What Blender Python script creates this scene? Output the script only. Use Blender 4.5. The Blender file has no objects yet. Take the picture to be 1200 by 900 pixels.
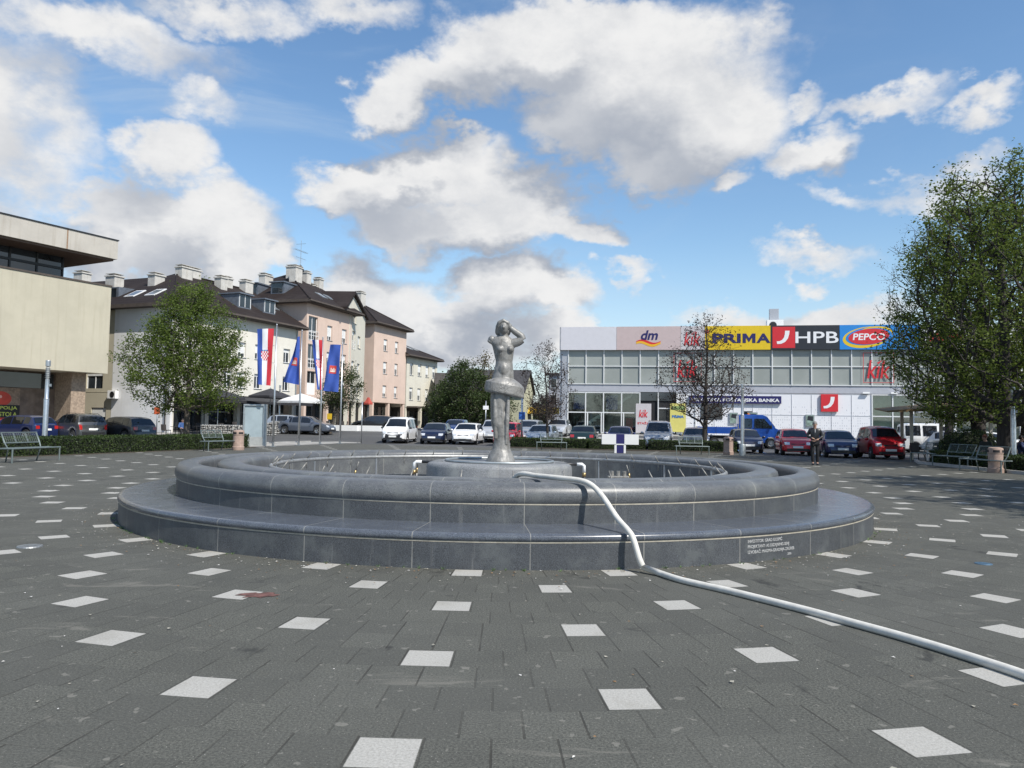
import bpy, bmesh, math, random
import numpy as np
from mathutils import Vector, Matrix, Euler
R = math.radians
random.seed(7)
C = bpy.data.collections.new("place"); bpy.context.scene.collection.children.link(C)
SC = bpy.context.scene

# ------------------------------------------------------------------ camera geometry
H, F, YH, ROLL = 1.45, 900.0, 497.0, R(0.95)
PITCH = math.atan((YH - 450) / F)
FX, FY = -0.20, 13.72                      # fountain centre

def ray(px, py):
    u, v = (px - 600) / F, -(py - 450) / F
    u, v = u * math.cos(ROLL) - v * math.sin(ROLL), u * math.sin(ROLL) + v * math.cos(ROLL)
    return Vector((u, math.cos(PITCH) - v * math.sin(PITCH), math.sin(PITCH) + v * math.cos(PITCH)))

def P(px, py, Y):                          # point seen at a pixel, at distance Y
    d = ray(px, py)
    return Vector((0, 0, H)) + d * (Y / d.y)

def zg(x, y):                              # height of the ground: the streets rise gently behind the square
    t = min(1, max(0, (y - 53) / 15.0))
    return 0.6 * t * t * (3 - 2 * t)

def G(px, py):
    d = ray(px, py); z = 0.0
    for _ in range(12):
        t = (z - H) / d.z; z = zg(d.x * t, d.y * t)
    return Vector((d.x * t, d.y * t, z))

def GX(px, Y):                             # point on the ground at distance Y under the column px
    yh = 497 + math.tan(ROLL) * (px - 600)
    p = P(px, yh, Y); p.z = zg(p.x, Y); return p

# ------------------------------------------------------------------ node helpers
class NT:
    def __init__(s, tree): s.t = tree; s.n = tree.nodes; s.l = tree.links
    def new(s, kind, **kw):
        n = s.n.new(kind)
        for k, v in kw.items(): setattr(n, k, v)
        return n
    def put(s, sock, v):
        if isinstance(v, bpy.types.NodeSocket): s.l.new(v, sock)
        elif v is not None: sock.default_value = v
    def m(s, op, a, b=None, c=None, clamp=False):
        n = s.new("ShaderNodeMath", operation=op, use_clamp=clamp)
        s.put(n.inputs[0], a); s.put(n.inputs[1], b); s.put(n.inputs[2], c)
        return n.outputs[0]
    def vm(s, op, a, b=None, c=None):
        n = s.new("ShaderNodeVectorMath", operation=op)
        s.put(n.inputs[0], a); s.put(n.inputs[1], b)
        if c is not None: s.put(n.inputs[2], c)
        return n.outputs["Value"] if op in ("LENGTH", "DOT_PRODUCT", "DISTANCE") else n.outputs[0]
    def ss(s, x, a, b, lo=0.0, hi=1.0):
        n = s.new("ShaderNodeMapRange", interpolation_type="SMOOTHSTEP")
        s.put(n.inputs[0], x); s.put(n.inputs[1], a); s.put(n.inputs[2], b); s.put(n.inputs[3], lo); s.put(n.inputs[4], hi)
        return n.outputs[0]
    def mix(s, f, a, b, mode="MIX"):
        n = s.new("ShaderNodeMix", data_type="RGBA", blend_type=mode)
        s.put(n.inputs[0], f); s.put(n.inputs[6], a); s.put(n.inputs[7], b)
        return n.outputs[2]
    def noise(s, vec, scale, detail=3, rough=0.55, dist=0.0, color=False):
        n = s.new("ShaderNodeTexNoise")
        if vec is not None: s.l.new(vec, n.inputs["Vector"])
        n.inputs["Scale"].default_value = scale; n.inputs["Detail"].default_value = detail
        n.inputs["Roughness"].default_value = rough; n.inputs["Distortion"].default_value = dist
        return n.outputs["Color" if color else "Fac"]
    def bump(s, h, strength=0.3, dist=0.02):
        n = s.new("ShaderNodeBump"); n.inputs["Strength"].default_value = strength; n.inputs["Distance"].default_value = dist
        s.l.new(h, n.inputs["Height"]); return n.outputs[0]
    def obj(s): return s.new("ShaderNodeTexCoord").outputs["Object"]
    def pos(s): return s.new("ShaderNodeNewGeometry").outputs["Position"]
    def xyz(s, v):
        n = s.new("ShaderNodeSeparateXYZ"); s.l.new(v, n.inputs[0]); return n.outputs

def c4(c): return (c[0], c[1], c[2], 1.0)
MATS = {}
def raw_mat(name):
    m = bpy.data.materials.new(name); m.use_nodes = True
    t = NT(m.node_tree); b = t.n["Principled BSDF"]
    return m, t, b

def mat(name, col, rough=0.6, metal=0.0, var=0.12, scale=3.0, bump=0.0, bscale=40.0, coat=0.0, spec=0.5, streak=0.0, emit=None):
    """A surface with its own colour, slight mottling, optional grain and rain streaks."""
    if name in MATS: return MATS[name]
    m, t, b = raw_mat(name)
    p = t.pos()
    col = tuple(col)
    out = None
    if var > 0:
        n1 = t.noise(p, scale, 5, 0.6)
        f = t.ss(n1, 0.3, 0.7)
        out = t.mix(f, c4([x * (1 - var) for x in col]), c4([min(1, x * (1 + var)) for x in col]))
    if streak > 0:
        mp = t.new("ShaderNodeMapping"); t.l.new(p, mp.inputs[0]); mp.inputs["Scale"].default_value = (2.2, 2.2, 0.12)
        n2 = t.noise(mp.outputs[0], 1.6, 4, 0.6)
        f2 = t.m("MULTIPLY", t.ss(n2, 0.48, 0.75), streak)
        out = t.mix(f2, out if out is not None else c4(col), c4([col[0] * .55, col[1] * .5, col[2] * .42]))
    if out is not None: t.l.new(out, b.inputs["Base Color"])
    else: b.inputs["Base Color"].default_value = c4(col)
    b.inputs["Roughness"].default_value = rough; b.inputs["Metallic"].default_value = metal
    b.inputs["Specular IOR Level"].default_value = spec
    if coat: b.inputs["Coat Weight"].default_value = coat; b.inputs["Coat Roughness"].default_value = 0.06
    if bump > 0: t.l.new(t.bump(t.noise(p, bscale, 3, 0.6), bump, 0.01), b.inputs["Normal"])
    if emit: b.inputs["Emission Color"].default_value = c4(emit[0]); b.inputs["Emission Strength"].default_value = emit[1]
    MATS[name] = m; return m

# ------------------------------------------------------------------ mesh builder
class MB:
    def __init__(s): s.v = []; s.f = []; s.mi = []
    def add(s, vs, fs, mi=0):
        o = len(s.v); s.v += [tuple(v) for v in vs]
        for f in fs: s.f.append(tuple(i + o for i in f)); s.mi.append(mi)
        return s
    def box(s, x0, x1, y0, y1, z0, z1, mi=0, bev=0.0):
        if bev > 0:
            bm = bmesh.new(); bmesh.ops.create_cube(bm, size=1)
            for v in bm.verts: v.co = Vector(((x0 + x1) / 2 + v.co.x * (x1 - x0), (y0 + y1) / 2 + v.co.y * (y1 - y0), (z0 + z1) / 2 + v.co.z * (z1 - z0)))
            bmesh.ops.bevel(bm, geom=bm.edges[:], offset=bev, segments=2, affect="EDGES", profile=0.6)
            bm.verts.index_update()
            s.add([v.co[:] for v in bm.verts], [[v.index for v in f.verts] for f in bm.faces], mi); bm.free(); return s
        vs = [(x0, y0, z0), (x1, y0, z0), (x1, y1, z0), (x0, y1, z0), (x0, y0, z1), (x1, y0, z1), (x1, y1, z1), (x0, y1, z1)]
        return s.add(vs, [(0, 3, 2, 1), (4, 5, 6, 7), (0, 1, 5, 4), (1, 2, 6, 5), (2, 3, 7, 6), (3, 0, 4, 7)], mi)
    def tube(s, path, rad, n=8, mi=0, caps=True):
        path = [Vector(p) for p in path]
        if not isinstance(rad, (list, tuple)): rad = [rad] * len(path)
        o = len(s.v); up = Vector((0, 0, 1)); last = None
        for i, p in enumerate(path):
            d = (path[min(i + 1, len(path) - 1)] - path[max(i - 1, 0)])
            if d.length < 1e-9: d = Vector((0, 0, 1))
            d.normalize()
            if last is None:
                a = d.cross(up)
                if a.length < 1e-3: a = d.cross(Vector((1, 0, 0)))
                a.normalize()
            else:
                a = last - d * last.dot(d)
                if a.length < 1e-6: a = d.orthogonal()
                a.normalize()
            last = a; b = d.cross(a)
            for k in range(n):
                t = 2 * math.pi * k / n
                s.v.append(tuple(p + a * (math.cos(t) * rad[i]) + b * (math.sin(t) * rad[i])))
        for i in range(len(path) - 1):
            for k in range(n):
                s.f.append((o + i * n + k, o + i * n + (k + 1) % n, o + (i + 1) * n + (k + 1) % n, o + (i + 1) * n + k)); s.mi.append(mi)
        if caps:
            s.f.append(tuple(o + k for k in reversed(range(n)))); s.mi.append(mi)
            e = o + (len(path) - 1) * n
            s.f.append(tuple(e + k for k in range(n))); s.mi.append(mi)
        return s
    def cyl(s, p0, p1, r0, r1=None, n=16, mi=0): return s.tube([p0, p1], [r0, r1 if r1 is not None else r0], n, mi)
    def lathe(s, prof, n=64, c=(0, 0, 0), mi=0, closed=False):
        o = len(s.v); k = len(prof)
        for j in range(n):
            t = 2 * math.pi * j / n
            for r, z in prof: s.v.append((c[0] + r * math.cos(t), c[1] + r * math.sin(t), c[2] + z))
        for j in range(n):
            j2 = (j + 1) % n
            for i in range(k if closed else k - 1):
                i2 = (i + 1) % k
                s.f.append((o + j * k + i, o + j2 * k + i, o + j2 * k + i2, o + j * k + i2)); s.mi.append(mi)
        return s
    def prism(s, poly, z0, z1, mi=0, ax="z"):
        n = len(poly)
        area = sum(poly[i][0] * poly[(i + 1) % n][1] - poly[(i + 1) % n][0] * poly[i][1] for i in range(n))
        if area < 0: poly = poly[::-1]
        if ax == "z": f = lambda a, b, c: (a, b, c)
        elif ax == "y": f = lambda a, b, c: (a, -c, b)          # polygon in (x,z); depth goes to -y
        vs = [f(x, y, z0) for x, y in poly] + [f(x, y, z1) for x, y in poly]
        fs = [tuple(reversed(range(n))), tuple(range(n, 2 * n))] + [(i, (i + 1) % n, n + (i + 1) % n, n + i) for i in range(n)]
        return s.add(vs, fs, mi)
    def loft(s, rings, mi=0, caps=True):
        o = len(s.v); n = len(rings[0])
        for r in rings: s.v += [tuple(p) for p in r]
        for i in range(len(rings) - 1):
            for k in range(n):
                s.f.append((o + i * n + k, o + i * n + (k + 1) % n, o + (i + 1) * n + (k + 1) % n, o + (i + 1) * n + k)); s.mi.append(mi)
        if caps:
            s.f.append(tuple(o + k for k in reversed(range(n)))); s.mi.append(mi)
            e = o + (len(rings) - 1) * n; s.f.append(tuple(e + k for k in range(n))); s.mi.append(mi)
        return s
    def ell(s, c, r, n=16, m=10, mi=0):
        rings = []
        for i in range(m + 1):
            t = -math.pi / 2 + math.pi * i / m; cr = max(math.cos(t), 0.02)
            rings.append([(c[0] + r[0] * cr * math.cos(2 * math.pi * k / n), c[1] + r[1] * cr * math.sin(2 * math.pi * k / n), c[2] + r[2] * math.sin(t)) for k in range(n)])
        return s.loft(rings, mi)
    def mesh(s, name, mats, smooth=False, autosmooth=None):
        me = bpy.data.meshes.new(name); me.from_pydata(s.v, [], s.f)
        for m in (mats if isinstance(mats, (list, tuple)) else [mats]): me.materials.append(m)
        me.polygons.foreach_set("material_index", s.mi)
        if smooth or autosmooth is not None:
            me.polygons.foreach_set("use_smooth", [True] * len(s.f))
        me.update()
        if autosmooth is not None: me.set_sharp_from_angle(angle=R(autosmooth))
        return me
    def build(s, name, mats, parent=None, smooth=False, autosmooth=None, loc=None, rot=None):
        return link(name, s.mesh(name, mats, smooth, autosmooth), parent, loc, rot)

def link(name, data, parent=None, loc=None, rot=None):
    o = bpy.data.objects.new(name, data); C.objects.link(o)
    if parent: o.parent = parent
    if loc is not None: o.location = loc
    if rot is not None: o.rotation_euler = (0, 0, rot) if not isinstance(rot, (tuple, list, Euler)) else rot
    return o

def tag(o, label, cat, group=None):
    o["label"] = label; o["category"] = cat
    if group: o["group"] = group
    return o
def struct(o, kind="structure"): o["kind"] = kind; return o
def thing(name, label, cat, loc=(0, 0, 0), rz=0.0, group=None):
    o = bpy.data.objects.new(name, None); C.objects.link(o)
    o.empty_display_size = 0.3; o.location = loc; o.rotation_euler = (0, 0, rz)
    return tag(o, label, cat, group)
def part(name, data, parent, label=None, loc=None, rot=None):
    o = link(name, data, parent, loc, rot)
    if label: o["label"] = label
    return o
def copy_tree(o, parent=None):
    c = o.copy(); C.objects.link(c)
    if parent: c.parent = parent
    for ch in o.children: copy_tree(ch, c)
    return c

FONT_CACHE = {}
def text_mesh(txt, size=1.0, ext=0.01, bold=0.0, shear=0.0, sx=1.0, align="CENTER"):
    """Lettering lying in the local x/z plane, facing -y, centred on the origin."""
    cu = bpy.data.curves.new("lettering", "FONT"); cu.body = txt; cu.size = size; cu.extrude = ext; cu.offset = bold; cu.shear = shear
    cu.align_x = align; cu.align_y = "CENTER"; cu.resolution_u = 4
    ob = bpy.data.objects.new("lettering", cu); C.objects.link(ob)
    bpy.context.view_layer.update()
    me = bpy.data.meshes.new_from_object(ob.evaluated_get(bpy.context.evaluated_depsgraph_get()))
    bpy.data.objects.remove(ob); bpy.data.curves.remove(cu)
    me.name = "lettering"
    for v in me.vertices:
        x, y, z = v.co; v.co = (x * sx, -z, y)
    return me
def lettering(parent, txt, m, at, size, ext=0.012, bold=0.0, shear=0.0, sx=1.0, name="lettering", fit=None, align="CENTER"):
    me = text_mesh(txt, size, ext, bold, shear, sx, align)
    if fit:                                     # (width, height) in metres
        xs = [v.co.x for v in me.vertices]; zs = [v.co.z for v in me.vertices]
        w, h = max(xs) - min(xs), max(zs) - min(zs); cx, cz = (max(xs) + min(xs)) / 2, (max(zs) + min(zs)) / 2
        for v in me.vertices: v.co.x = (v.co.x - cx) * fit[0] / w; v.co.z = (v.co.z - cz) * fit[1] / h
    me.materials.clear(); me.materials.append(m)
    return part(name, me, parent, loc=at)

def evaluated(ob):
    bpy.context.view_layer.update()
    me = bpy.data.meshes.new_from_object(ob.evaluated_get(bpy.context.evaluated_depsgraph_get()))
    ob.modifiers.clear(); ob.data = me
    return me
# ------------------------------------------------------------------ common materials
M = {}
M["steel"] = mat("brushed_steel", (.55, .56, .57), .35, .9, .08, 8)
M["galv"] = mat("galvanised_grey", (.36, .39, .40), .45, .6, .12, 6)
M["dark"] = mat("dark_void", (.012, .012, .014), .7, 0, .0)
M["black"] = mat("black_plastic", (.02, .02, .022), .45, 0, .1)
M["rubber"] = mat("tyre_rubber", (.018, .018, .019), .8, 0, .1, 8)
M["white"] = mat("white_paint", (.78, .78, .77), .45, 0, .03, 1)
M["pvc"] = mat("white_window_frame", (.75, .75, .74), .35, 0, .03)
M["shutter"] = mat("roller_shutter", (.72, .72, .70), .5, 0, .06, 2)
def glass_mat(name, col, rough=.04):
    if name in MATS: return MATS[name]
    m, t, b = raw_mat(name)
    n = t.noise(t.pos(), .35, 2)
    t.l.new(t.mix(t.ss(n, .35, .65), c4([x * .6 for x in col]), c4([x * 1.5 for x in col])), b.inputs["Base Color"])
    b.inputs["Roughness"].default_value = rough; b.inputs["Specular IOR Level"].default_value = .8
    MATS[name] = m; return m
M["pane"] = glass_mat("dark_window_glass", (.028, .034, .04))
M["carglass"] = glass_mat("car_glass", (.012, .014, .017), .02)
def clear_glass(name, tint=(.86, .92, .88), refl=.09):
    if name in MATS: return MATS[name]
    m, t, b = raw_mat(name)
    g = t.new("ShaderNodeBsdfGlossy"); g.inputs["Roughness"].default_value = .02
    tr = t.new("ShaderNodeBsdfTransparent"); tr.inputs[0].default_value = c4(tint)
    fr = t.new("ShaderNodeFresnel"); fr.inputs[0].default_value = 1.5
    f = t.m("ADD", t.m("MULTIPLY", fr.outputs[0], .8), refl, clamp=True)
    mx = t.new("ShaderNodeMixShader"); t.l.new(f, mx.inputs[0]); t.l.new(tr.outputs[0], mx.inputs[1]); t.l.new(g.outputs[0], mx.inputs[2])
    t.l.new(mx.outputs[0], t.n["Material Output"].inputs[0]); t.n.remove(b)
    MATS[name] = m; return m
M["clear"] = clear_glass("clear_shop_glass")

# ------------------------------------------------------------------ paving of the square
def paving_material():
    m, t, b = raw_mat("radial_paving")
    o = t.obj(); x, y, z = t.xyz(o)
    r = t.m("SQRT", t.m("ADD", t.m("MULTIPLY", x, x), t.m("MULTIPLY", y, y)))
    th = t.m("ARCTAN2", x, t.m("MULTIPLY", y, -1))
    w, r0, a0 = .3408, 6.185, R(-1.85)
    rowf = t.m("DIVIDE", t.m("SUBTRACT", r, r0 - w / 2), w)
    k = t.m("FLOOR", rowf); fr = t.m("FRACT", rowf)
    rc = t.m("ADD", t.m("MULTIPLY", k, w), r0)
    mm = t.m("MAXIMUM", t.m("ROUND", t.m("MULTIPLY", rc, 2 * math.pi / (26 * .300))), 1)
    k4 = t.m("FLOORED_MODULO", k, 4)
    odd = t.m("FLOORED_MODULO", k, 2)
    half = t.m("COMPARE", k4, 2, .1)
    s = t.m("SUBTRACT", t.m("MULTIPLY", t.m("SUBTRACT", th, a0), 26 / (2 * math.pi)), t.m("MULTIPLY", half, .5))
    sp = t.m("ADD", s, t.m("DIVIDE", .5, mm))
    j = t.m("FLOOR", t.m("MULTIPLY", t.m("FRACT", sp), mm))
    white = t.m("MULTIPLY", t.m("LESS_THAN", j, .5), t.m("LESS_THAN", odd, .5))
    q = t.m("ADD", t.m("MULTIPLY", sp, mm), t.m("MULTIPLY", odd, .5))
    fx = t.m("FRACT", q)
    pw = t.m("DIVIDE", t.m("MULTIPLY", rc, 2 * math.pi / 26), mm)
    dx = t.m("MULTIPLY", t.m("MINIMUM", fx, t.m("SUBTRACT", 1, fx)), pw)
    dy = t.m("MULTIPLY", t.m("MINIMUM", fr, t.m("SUBTRACT", 1, fr)), w)
    wob = t.m("MULTIPLY", t.noise(o, 9, 2), .006)
    wn = t.new("ShaderNodeTexWhiteNoise", noise_dimensions="2D")
    cv = t.new("ShaderNodeCombineXYZ"); t.put(cv.inputs[0], t.m("FLOOR", q)); t.put(cv.inputs[1], k); t.l.new(cv.outputs[0], wn.inputs["Vector"])
    rnd = wn.outputs["Value"]
    jr = t.ss(dx, t.m("ADD", wob, .000), t.m("ADD", wob, .0045))        # radial joints, open and dark
    jc = t.ss(dy, .001, .005)
    vis = t.ss(t.noise(o, 1.3, 2), .45, .68)                            # some joints are filled flush with sand
    jr = t.m("MAXIMUM", jr, t.m("MULTIPLY", t.m("SUBTRACT", 1, vis), .55))
    jc = t.m("MAXIMUM", jc, t.m("ADD", t.m("MULTIPLY", t.m("SUBTRACT", 1, vis), .3), .72))
    joint = t.m("MULTIPLY", jr, jc)
    fine = t.noise(o, 75, 5, .85); mid = t.noise(o, 28, 4, .6); big = t.noise(o, .35, 5, .62); patch = t.noise(o, 2.2, 4, .6)
    base = t.mix(t.ss(fine, .35, .68), (.033, .034, .029, 1), (.168, .167, .143, 1))
    base = t.mix(t.m("MULTIPLY", t.ss(big, .38, .66), .38), base, (.112, .112, .100, 1))
    base = t.mix(t.m("MULTIPLY", t.ss(patch, .5, .72), .22), base, (.046, .047, .043, 1))
    base = t.mix(t.m("MULTIPLY", rnd, .42), base, (.060, .060, .054, 1))
    speck = t.ss(t.noise(o, 95, 2, .5), .70, .73)
    base = t.mix(t.m("MULTIPLY", speck, .8), base, (.42, .40, .36, 1))
    spots = t.ss(t.noise(o, 9.5, 3, .5), .66, .69)                     # trodden chewing gum, drops
    base = t.mix(t.m("MULTIPLY", spots, .45), base, (.24, .23, .20, 1))
    mp = t.new("ShaderNodeMapping"); t.l.new(o, mp.inputs[0]); mp.inputs["Scale"].default_value = (.5, 1.6, 1); mp.inputs["Rotation"].default_value = (0, 0, .5)
    scuff = t.ss(t.noise(mp.outputs[0], 1.7, 6, .72, .8), .60, .70)                # dried puddle rims and trodden paths
    base = t.mix(t.m("MULTIPLY", scuff, .32), base, (.19, .18, .155, 1))
    stain = t.ss(t.noise(o, .95, 5, .7, .4), .62, .70); base = t.mix(t.m("MULTIPLY", stain, .55), base, (.030, .030, .028, 1))
    wcol = t.mix(t.ss(fine, .3, .7), (.27, .262, .235, 1), (.47, .455, .42, 1))
    mp = t.new("ShaderNodeMapping"); t.l.new(o, mp.inputs[0]); mp.inputs["Scale"].default_value = (.5, 1.6, 1); mp.inputs["Rotation"].default_value = (0, 0, .5)
    scuff = t.ss(t.noise(mp.outputs[0], 1.7, 6, .72, .8), .60, .70)                # dried puddle rims and trodden paths
    base = t.mix(t.m("MULTIPLY", scuff, .32), base, (.19, .18, .155, 1))
    stain = t.ss(t.noise(o, .95, 5, .7, .4), .62, .70); base = t.mix(t.m("MULTIPLY", stain, .55), base, (.030, .030, .028, 1))
    wcol = t.mix(t.m("MULTIPLY", t.ss(patch, .48, .7), .45), wcol, (.26, .245, .21, 1))
    edge = t.m("MULTIPLY", t.ss(dx, .008, .013), t.ss(dy, .016, .021))
    white = t.m("MULTIPLY", white, edge)
    col = t.mix(white, base, wcol)
    col = t.mix(t.m("MULTIPLY", t.m("SUBTRACT", 1, joint), .8), col, (.034, .032, .027, 1))
    t.l.new(col, b.inputs["Base Color"])
    rg = t.m("ADD", t.m("MULTIPLY", fine, .25), .62); t.l.new(rg, b.inputs["Roughness"])
    b.inputs["Specular IOR Level"].default_value = .2
    hgt = t.m("ADD", t.m("MULTIPLY", joint, .6), t.m("ADD", t.m("MULTIPLY", fine, .35), t.m("MULTIPLY", rnd, .12)))
    t.l.new(t.bump(hgt, .55, .006), b.inputs["Normal"])
    return m

def asphalt_material():
    m, t, b = raw_mat("asphalt"); p = t.pos()
    f = t.noise(p, 60, 3, .7); g = t.noise(p, .25, 5, .6)
    c = t.mix(t.ss(f, .35, .7), (.050, .051, .052, 1), (.095, .095, .095, 1))
    c = t.mix(t.m("MULTIPLY", t.ss(g, .42, .65), .5), c, (.115, .113, .108, 1))
    t.l.new(c, b.inputs["Base Color"]); b.inputs["Roughness"].default_value = .85
    t.l.new(t.bump(f, .3, .01), b.inputs["Normal"]); return m
def concrete_material(name, c0, c1):
    m, t, b = raw_mat(name); p = t.pos()
    c = t.mix(t.ss(t.noise(p, 1.1, 6, .65), .32, .68), c4(c0), c4(c1))
    t.l.new(c, b.inputs["Base Color"]); b.inputs["Roughness"].default_value = .85
    t.l.new(t.bump(t.noise(p, 45, 3), .25, .01), b.inputs["Normal"]); return m
M["asphalt"] = asphalt_material()
M["concrete"] = concrete_material("pale_concrete", (.27, .26, .24), (.38, .37, .345))
M["kerb"] = concrete_material("kerb_stone", (.30, .295, .28), (.42, .41, .39))
M["meadow"] = concrete_material("meadow", (.05, .07, .025), (.09, .10, .04))
M["soil"] = concrete_material("soil", (.05, .04, .03), (.08, .065, .05))

def sheet(name, ys, x0, x1, dz, m, xn=2):
    b = MB(); xs = [x0 + (x1 - x0) * i / (xn - 1) for i in range(xn)]
    vs = [(x, y, zg(x, y) + dz) for y in ys for x in xs]
    fs = [(j * xn + i, j * xn + i + 1, (j + 1) * xn + i + 1, (j + 1) * xn + i) for j in range(len(ys) - 1) for i in range(xn - 1)]
    return b.add(vs, fs).build(name, m, smooth=True)
ys = [-60, 0, 40, 53] + [53 + 15 * i / 10 for i in range(1, 11)] + [90, 140, 260]
struct(sheet("ground", [-1500, -300, 0, 53] + [53 + 1.5 * i for i in range(1, 11)] + [140, 400, 1800], -1800, 1800, -.03, M["meadow"]))
struct(sheet("road", ys, -90, 110, -.006, M["asphalt"], 3))

# the square itself: one sheet; the texture is centred on the fountain
PL = [(-26.5, -40), (-19.6, 20), (-17.6, 26.6), (-13.0, 41.5), (-10.6, 50.3), (-2, 46.9), (2, 46.6), (13.4, 45.4), (13.6, 36.0), (20.5, 36.2), (20.5, 10), (24, -40)]
me = bpy.data.meshes.new("plaza"); me.from_pydata([(x - FX, y - FY, 0) for x, y in PL], [], [tuple(range(len(PL)))]); me.materials.append(paving_material())
struct(link("plaza", me, loc=(FX, FY, .002)))
# pale pavement strip beside the flagpoles and its kerb
def strip(name, line, w, z0, z1, m):
    """a solid strip to the left of a polyline"""
    b = MB(); n = len(line); out = []
    for i, (x, y) in enumerate(line):
        a = Vector(line[max(0, i - 1)]); c = Vector(line[min(n - 1, i + 1)]); d = (c - a).normalized()
        out.append((x - d.y * w, y + d.x * w))
    rings = []
    for (x, y), (x2, y2) in zip(line, out):
        z = zg(x, y); rings.append([(x, y, z + z0), (x2, y2, z + z0), (x2, y2, z + z1), (x, y, z + z1)])
    return b.loft(rings).build(name, m)
edge = [(-18.6, 26.6), (-14.0, 41.5), (-11.0, 51.6), (-10.2, 52.6)]
struct(strip("pavement", edge, 2.6, -.02, .02, M["concrete"]))
struct(strip("kerb", [(-21.2, 27.4), (-16.6, 42.3), (-13.55, 52.3)], .16, -.05, .09, M["kerb"]))
# far side footway in front of the apartment row, and the forecourt of the shop building
struct(strip("footway", [(-33.5, 42), (-27.9, 56), (-22, 71), (-15.5, 92), (-9, 113)], 5.5, -.1, .10, M["concrete"]))
fc = [(2.5, 61.5), (36, 54.5), (80, 45.5), (84, 60), (36, 70.5), (3.0, 76.5)]
b = MB()
rings = [[(x, y, zg(x, y) - .1) for x, y in fc], [(x, y, zg(x, y) + .12) for x, y in fc]]
b.loft(rings); struct(b.build("forecourt", M["concrete"]))
# blue bay lines of the car park
M["blueline"] = mat("blue_road_paint", (.06, .22, .50), .7, 0, .2, 6)
b = MB()
for px, y0 in ((893, 530), (957, 532), (863, 527), (1003, 534)):
    p = G(px, y0); d = Vector((-.2, -.98, 0)); n = Vector((.98, -.2, 0)) * .06
    a, c = p + d * 2.0, p - d * 2.6
    b.add([(q.x, q.y, .004) for q in (a - n, a + n, c + n, c - n)], [(0, 1, 2, 3)])
struct(b.build("bay_markings", M["blueline"]))
# drain cover and coloured scraps on the paving
b = MB(); b.lathe([(.0, .012), (.125, .012), (.13, .0)], 24); 
for i in range(-3, 4): b.box(-.07, .07, i * .028 - .006, i * .028 + .006, .012, .016)
p = G(35, 641); o = b.build("drain_cover", mat("worn_iron", (.30, .31, .31), .5, .7, .2, 20), loc=(p.x, p.y, .003)); tag(o, "round pale metal drain cover set in the paving left of the fountain", "drain cover")
b = MB(); b.lathe([(.0, .006), (.085, .006), (.09, .0)], 24)
for i in range(-2, 3): b.box(-.045, .045, i * .022 - .004, i * .022 + .004, .006, .009)
p = G(1152.5, 661); o = b.build("hydrant_cover", mat("blue_iron", (.07, .13, .19), .6, .3, .2, 20), loc=(p.x, p.y, .003)); tag(o, "small blue round cover set in the paving right of the fountain", "utility cover")
rng = np.random.default_rng(5)
p = G(303, 698); b = MB(); pts = [(p.x + (.16 + .05 * math.sin(k * 2.1) + .03 * math.sin(k * 5.3)) * math.cos(k * .2618), p.y + (.09 + .03 * math.sin(k * 1.7)) * math.sin(k * .2618)) for k in range(24)]
b.add([(x, y, .006) for x, y in pts], [tuple(range(24))]); struct(b.build("paving_stain", mat("red_paint_stain", (.12, .055, .045), .8, 0, .5, 14)))
def scraps(n, cols, smin, smax, name, xr, yr):
    b = MB()
    for i in range(n):
        x, y = rng.uniform(*xr), rng.uniform(*yr)
        if rng.random() < .45:
            a = rng.uniform(0, 6.28); rr = 6.05 + abs(rng.normal(0, .35)); x, y = FX + rr * math.sin(a), FY - rr * math.cos(a)
        if math.hypot(x - FX, y - FY) < 6.04: continue
        s = rng.uniform(smin, smax); a = rng.uniform(0, 3.14); ca, sa = math.cos(a) * s, math.sin(a) * s; e = rng.uniform(.4, 1)
        z = .004 + rng.uniform(.001, .012)
        b.add([(x - ca, y - sa, z), (x + sa * e, y - ca * e, z + rng.uniform(0, s * .5)), (x + ca, y + sa, z), (x - sa * e, y + ca * e, z + rng.uniform(0, s * .4))], [(0, 1, 2, 3)], int(rng.integers(len(cols))))
    return struct(b.build(name, cols), "stuff")
scraps(2600, [mat("bud_scale", (.34, .32, .26), .8, 0, .2), mat("petal_white", (.62, .60, .56), .7, 0, .1), mat("dry_leaf", (.22, .13, .06), .8, 0, .3)], .006, .017, "litter", (-14, 14), (2.2, 26))
b = MB()
for i in range(150):
    a = rng.uniform(0, 6.28); rr = 6.035 + abs(rng.normal(0, .03)); x, y = FX + rr * math.sin(a), FY - rr * math.cos(a)
    for k in range(7):
        t = rng.uniform(0, 6.28); l = rng.uniform(.015, .045)
        b.add([(x, y, .002), (x + .006, y, .002), (x + math.cos(t) * l, y + math.sin(t) * l, rng.uniform(.012, .04))], [(0, 1, 2)])
struct(b.build("weeds", mat("weed_green", (.07, .13, .03), .6, 0, .3, 30)), "stuff")
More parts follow.
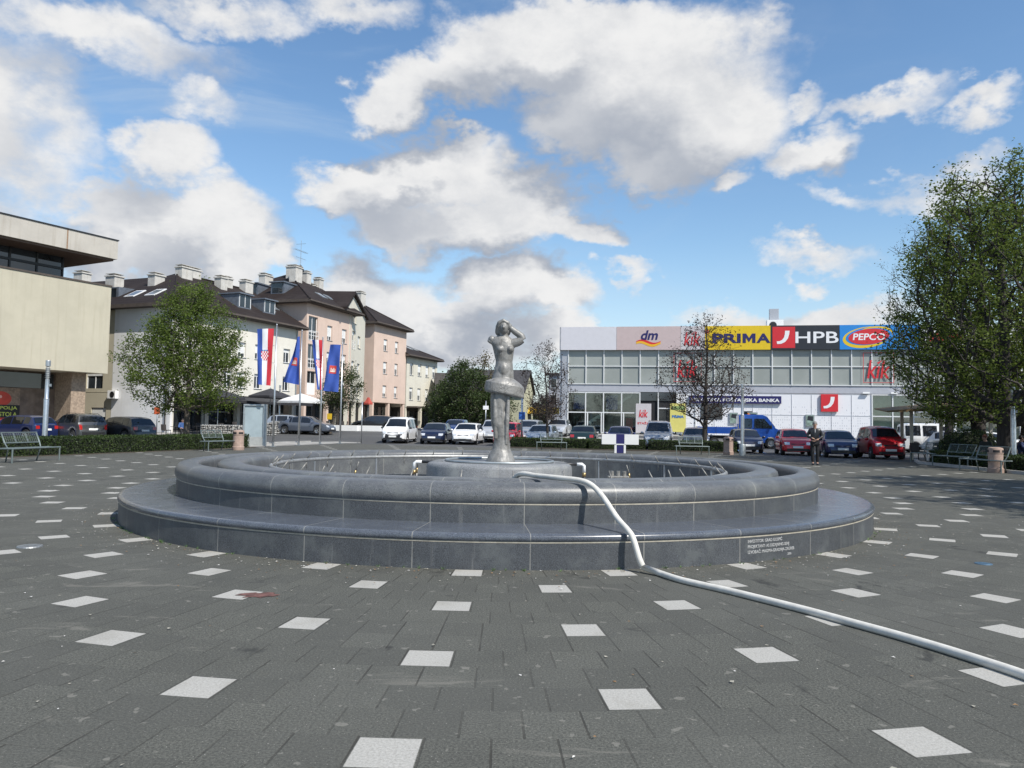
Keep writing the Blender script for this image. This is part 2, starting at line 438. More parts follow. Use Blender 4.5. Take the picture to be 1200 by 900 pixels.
# ------------------------------------------------------------------ fountain
def granite(name, base, rough, seg=32, off=3.9, joints=True, stain=.35, bmp=.08, gloss_var=.12):
    m, t, b = raw_mat(name); o = t.obj(); x, y, z = t.xyz(o)
    fine = t.noise(o, 120, 3, .75); mid = t.noise(o, 3.2, 5, .65); big = t.noise(o, .9, 4, .6)
    lo, hi = [c * .5 for c in base], [c * 1.55 for c in base]
    c = t.mix(t.ss(fine, .36, .64), c4(lo), c4(hi))
    c = t.mix(t.m("MULTIPLY", t.ss(t.noise(o, 55, 2, .5), .66, .72), .5), c, c4([v * 2.4 for v in base]))
    c = t.mix(t.m("MULTIPLY", t.ss(mid, .47, .70), stain), c, c4([base[0] * 1.75, base[1] * 1.75, base[2] * 1.6]))
    c = t.mix(t.m("MULTIPLY", t.ss(big, .5, .7), stain * .6), c, c4([v * .55 for v in base]))
    mp = t.new("ShaderNodeMapping"); t.l.new(o, mp.inputs[0]); mp.inputs["Scale"].default_value = (7, 7, .55)
    lime = t.ss(t.noise(mp.outputs[0], 1.1, 4, .65), .60, .74)
    c = t.mix(t.m("MULTIPLY", lime, stain * .5), c, (.26, .26, .25, 1))
    rg = t.m("ADD", t.m("MULTIPLY", mid, gloss_var * 2), rough - gloss_var)
    if joints:
        th = t.m("ARCTAN2", x, t.m("MULTIPLY", y, -1))
        q = t.m("FRACT", t.m("ADD", t.m("MULTIPLY", t.m("SUBTRACT", th, R(off)), seg / (2 * math.pi)), .5))
        r = t.m("SQRT", t.m("ADD", t.m("MULTIPLY", x, x), t.m("MULTIPLY", y, y)))
        d = t.m("MULTIPLY", t.m("MULTIPLY", t.m("ABSOLUTE", t.m("SUBTRACT", q, .5)), 2 * math.pi / seg), r)
        ln = t.m("SUBTRACT", 1, t.ss(d, .003, .007))
        wn = t.new("ShaderNodeTexWhiteNoise", noise_dimensions="1D"); t.put(wn.inputs["W"], t.m("FLOOR", t.m("ADD", t.m("MULTIPLY", t.m("SUBTRACT", th, R(off)), seg / (2 * math.pi)), 0)))
        c = t.mix(t.m("MULTIPLY", wn.outputs["Value"], .30), c, c4([v * .60 for v in base]))
        c = t.mix(t.m("MULTIPLY", t.m("MULTIPLY", ln, t.ss(mid, .3, .6, .55, .95)), 1.0), c, (.25, .245, .225, 1))
    t.l.new(c, b.inputs["Base Color"]); t.l.new(rg, b.inputs["Roughness"])
    b.inputs["Specular IOR Level"].default_value = .5
    t.l.new(t.bump(t.m("ADD", fine, t.m("MULTIPLY", mid, .6)), bmp, .004), b.inputs["Normal"])
    return m
GR = granite("blue_granite", (.064, .069, .076), .48, stain=.7)
GT = granite("polished_granite", (.080, .090, .108), .24, gloss_var=.10, stain=.4, bmp=.015)
GC = granite("coping_granite", (.100, .105, .110), .40, stain=.7)
GI = granite("basin_stone", (.14, .145, .155), .6, joints=True, stain=.7)
GROUT = mat("pale_grout", (.36, .33, .27), .85, 0, .15, 20)
fount = thing("fountain", "large round grey granite fountain with a bench step and drained basin", "fountain", (FX, FY, 0))
NS = 192
def fpart(name, prof, m, autos=40, parent=None): return MB().lathe(prof, NS).build(name, m, parent or fount, autosmooth=autos)
fpart("riser", [(6.02, -.02), (6.02, .268)], GR)
fpart("grout_seam", [(6.012, .268), (6.023, .268), (6.023, .284), (6.012, .284)], GROUT)
fpart("step", [(6.00, .284), (6.024, .284), (6.033, .292), (6.038, .308), (6.036, .330), (6.026, .348), (6.005, .358), (5.97, .361), (5.2, .364)], GT)
fpart("ring_wall", [(5.265, .36), (5.265, .566)], GR)
fpart("coping_seam", [(5.255, .566), (5.268, .566), (5.268, .580), (5.255, .580)], GROUT)
fpart("coping", [(5.25, .58), (5.268, .58), (5.282, .60), (5.292, .64), (5.290, .69), (5.270, .74), (5.235, .778), (5.17, .797), (5.09, .803), (5.02, .800), (4.975, .785), (4.955, .755), (4.95, .70), (4.95, .42)], GC)
fpart("gutter", [(4.96, .43), (4.68, .43)], GI)
fpart("inner_ring", [(4.69, .43), (4.69, .72), (4.678, .765), (4.65, .79), (4.60, .801), (4.50, .803), (4.40, .801), (4.345, .790), (4.31, .765), (4.295, .72), (4.29, .66), (4.29, .18)], GC)
fpart("basin_floor", [(4.30, .20), (.01, .20)], GI)
ped = fpart("pedestal", [(1.29, .19), (1.29, .70), (1.275, .745), (1.24, .77), (1.18, .78), (.01, .785)], granite("pedestal_stone", (.20, .205, .21), .55, 12, 0, True, .6))
b = MB(); ring = [(.95 * math.cos(t), .95 * math.sin(t), .80) for t in np.linspace(0, 2 * math.pi, 65)]
b.tube(ring, .022, 8); b.build("mist_pipe", M["galv"], fount, smooth=True)
# pipe ring with spray nozzles and its supports
PR = 3.88
b = MB(); b.tube([(PR * math.cos(t), PR * math.sin(t), .70) for t in np.linspace(0, 2 * math.pi, 129)], .034, 10)
b.build("pipe_ring", mat("dull_pipe", (.34, .34, .33), .5, .6, .2, 12), fount, smooth=True)
LIME = mat("limescaled_steel", (.26, .25, .23), .6, .5, .3, 25)
BRASS = mat("brass", (.42, .30, .14), .4, .8, .2, 30)
nb = MB(); nb.cyl((0, 0, -.16), (0, 0, .03), .010, n=8); nb.cyl((0, 0, .02), (-.10, 0, .15), .012, .008, 8); nb.cyl((0, 0, -.03), (0, 0, .035), .02, n=8)
nm = nb.mesh("spray_nozzle", LIME, smooth=True)
for i in range(36):
    a = 2 * math.pi * (i + .35) / 36
    part("spray_nozzle", nm, fount, loc=(PR * math.cos(a), PR * math.sin(a), .70), rot=a)
sb = MB(); sb.cyl((0, 0, -.5), (0, 0, -.03), .02, n=8); sb.box(-.05, .05, -.05, .05, -.5, -.49)
sm = sb.mesh("pipe_support", M["steel"], smooth=False)
for i in range(14):
    a = 2 * math.pi * (i + .2) / 14
    part("pipe_support", sm, fount, loc=(PR * math.cos(a), PR * math.sin(a), .70), rot=a)
jb = MB(); jb.cyl((0, 0, 0), (0, 0, .20), .018, n=8); jb.cyl((0, 0, .19), (-.02, 0, .30), .022, .018, 8, 1); jb.cyl((-.02, 0, .29), (-.09, .0, .47), .016, .010, 8, 0)
jm = jb.mesh("brass_jet", [LIME, BRASS], smooth=True)
for i in range(12):
    a = 2 * math.pi * (i + .15) / 12
    part("brass_jet", jm, fount, loc=(3.15 * math.cos(a), 3.15 * math.sin(a), .20), rot=a)
for sgn in (-1, 1):
    eb = MB(); eb.cyl((sgn * .98, -.2, .765), (sgn * 1.38, -.2, .765), .024, n=10); eb.build("feed_pipe", M["black"], fount, smooth=True)
    eb = MB(); eb.tube([(sgn * 1.36, -.2, .765), (sgn * 1.45, -.2, .765), (sgn * 1.485, -.2, .74), (sgn * 1.49, -.2, .62)], .03, 10); e = eb.build("pipe_elbow", M["white"], fount, smooth=True)
    eb = MB(); eb.cyl((sgn * 1.49, -.2, .55), (sgn * 1.49, -.2, .62), .034, n=10); eb.build("brass_coupling", BRASS, fount, smooth=True)
    eb = MB(); eb.cyl((sgn * 1.49, -.2, .2), (sgn * 1.49, -.2, .55), .036, n=10); eb.build("drop_pipe", M["black"], fount, smooth=True)
vb = MB(); vb.cyl((1.75, -2.6, .2), (1.75, -2.6, .74), .03, n=10); vb.box(1.60, 1.90, -2.68, -2.52, .70, .73, bev=.01)
for k in (-.09, 0, .09): vb.cyl((1.75 + k, -2.6, .73), (1.75 + k, -2.6, .80), .03, n=8)
vb.build("valve_stand", LIME, fount)
# engraved inscription on the riser
tm = mat("engraved_letters", (.46, .46, .45), .8, 0, .1, 20)
lines = ["INVESTITOR: GRAD GOSPIĆ", "PROJEKTANT: AS DIZAJNING-SENJ", "IZVOĐAČ: MAGMA-GRADNJA-ZAGREB"]
def bend(me, th0, z0, rad):
    for v in me.vertices:
        x, y, z = v.co; a = th0 + x / rad; r = rad - y
        v.co = (r * math.sin(a), -r * math.cos(a), z0 + z)
th0 = None
for k in range(2000):
    a = R(k * .05); X, Y = FX + 6.02 * math.sin(a), FY - 6.02 * math.cos(a)
    if X / Y > (878 - 600) / 905: th0 = a; break
for i, s in enumerate(lines):
    me = text_mesh(s, .047, .0015, 0.0, 0, .92, "LEFT"); bend(me, th0, .222 - i * .058, 6.021); me.materials.clear(); me.materials.append(tm)
    part("inscription", me, fount)
me = text_mesh("2006.", .036, .0015, 0, 0, .92, "LEFT"); bend(me, th0 + .105, .05, 6.021); me.materials.clear(); me.materials.append(tm); part("inscription", me, fount)

# ------------------------------------------------------------------ statue
def statue():
    k = .00333
    b = MB()
    def ringz(z, cx, cy, rx, ry, n=28, tilt=0.0, pw=1.0):
        out = []
        for i in range(n):
            t = 2 * math.pi * i / n; cs, sn = math.cos(t), math.sin(t)
            cs2 = math.copysign(abs(cs) ** pw, cs); sn2 = math.copysign(abs(sn) ** pw, sn)
            out.append((cx + rx * cs2, cy + ry * sn2, z - tilt * (cx + rx * cs2)))
        return out
    def zx(y): return (822 - y) * k
    def st(y, xa, xb, ry, cy=0.0):
        m_, g_ = (xa + xb) / 2, (xb - xa) / 2 * (1.09 if y < 385 else 1.0 if y > 770 else .88); xa, xb = m_ - g_, m_ + g_
        return ringz(zx(y), ((xa + xb) / 2 - 205) * k, cy, (xb - xa) / 2 * k, ry)
    legs = [st(824, 128, 287, .25), st(810, 133, 281, .235), st(785, 143, 273, .20), st(755, 154, 265, .165), st(725, 162, 260, .145), st(695, 166, 258, .14), st(660, 158, 252, .15, -.01), st(625, 148, 243, .165, -.02),
            st(590, 144, 241, .17, -.01), st(545, 142, 243, .175), st(500, 139, 252, .18), st(455, 140, 262, .185)]
    b.loft(legs)
    # draped folds and a bent knee
    for xo, y0, y1, r in ((-.10, 700, 470, .05), (.02, 690, 470, .035), (.11, 730, 470, .045)):
        b.tube([(xo * .9, -.115, zx(y0)), (xo, -.145, zx((y0 + y1) / 2)), (xo * 1.15, -.13, zx(y1))], [r * .6, r, r * .7], 10)
    b.ell((-.08, -.09, zx(610)), (.095, .10, .16), 18, 12)
    b.ell((.075, -.06, zx(590)), (.075, .10, .17), 18, 12)
    # torso
    tor = [st(470, 145, 262, .175), st(430, 146, 268, .18), st(400, 150, 270, .17), st(375, 157, 266, .150), st(345, 166, 264, .135), st(315, 172, 260, .12), st(285, 175, 258, .112),
           st(255, 168, 261, .125), st(230, 163, 264, .135), st(205, 156, 266, .135), st(185, 147, 264, .125), st(168, 143, 255, .11), st(156, 155, 245, .095), st(149, 180, 236, .07)]
    b.loft(tor)
    b.ell(((196 - 205) * k, -.085, zx(222)), (.072, .085, .066), 18, 12); b.ell(((248 - 205) * k, -.08, zx(222)), (.066, .085, .064), 18, 12)
    b.ell(((215 - 205) * k, -.075, zx(335)), (.10, .085, .15), 18, 12)      # belly
    b.ell(((148 - 205) * k, .0, zx(168)), (.058, .085, .07), 16, 10)       # shoulder stump
    b.tube([((150 - 205) * k, 0, zx(168)), ((137 - 205) * k, -.01, zx(187))], [.075, .055], 12)
    # neck, head, hair
    b.tube([((212 - 205) * k, 0, zx(168)), ((211 - 205) * k, -.01, zx(118))], [.082, .07], 14)
    b.ell(((212 - 205) * k, -.075, zx(109)), (.074, .085, .108), 20, 14)
    b.ell(((208 - 205) * k, .03, zx(101)), (.128, .125, .135), 20, 14)
    b.ell(((183 - 205) * k, .035, zx(122)), (.060, .09, .085), 16, 10)
    b.ell(((232 - 205) * k, .03, zx(117)), (.062, .09, .10), 16, 10)
    b.tube([((176 - 205) * k, .0, zx(125)), ((179 - 205) * k, -.05, zx(102)), ((187 - 205) * k, -.085, zx(80)), ((209 - 205) * k, -.10, zx(68)), ((232 - 205) * k, -.085, zx(80)), ((241 - 205) * k, -.04, zx(104))], .038, 10)
    b.tube([((211 - 205) * k, -.150, zx(92)), ((211 - 205) * k, -.172, zx(108)), ((211 - 205) * k, -.158, zx(114))], [.014, .024, .02], 8)   # nose ridge
    # raised arm with the hand laid on the hair
    b.tube([((250 - 205) * k, .0, zx(190)), ((290 - 205) * k, -.01, zx(180)), ((314 - 205) * k, -.015, zx(166))], [.09, .078, .066], 14)
    b.tube([((316 - 205) * k, -.015, zx(168)), ((306 - 205) * k, -.02, zx(147)), ((272 - 205) * k, -.025, zx(124)), ((248 - 205) * k, -.03, zx(104))], [.064, .064, .060, .05], 14)
    b.ell(((243 - 205) * k, -.04, zx(97)), (.046, .055, .06), 14, 10)
    for i in range(4): b.tube([((246 - 205) * k, -.06 + i * .025, zx(100)), ((234 - 205 - i) * k, -.075 + i * .025, zx(84)), ((224 - 205 - i * 2) * k, -.075 + i * .028, zx(75))], [.016, .015, .011], 8)
    # wide tilted hip band, drawn out to one side
    sk = []
    def prow(z, sx0, sx1, sy, n=40):
        ring = []
        for i in range(n):
            t = 2 * math.pi * i / n; cs, sn = math.cos(t), math.sin(t)
            x = sx1 * math.copysign(abs(cs) ** .62, cs) if cs > 0 else sx0 * math.copysign(abs(cs) ** .85, cs)
            y = sy * math.copysign(abs(sn) ** .9, sn)
            if cs > 0: y *= 1 - .50 * cs ** 1.5
            ring.append((x, y, z - .17 * (x + .09)))
        return ring
    # bottom edge, belly of the band, sharp upper edge, then the shoulder rising to the waist
    sk = [prow(zx(458), .20, .26, .15), prow(zx(458), .295, .392, .235), prow(zx(450), .305, .406, .250), prow(zx(425), .298, .408, .246), prow(zx(404), .288, .404, .240), prow(zx(398), .270, .392, .228)]
    for f_ in (.25, .5, .75, 1.0):
        r0 = prow(zx(398), .270, .392, .228); r1 = [(x * .46 + .02, y * .68, zx(382 - 6)) for x, y, z in r0]
        sk.append([(x0 + (x1 - x0) * f_, y0 + (y1 - y0) * f_, z0 + (z1 - z0) * f_ ** .8) for (x0, y0, z0), (x1, y1, z1) in zip(r0, r1)])
    b.loft(sk)
    mt, t, bs = raw_mat("weathered_aluminium"); o = t.obj(); x, y, z = t.xyz(o)
    n1 = t.noise(o, 9, 6, .72); n2 = t.noise(o, 3.5, 5, .65); n3 = t.noise(o, 60, 4, .65)
    mp = t.new("ShaderNodeMapping"); t.l.new(o, mp.inputs[0]); mp.inputs["Scale"].default_value = (9, 9, .8)
    st_ = t.ss(t.noise(mp.outputs[0], 1.2, 5, .7), .52, .70)
    c = t.mix(t.ss(n1, .3, .7), (.165, .161, .15, 1), (.265, .258, .242, 1))
    c = t.mix(t.m("MULTIPLY", t.ss(n2, .45, .7), .5), c, (.29, .285, .275, 1))
    c = t.mix(t.m("MULTIPLY", st_, .7), c, (.085, .08, .072, 1))
    vo = t.new("ShaderNodeTexVoronoi", feature="DISTANCE_TO_EDGE"); vo.inputs["Scale"].default_value = 5.5
    wv = t.vm("ADD", o, t.vm("SCALE", t.noise(o, 6, 3, .6, color=True), None)); wv.node.inputs[1].links[0].from_node.inputs["Scale"].default_value = .12
    t.l.new(wv, vo.inputs["Vector"])
    crack = t.m("SUBTRACT", 1, t.ss(vo.outputs["Distance"], .008, .03))
    band = t.m("MULTIPLY", t.ss(z, 1.14, 1.2), t.m("SUBTRACT", 1, t.ss(z, 1.37, 1.42)))
    c = t.mix(t.m("MULTIPLY", t.m("MULTIPLY", crack, band), .6), c, (.10, .095, .09, 1))
    t.l.new(c, bs.inputs["Base Color"]); bs.inputs["Metallic"].default_value = .12; bs.inputs["Roughness"].default_value = .46
    hh = t.m("SUBTRACT", t.m("ADD", n1, t.m("MULTIPLY", n3, .5)), t.m("MULTIPLY", t.m("MULTIPLY", crack, band), 1.2))
    t.l.new(t.bump(hh, .35, .012), bs.inputs["Normal"])
    ob = b.build("statue", mt, smooth=True)
    md = ob.modifiers.new("r", "REMESH"); md.mode = "VOXEL"; md.voxel_size = .0085
    md = ob.modifiers.new("s", "SMOOTH"); md.factor = .5; md.iterations = 3
    tx = bpy.data.textures.new("dent", "CLOUDS"); tx.noise_scale = .09
    md = ob.modifiers.new("d", "DISPLACE"); md.texture = tx; md.strength = .011; md.mid_level = .5
    me = evaluated(ob); me.polygons.foreach_set("use_smooth", [True] * len(me.polygons)); me.name = "statue"
    return ob
st = statue(); st.location = (P(587, 497, FY).x, FY, .783)
tag(st, "weathered grey metal statue of a woman with one arm raised to her head", "statue")

# ------------------------------------------------------------------ hose
def smooth_path(pts, n=8):
    pts = [Vector(p) for p in pts]; out = []
    for i in range(len(pts) - 1):
        p0, p1, p2, p3 = pts[max(0, i - 1)], pts[i], pts[i + 1], pts[min(len(pts) - 1, i + 2)]
        for k in range(n):
            t = k / n; t2, t3 = t * t, t * t * t
            out.append(.5 * ((2 * p1) + (p2 - p0) * t + (2 * p0 - 5 * p1 + 4 * p2 - p3) * t2 + (3 * p1 - p0 - 3 * p2 + p3) * t3))
    return out + [pts[-1]]
hr = .030
top = [(-.35, FY - 3.3, .30), (-.05, FY - 3.95, .62), (.10, FY - 4.30, .835), (.32, FY - 4.62, .845), (.56, FY - 4.92, .845), (.78, FY - 5.14, .836), (.90, FY - 5.27, .79), (1.0, FY - 5.42, .68), (1.11, FY - 5.70, .50), (1.19, FY - 5.90, .405), (1.235, FY - 5.975, .33), (1.29, FY - 6.03, .14), (1.325, FY - 6.045, .062)]
gr = [G(*q) + Vector((0, 0, hr)) for q in ((775, 676), (800, 684), (850, 695.5), (900, 708), (950, 721), (1000, 735), (1050, 749), (1100, 764), (1150, 780), (1200, 797), (1260, 820), (1330, 850))]
b = MB(); b.tube(smooth_path(top, 6) + smooth_path(gr, 6), hr, 14)
hm, t, bs = raw_mat("white_hose"); o = t.pos()
c = t.mix(t.ss(t.noise(o, 9, 5, .65), .35, .7), (.56, .54, .49, 1), (.66, .64, .585, 1)); c = t.mix(t.m("MULTIPLY", t.ss(t.noise(o, 2.2, 5, .7), .58, .74), .4), c, (.40, .365, .30, 1))
t.l.new(c, bs.inputs["Base Color"]); bs.inputs["Roughness"].default_value = .8; bs.inputs["Specular IOR Level"].default_value = .2; t.l.new(t.bump(t.noise(o, 260, 2), .15, .003), bs.inputs["Normal"])
tag(b.build("water_hose", hm, smooth=True), "thick white hose running from the fountain basin over its rim and across the paving", "hose")
# ------------------------------------------------------------------ vehicles
def lerp_tab(tab, t):
    if t <= tab[0][0]: return tab[0][1]
    for (a, x), (b_, y) in zip(tab, tab[1:]):
        if t <= b_: return x + (y - x) * (t - a) / (b_ - a) if b_ > a else y
    return tab[-1][1]
STY = {  # roof line, belt line, windscreen (base,top), rear screen (base,top), side windows; heights as a share of full height
 "hatch": dict(top=[(0, .36), (.012, .45), (.02, .60), (.045, .655), (.115, .92), (.17, .975), (.28, .995), (.42, 1.0), (.55, .975), (.61, .945), (.775, .665), (.86, .625), (.94, .555), (.975, .47), (.995, .36), (1, .30)],
               belt=[(0, .63), (.1, .655), (.5, .635), (.75, .62)], ws=(.77, .605), rs=(.05, .112), win=[(.135, .235), (.25, .455), (.475, .665)]),
 "suv": dict(top=[(0, .36), (.012, .45), (.02, .58), (.045, .66), (.10, .91), (.15, .965), (.28, .995), (.42, 1.0), (.56, .975), (.62, .94), (.755, .70), (.86, .665), (.94, .60), (.975, .50), (.995, .40), (1, .30)],
             belt=[(0, .65), (.1, .67), (.5, .655), (.75, .65)], ws=(.75, .615), rs=(.05, .10), win=[(.13, .235), (.25, .455), (.475, .65)]),
 "sedan": dict(top=[(0, .36), (.01, .45), (.02, .62), (.05, .68), (.17, .70), (.30, .955), (.36, .985), (.48, 1.0), (.57, .985), (.62, .95), (.765, .665), (.87, .62), (.95, .54), (.98, .46), (.995, .36), (1, .30)],
               belt=[(0, .66), (.2, .665), (.5, .64), (.75, .62)], ws=(.76, .615), rs=(.18, .293), win=[(.27, .31), (.325, .475), (.49, .66)]),
 "van": dict(top=[(0, .30), (.008, .40), (.014, .60), (.03, .94), (.06, .985), (.2, 1.0), (.5, 1.0), (.60, .965), (.645, .93), (.80, .60), (.88, .555), (.95, .49), (.98, .41), (.995, .33), (1, .28)],
             belt=[(0, .56), (.5, .555), (.8, .55)], ws=(.795, .64), rs=(.0165, .0275), win=[(.07, .255), (.285, .46), (.49, .71)]),
 "mpv": dict(top=[(0, .34), (.010, .42), (.018, .60), (.035, .68), (.075, .93), (.12, .975), (.28, .995), (.42, 1.0), (.55, .98), (.63, .93), (.81, .64), (.89, .58), (.955, .51), (.98, .44), (.995, .36), (1, .30)],
             belt=[(0, .60), (.1, .62), (.5, .60), (.8, .56)], ws=(.80, .628), rs=(.04, .073), win=[(.10, .20), (.22, .435), (.455, .70)]),
}
def paint(name, col, metal=.25):
    return mat("paint_" + name, col, .32, metal, .04, .8, coat=.8)
CM = dict(tyre=M["rubber"], rim=mat("alloy_rim", (.42, .43, .44), .35, .8, .05), glass=M["carglass"], trim=M["black"],
          head=mat("headlamp", (.62, .64, .66), .12, .2, .2, 30, coat=1.0), tail=mat("tail_lamp", (.42, .018, .015), .15, 0, .15, 30, coat=1.0),
          plate=mat("number_plate", (.72, .72, .70), .4, 0, .02), bright=mat("chrome_trim", (.55, .56, .57), .2, .9, .04))
def make_car(style, L, W, Ht, paintm, label, cat="car", group="cars parked around the square", dark_bumper=False, rails=False, name=None, wheel_r=.31, clear=.19):
    S = STY[style]
    car = thing(name or "parked_car", label, cat, group=group)
    wr = wheel_r; xr, xf = .185 * L, L - .20 * L      # wheel centres from the rear end
    ar = wr + .055
    def zt(t): return lerp_tab(S["top"], t) * Ht
    def zb(t): return min(lerp_tab(S["belt"], t) * Ht, zt(t))
    def wd(t): return lerp_tab([(0, .80), (.015, .88), (.06, .95), (.2, 1), (.75, 1), (.9, .955), (.965, .86), (1, .70)], t) * W / 2
    def zbot(l):
        z = clear + .05 * max(0, (l / L - .9) / .1)
        for xc in (xr, xf):
            d = abs(l - xc)
            if d < ar: z = max(z, wr + math.sqrt(ar * ar - d * d))
        return z
    def sec(t):
        l = t * L; w = wd(t); top, bl = zt(t), zb(t); g = top - bl; k = zbot(l); up = Ht * 1.0
        k = min(k, bl - .06)
        mid = k + (bl - k) * .55
        pts = [(0, min(clear + .02, k)), (w * .78, k), (w * .975, min(k + .09, k + (bl - k) * .3)), (w, mid), (w * .985, bl - .02 - (bl - mid) * .12)]
        f = min(1, g / (.28 * Ht))
        w5 = w * (.955 - .20 * f)
        if f < .02: pts += [(w * .90, top - .004), (w * .55, top + .012), (0, top + .02)]
        else: pts += [(w5, bl + g * .93), (w5 * .72, top - .004 + .004), (0, top + .015)]
        return pts
    ts = sorted(set([0, .004, .008, .012, .016, .02, .03, .045, .06] + [i / 44 for i in range(3, 43)] + [.945, .96, .972, .982, .99, .996, 1.0] +
                    [max(0, min(1, (xc + ar * q) / L)) for xc in (xr, xf) for q in (-1.001, -.995, -.96, -.85, -.6, -.3, 0, .3, .6, .85, .96, .995, 1.001)] + list(S["ws"]) + list(S["rs"])))
    def w3(l, w, z): return (w, -(l - L / 2), z)      # front of the car looks towards -y
    rings = []
    for t in ts:
        s = sec(t); l = t * L
        rings.append([w3(l, -x, z) for x, z in reversed(s[1:])][::-1][::-1] + [])
        right = [w3(l, x, z) for x, z in s]
        left = [w3(l, -x, z) for x, z in reversed(s[1:-1])]
        rings[-1] = right + left
    body = MB().loft(rings).build("body", paintm, car, autosmooth=28)
    # wheel wells and wheels
    for l, nm in ((xr, "rear"), (xf, "front")):
        for sg in (-1, 1):
            wb = MB(); tw = .20; rt = wr
            wb.lathe([(rt * .62, -tw / 2), (rt * .96, -tw / 2), (rt, -tw / 2 + .03), (rt, tw / 2 - .03), (rt * .96, tw / 2), (rt * .62, tw / 2)], 24, closed=True)
            mw = wb.mesh("wheel", CM["tyre"], autosmooth=40)
            for v in mw.vertices: x, y, z = v.co; v.co = (z, x, y)
            wo = part("wheel", mw, car, loc=(sg * (W / 2 - .115), -(l - L / 2), wr))
            rb = MB(); rb.lathe([(.0, .045), (rt * .16, .045), (rt * .2, .02), (rt * .5, .03), (rt * .63, .055), (rt * .63, -.08), (.0, -.08)], 20)
            for q in range(5):
                a = 2 * math.pi * q / 5; a2 = a + math.pi / 5
                rb.add([(rt * .25 * math.cos(a2 - .2), rt * .25 * math.sin(a2 - .2), .036), (rt * .55 * math.cos(a2 - .3), rt * .55 * math.sin(a2 - .3), .047), (rt * .55 * math.cos(a2 + .3), rt * .55 * math.sin(a2 + .3), .047), (rt * .25 * math.cos(a2 + .2), rt * .25 * math.sin(a2 + .2), .036)], [(0, 1, 2, 3)], 1)
            mr = rb.mesh("rim", [CM["rim"], M["dark"]], autosmooth=30)
            for v in mr.vertices: x, y, z = v.co; v.co = ((z + .05) * sg, x, y)
            part("rim", mr, wo)
    for l in (xr, xf):
        wl = MB(); wl.box(-W / 2 + .24, W / 2 - .24, -(l - L / 2) - ar, -(l - L / 2) + ar, clear + .02, min(wr + ar, Ht * .5)); wl.build("wheel_well", M["dark"], car)
    # glass
    def side_pt(t, v, sg, off):
        s = sec(t); a, c = s[4], s[5]
        x = a[0] + (c[0] - a[0]) * v; z = a[1] + (c[1] - a[1]) * v
        return w3(t * L, sg * (x + off), z)
    def n_for(t): return sec(t)
    for i, (t0, t1) in enumerate(S["win"]):
        for sg in (-1, 1):
            wb = MB(); n = 8; g = []
            for j in range(n + 1):
                t = t0 + (t1 - t0) * j / n
                tt = max(t, 0)
                g.append([side_pt(tt, .10, sg, .007), side_pt(tt, .5, sg, .009), side_pt(tt, .90, sg, .007)])
            # the foremost window ends with the screen pillar
            for j in range(n):
                for q in range(2):
                    v4 = [g[j][q], g[j + 1][q], g[j + 1][q + 1], g[j][q + 1]]
                    wb.add(v4, [(0, 1, 2, 3) if sg > 0 else (3, 2, 1, 0)])
            if paintm.name.endswith("panel") and i < 2: continue
            wb.build("side_window", CM["glass"], car, smooth=True)
    def screen(tb, tt, name):
        sb_, stt = sec(tb), sec(tt); wb = MB(); n = 10; rows = []
        for q in range(5):
            v = .06 + .88 * q / 4; row = []
            t = tb + (tt - tb) * v; s = sec(t)
            ww = s[5][0] * .90
            sl = 1 if tb > tt else -1
            for j in range(n + 1):
                x = -ww + 2 * ww * j / n; ax = abs(x)
                if ax > s[6][0]: z = s[6][1] + (s[5][1] - s[6][1]) * (ax - s[6][0]) / max(1e-6, s[5][0] - s[6][0])
                else: z = s[7][1] + (s[6][1] - s[7][1]) * ax / max(1e-6, s[6][0])
                row.append(w3(t * L + sl * .010, x, z + .008))
            rows.append(row)
        for q in range(4):
            for j in range(n):
                f = (0, 1, 2, 3) if tb > tt else (3, 2, 1, 0)
                wb.add([rows[q][j], rows[q][j + 1], rows[q + 1][j + 1], rows[q + 1][j]], [f])
        wb.build(name, CM["glass"], car, smooth=True)
    screen(S["ws"][0], S["ws"][1], "windscreen"); screen(S["rs"][0], S["rs"][1], "rear_window")
    # a patch of the body surface, set a few millimetres out, for lamps, grille, bumper and plates
    def end_patch(front, x0, x1, z0, z1, m, name, nx=6, nz=3, out=.012, tilt=0):
        wb = MB(); rows = []
        for q in range(nz + 1):
            row = []
            for j in range(nx + 1):
                x = x0 + (x1 - x0) * j / nx; z = z0 + (z1 - z0) * q / nz + tilt * abs(x - x0) / max(1e-6, abs(x1 - x0))
                lo, hi = (.86, 1.0) if front else (0.0, .12)
                # farthest l at which point (x,z) is still inside the section
                best = None; N = 60
                for k2 in range(N + 1):
                    t = hi - (hi - lo) * k2 / N if front else lo + (hi - lo) * k2 / N
                    if abs(x) <= wd(t) * .985 and clear + .02 <= z <= zt(t) + .0: best = t; break
                if best is None: best = lo if front else hi
                row.append(w3(best * L + (out if front else -out), x, z))
            rows.append(row)
        for q in range(nz):
            for j in range(nx):
                f = (0, 1, 2, 3) if front else (3, 2, 1, 0)
                wb.add([rows[q][j], rows[q][j + 1], rows[q + 1][j + 1], rows[q + 1][j]], [f])
        o = wb.build(name, m, car, smooth=True)
        return o
    hw = W / 2
    zhl = zt(.975)
    for sg in (-1, 1):
        xs = sorted((sg * hw * .52, sg * hw * .86))
        end_patch(True, xs[0], xs[1], zhl - .10, zhl + .05, CM["head"], "headlight", out=.014)
        if style in ("van", "suv", "mpv"):
            xs = sorted((sg * hw * .70, sg * hw * .88)); end_patch(False, xs[0], xs[1], Ht * .42, Ht * (.66 if style == "van" else .60), CM["tail"], "taillight", out=.014)
        else:
            xs = sorted((sg * hw * .58, sg * hw * .87)); end_patch(False, xs[0], xs[1], Ht * .46, Ht * .585, CM["tail"], "taillight", out=.014)
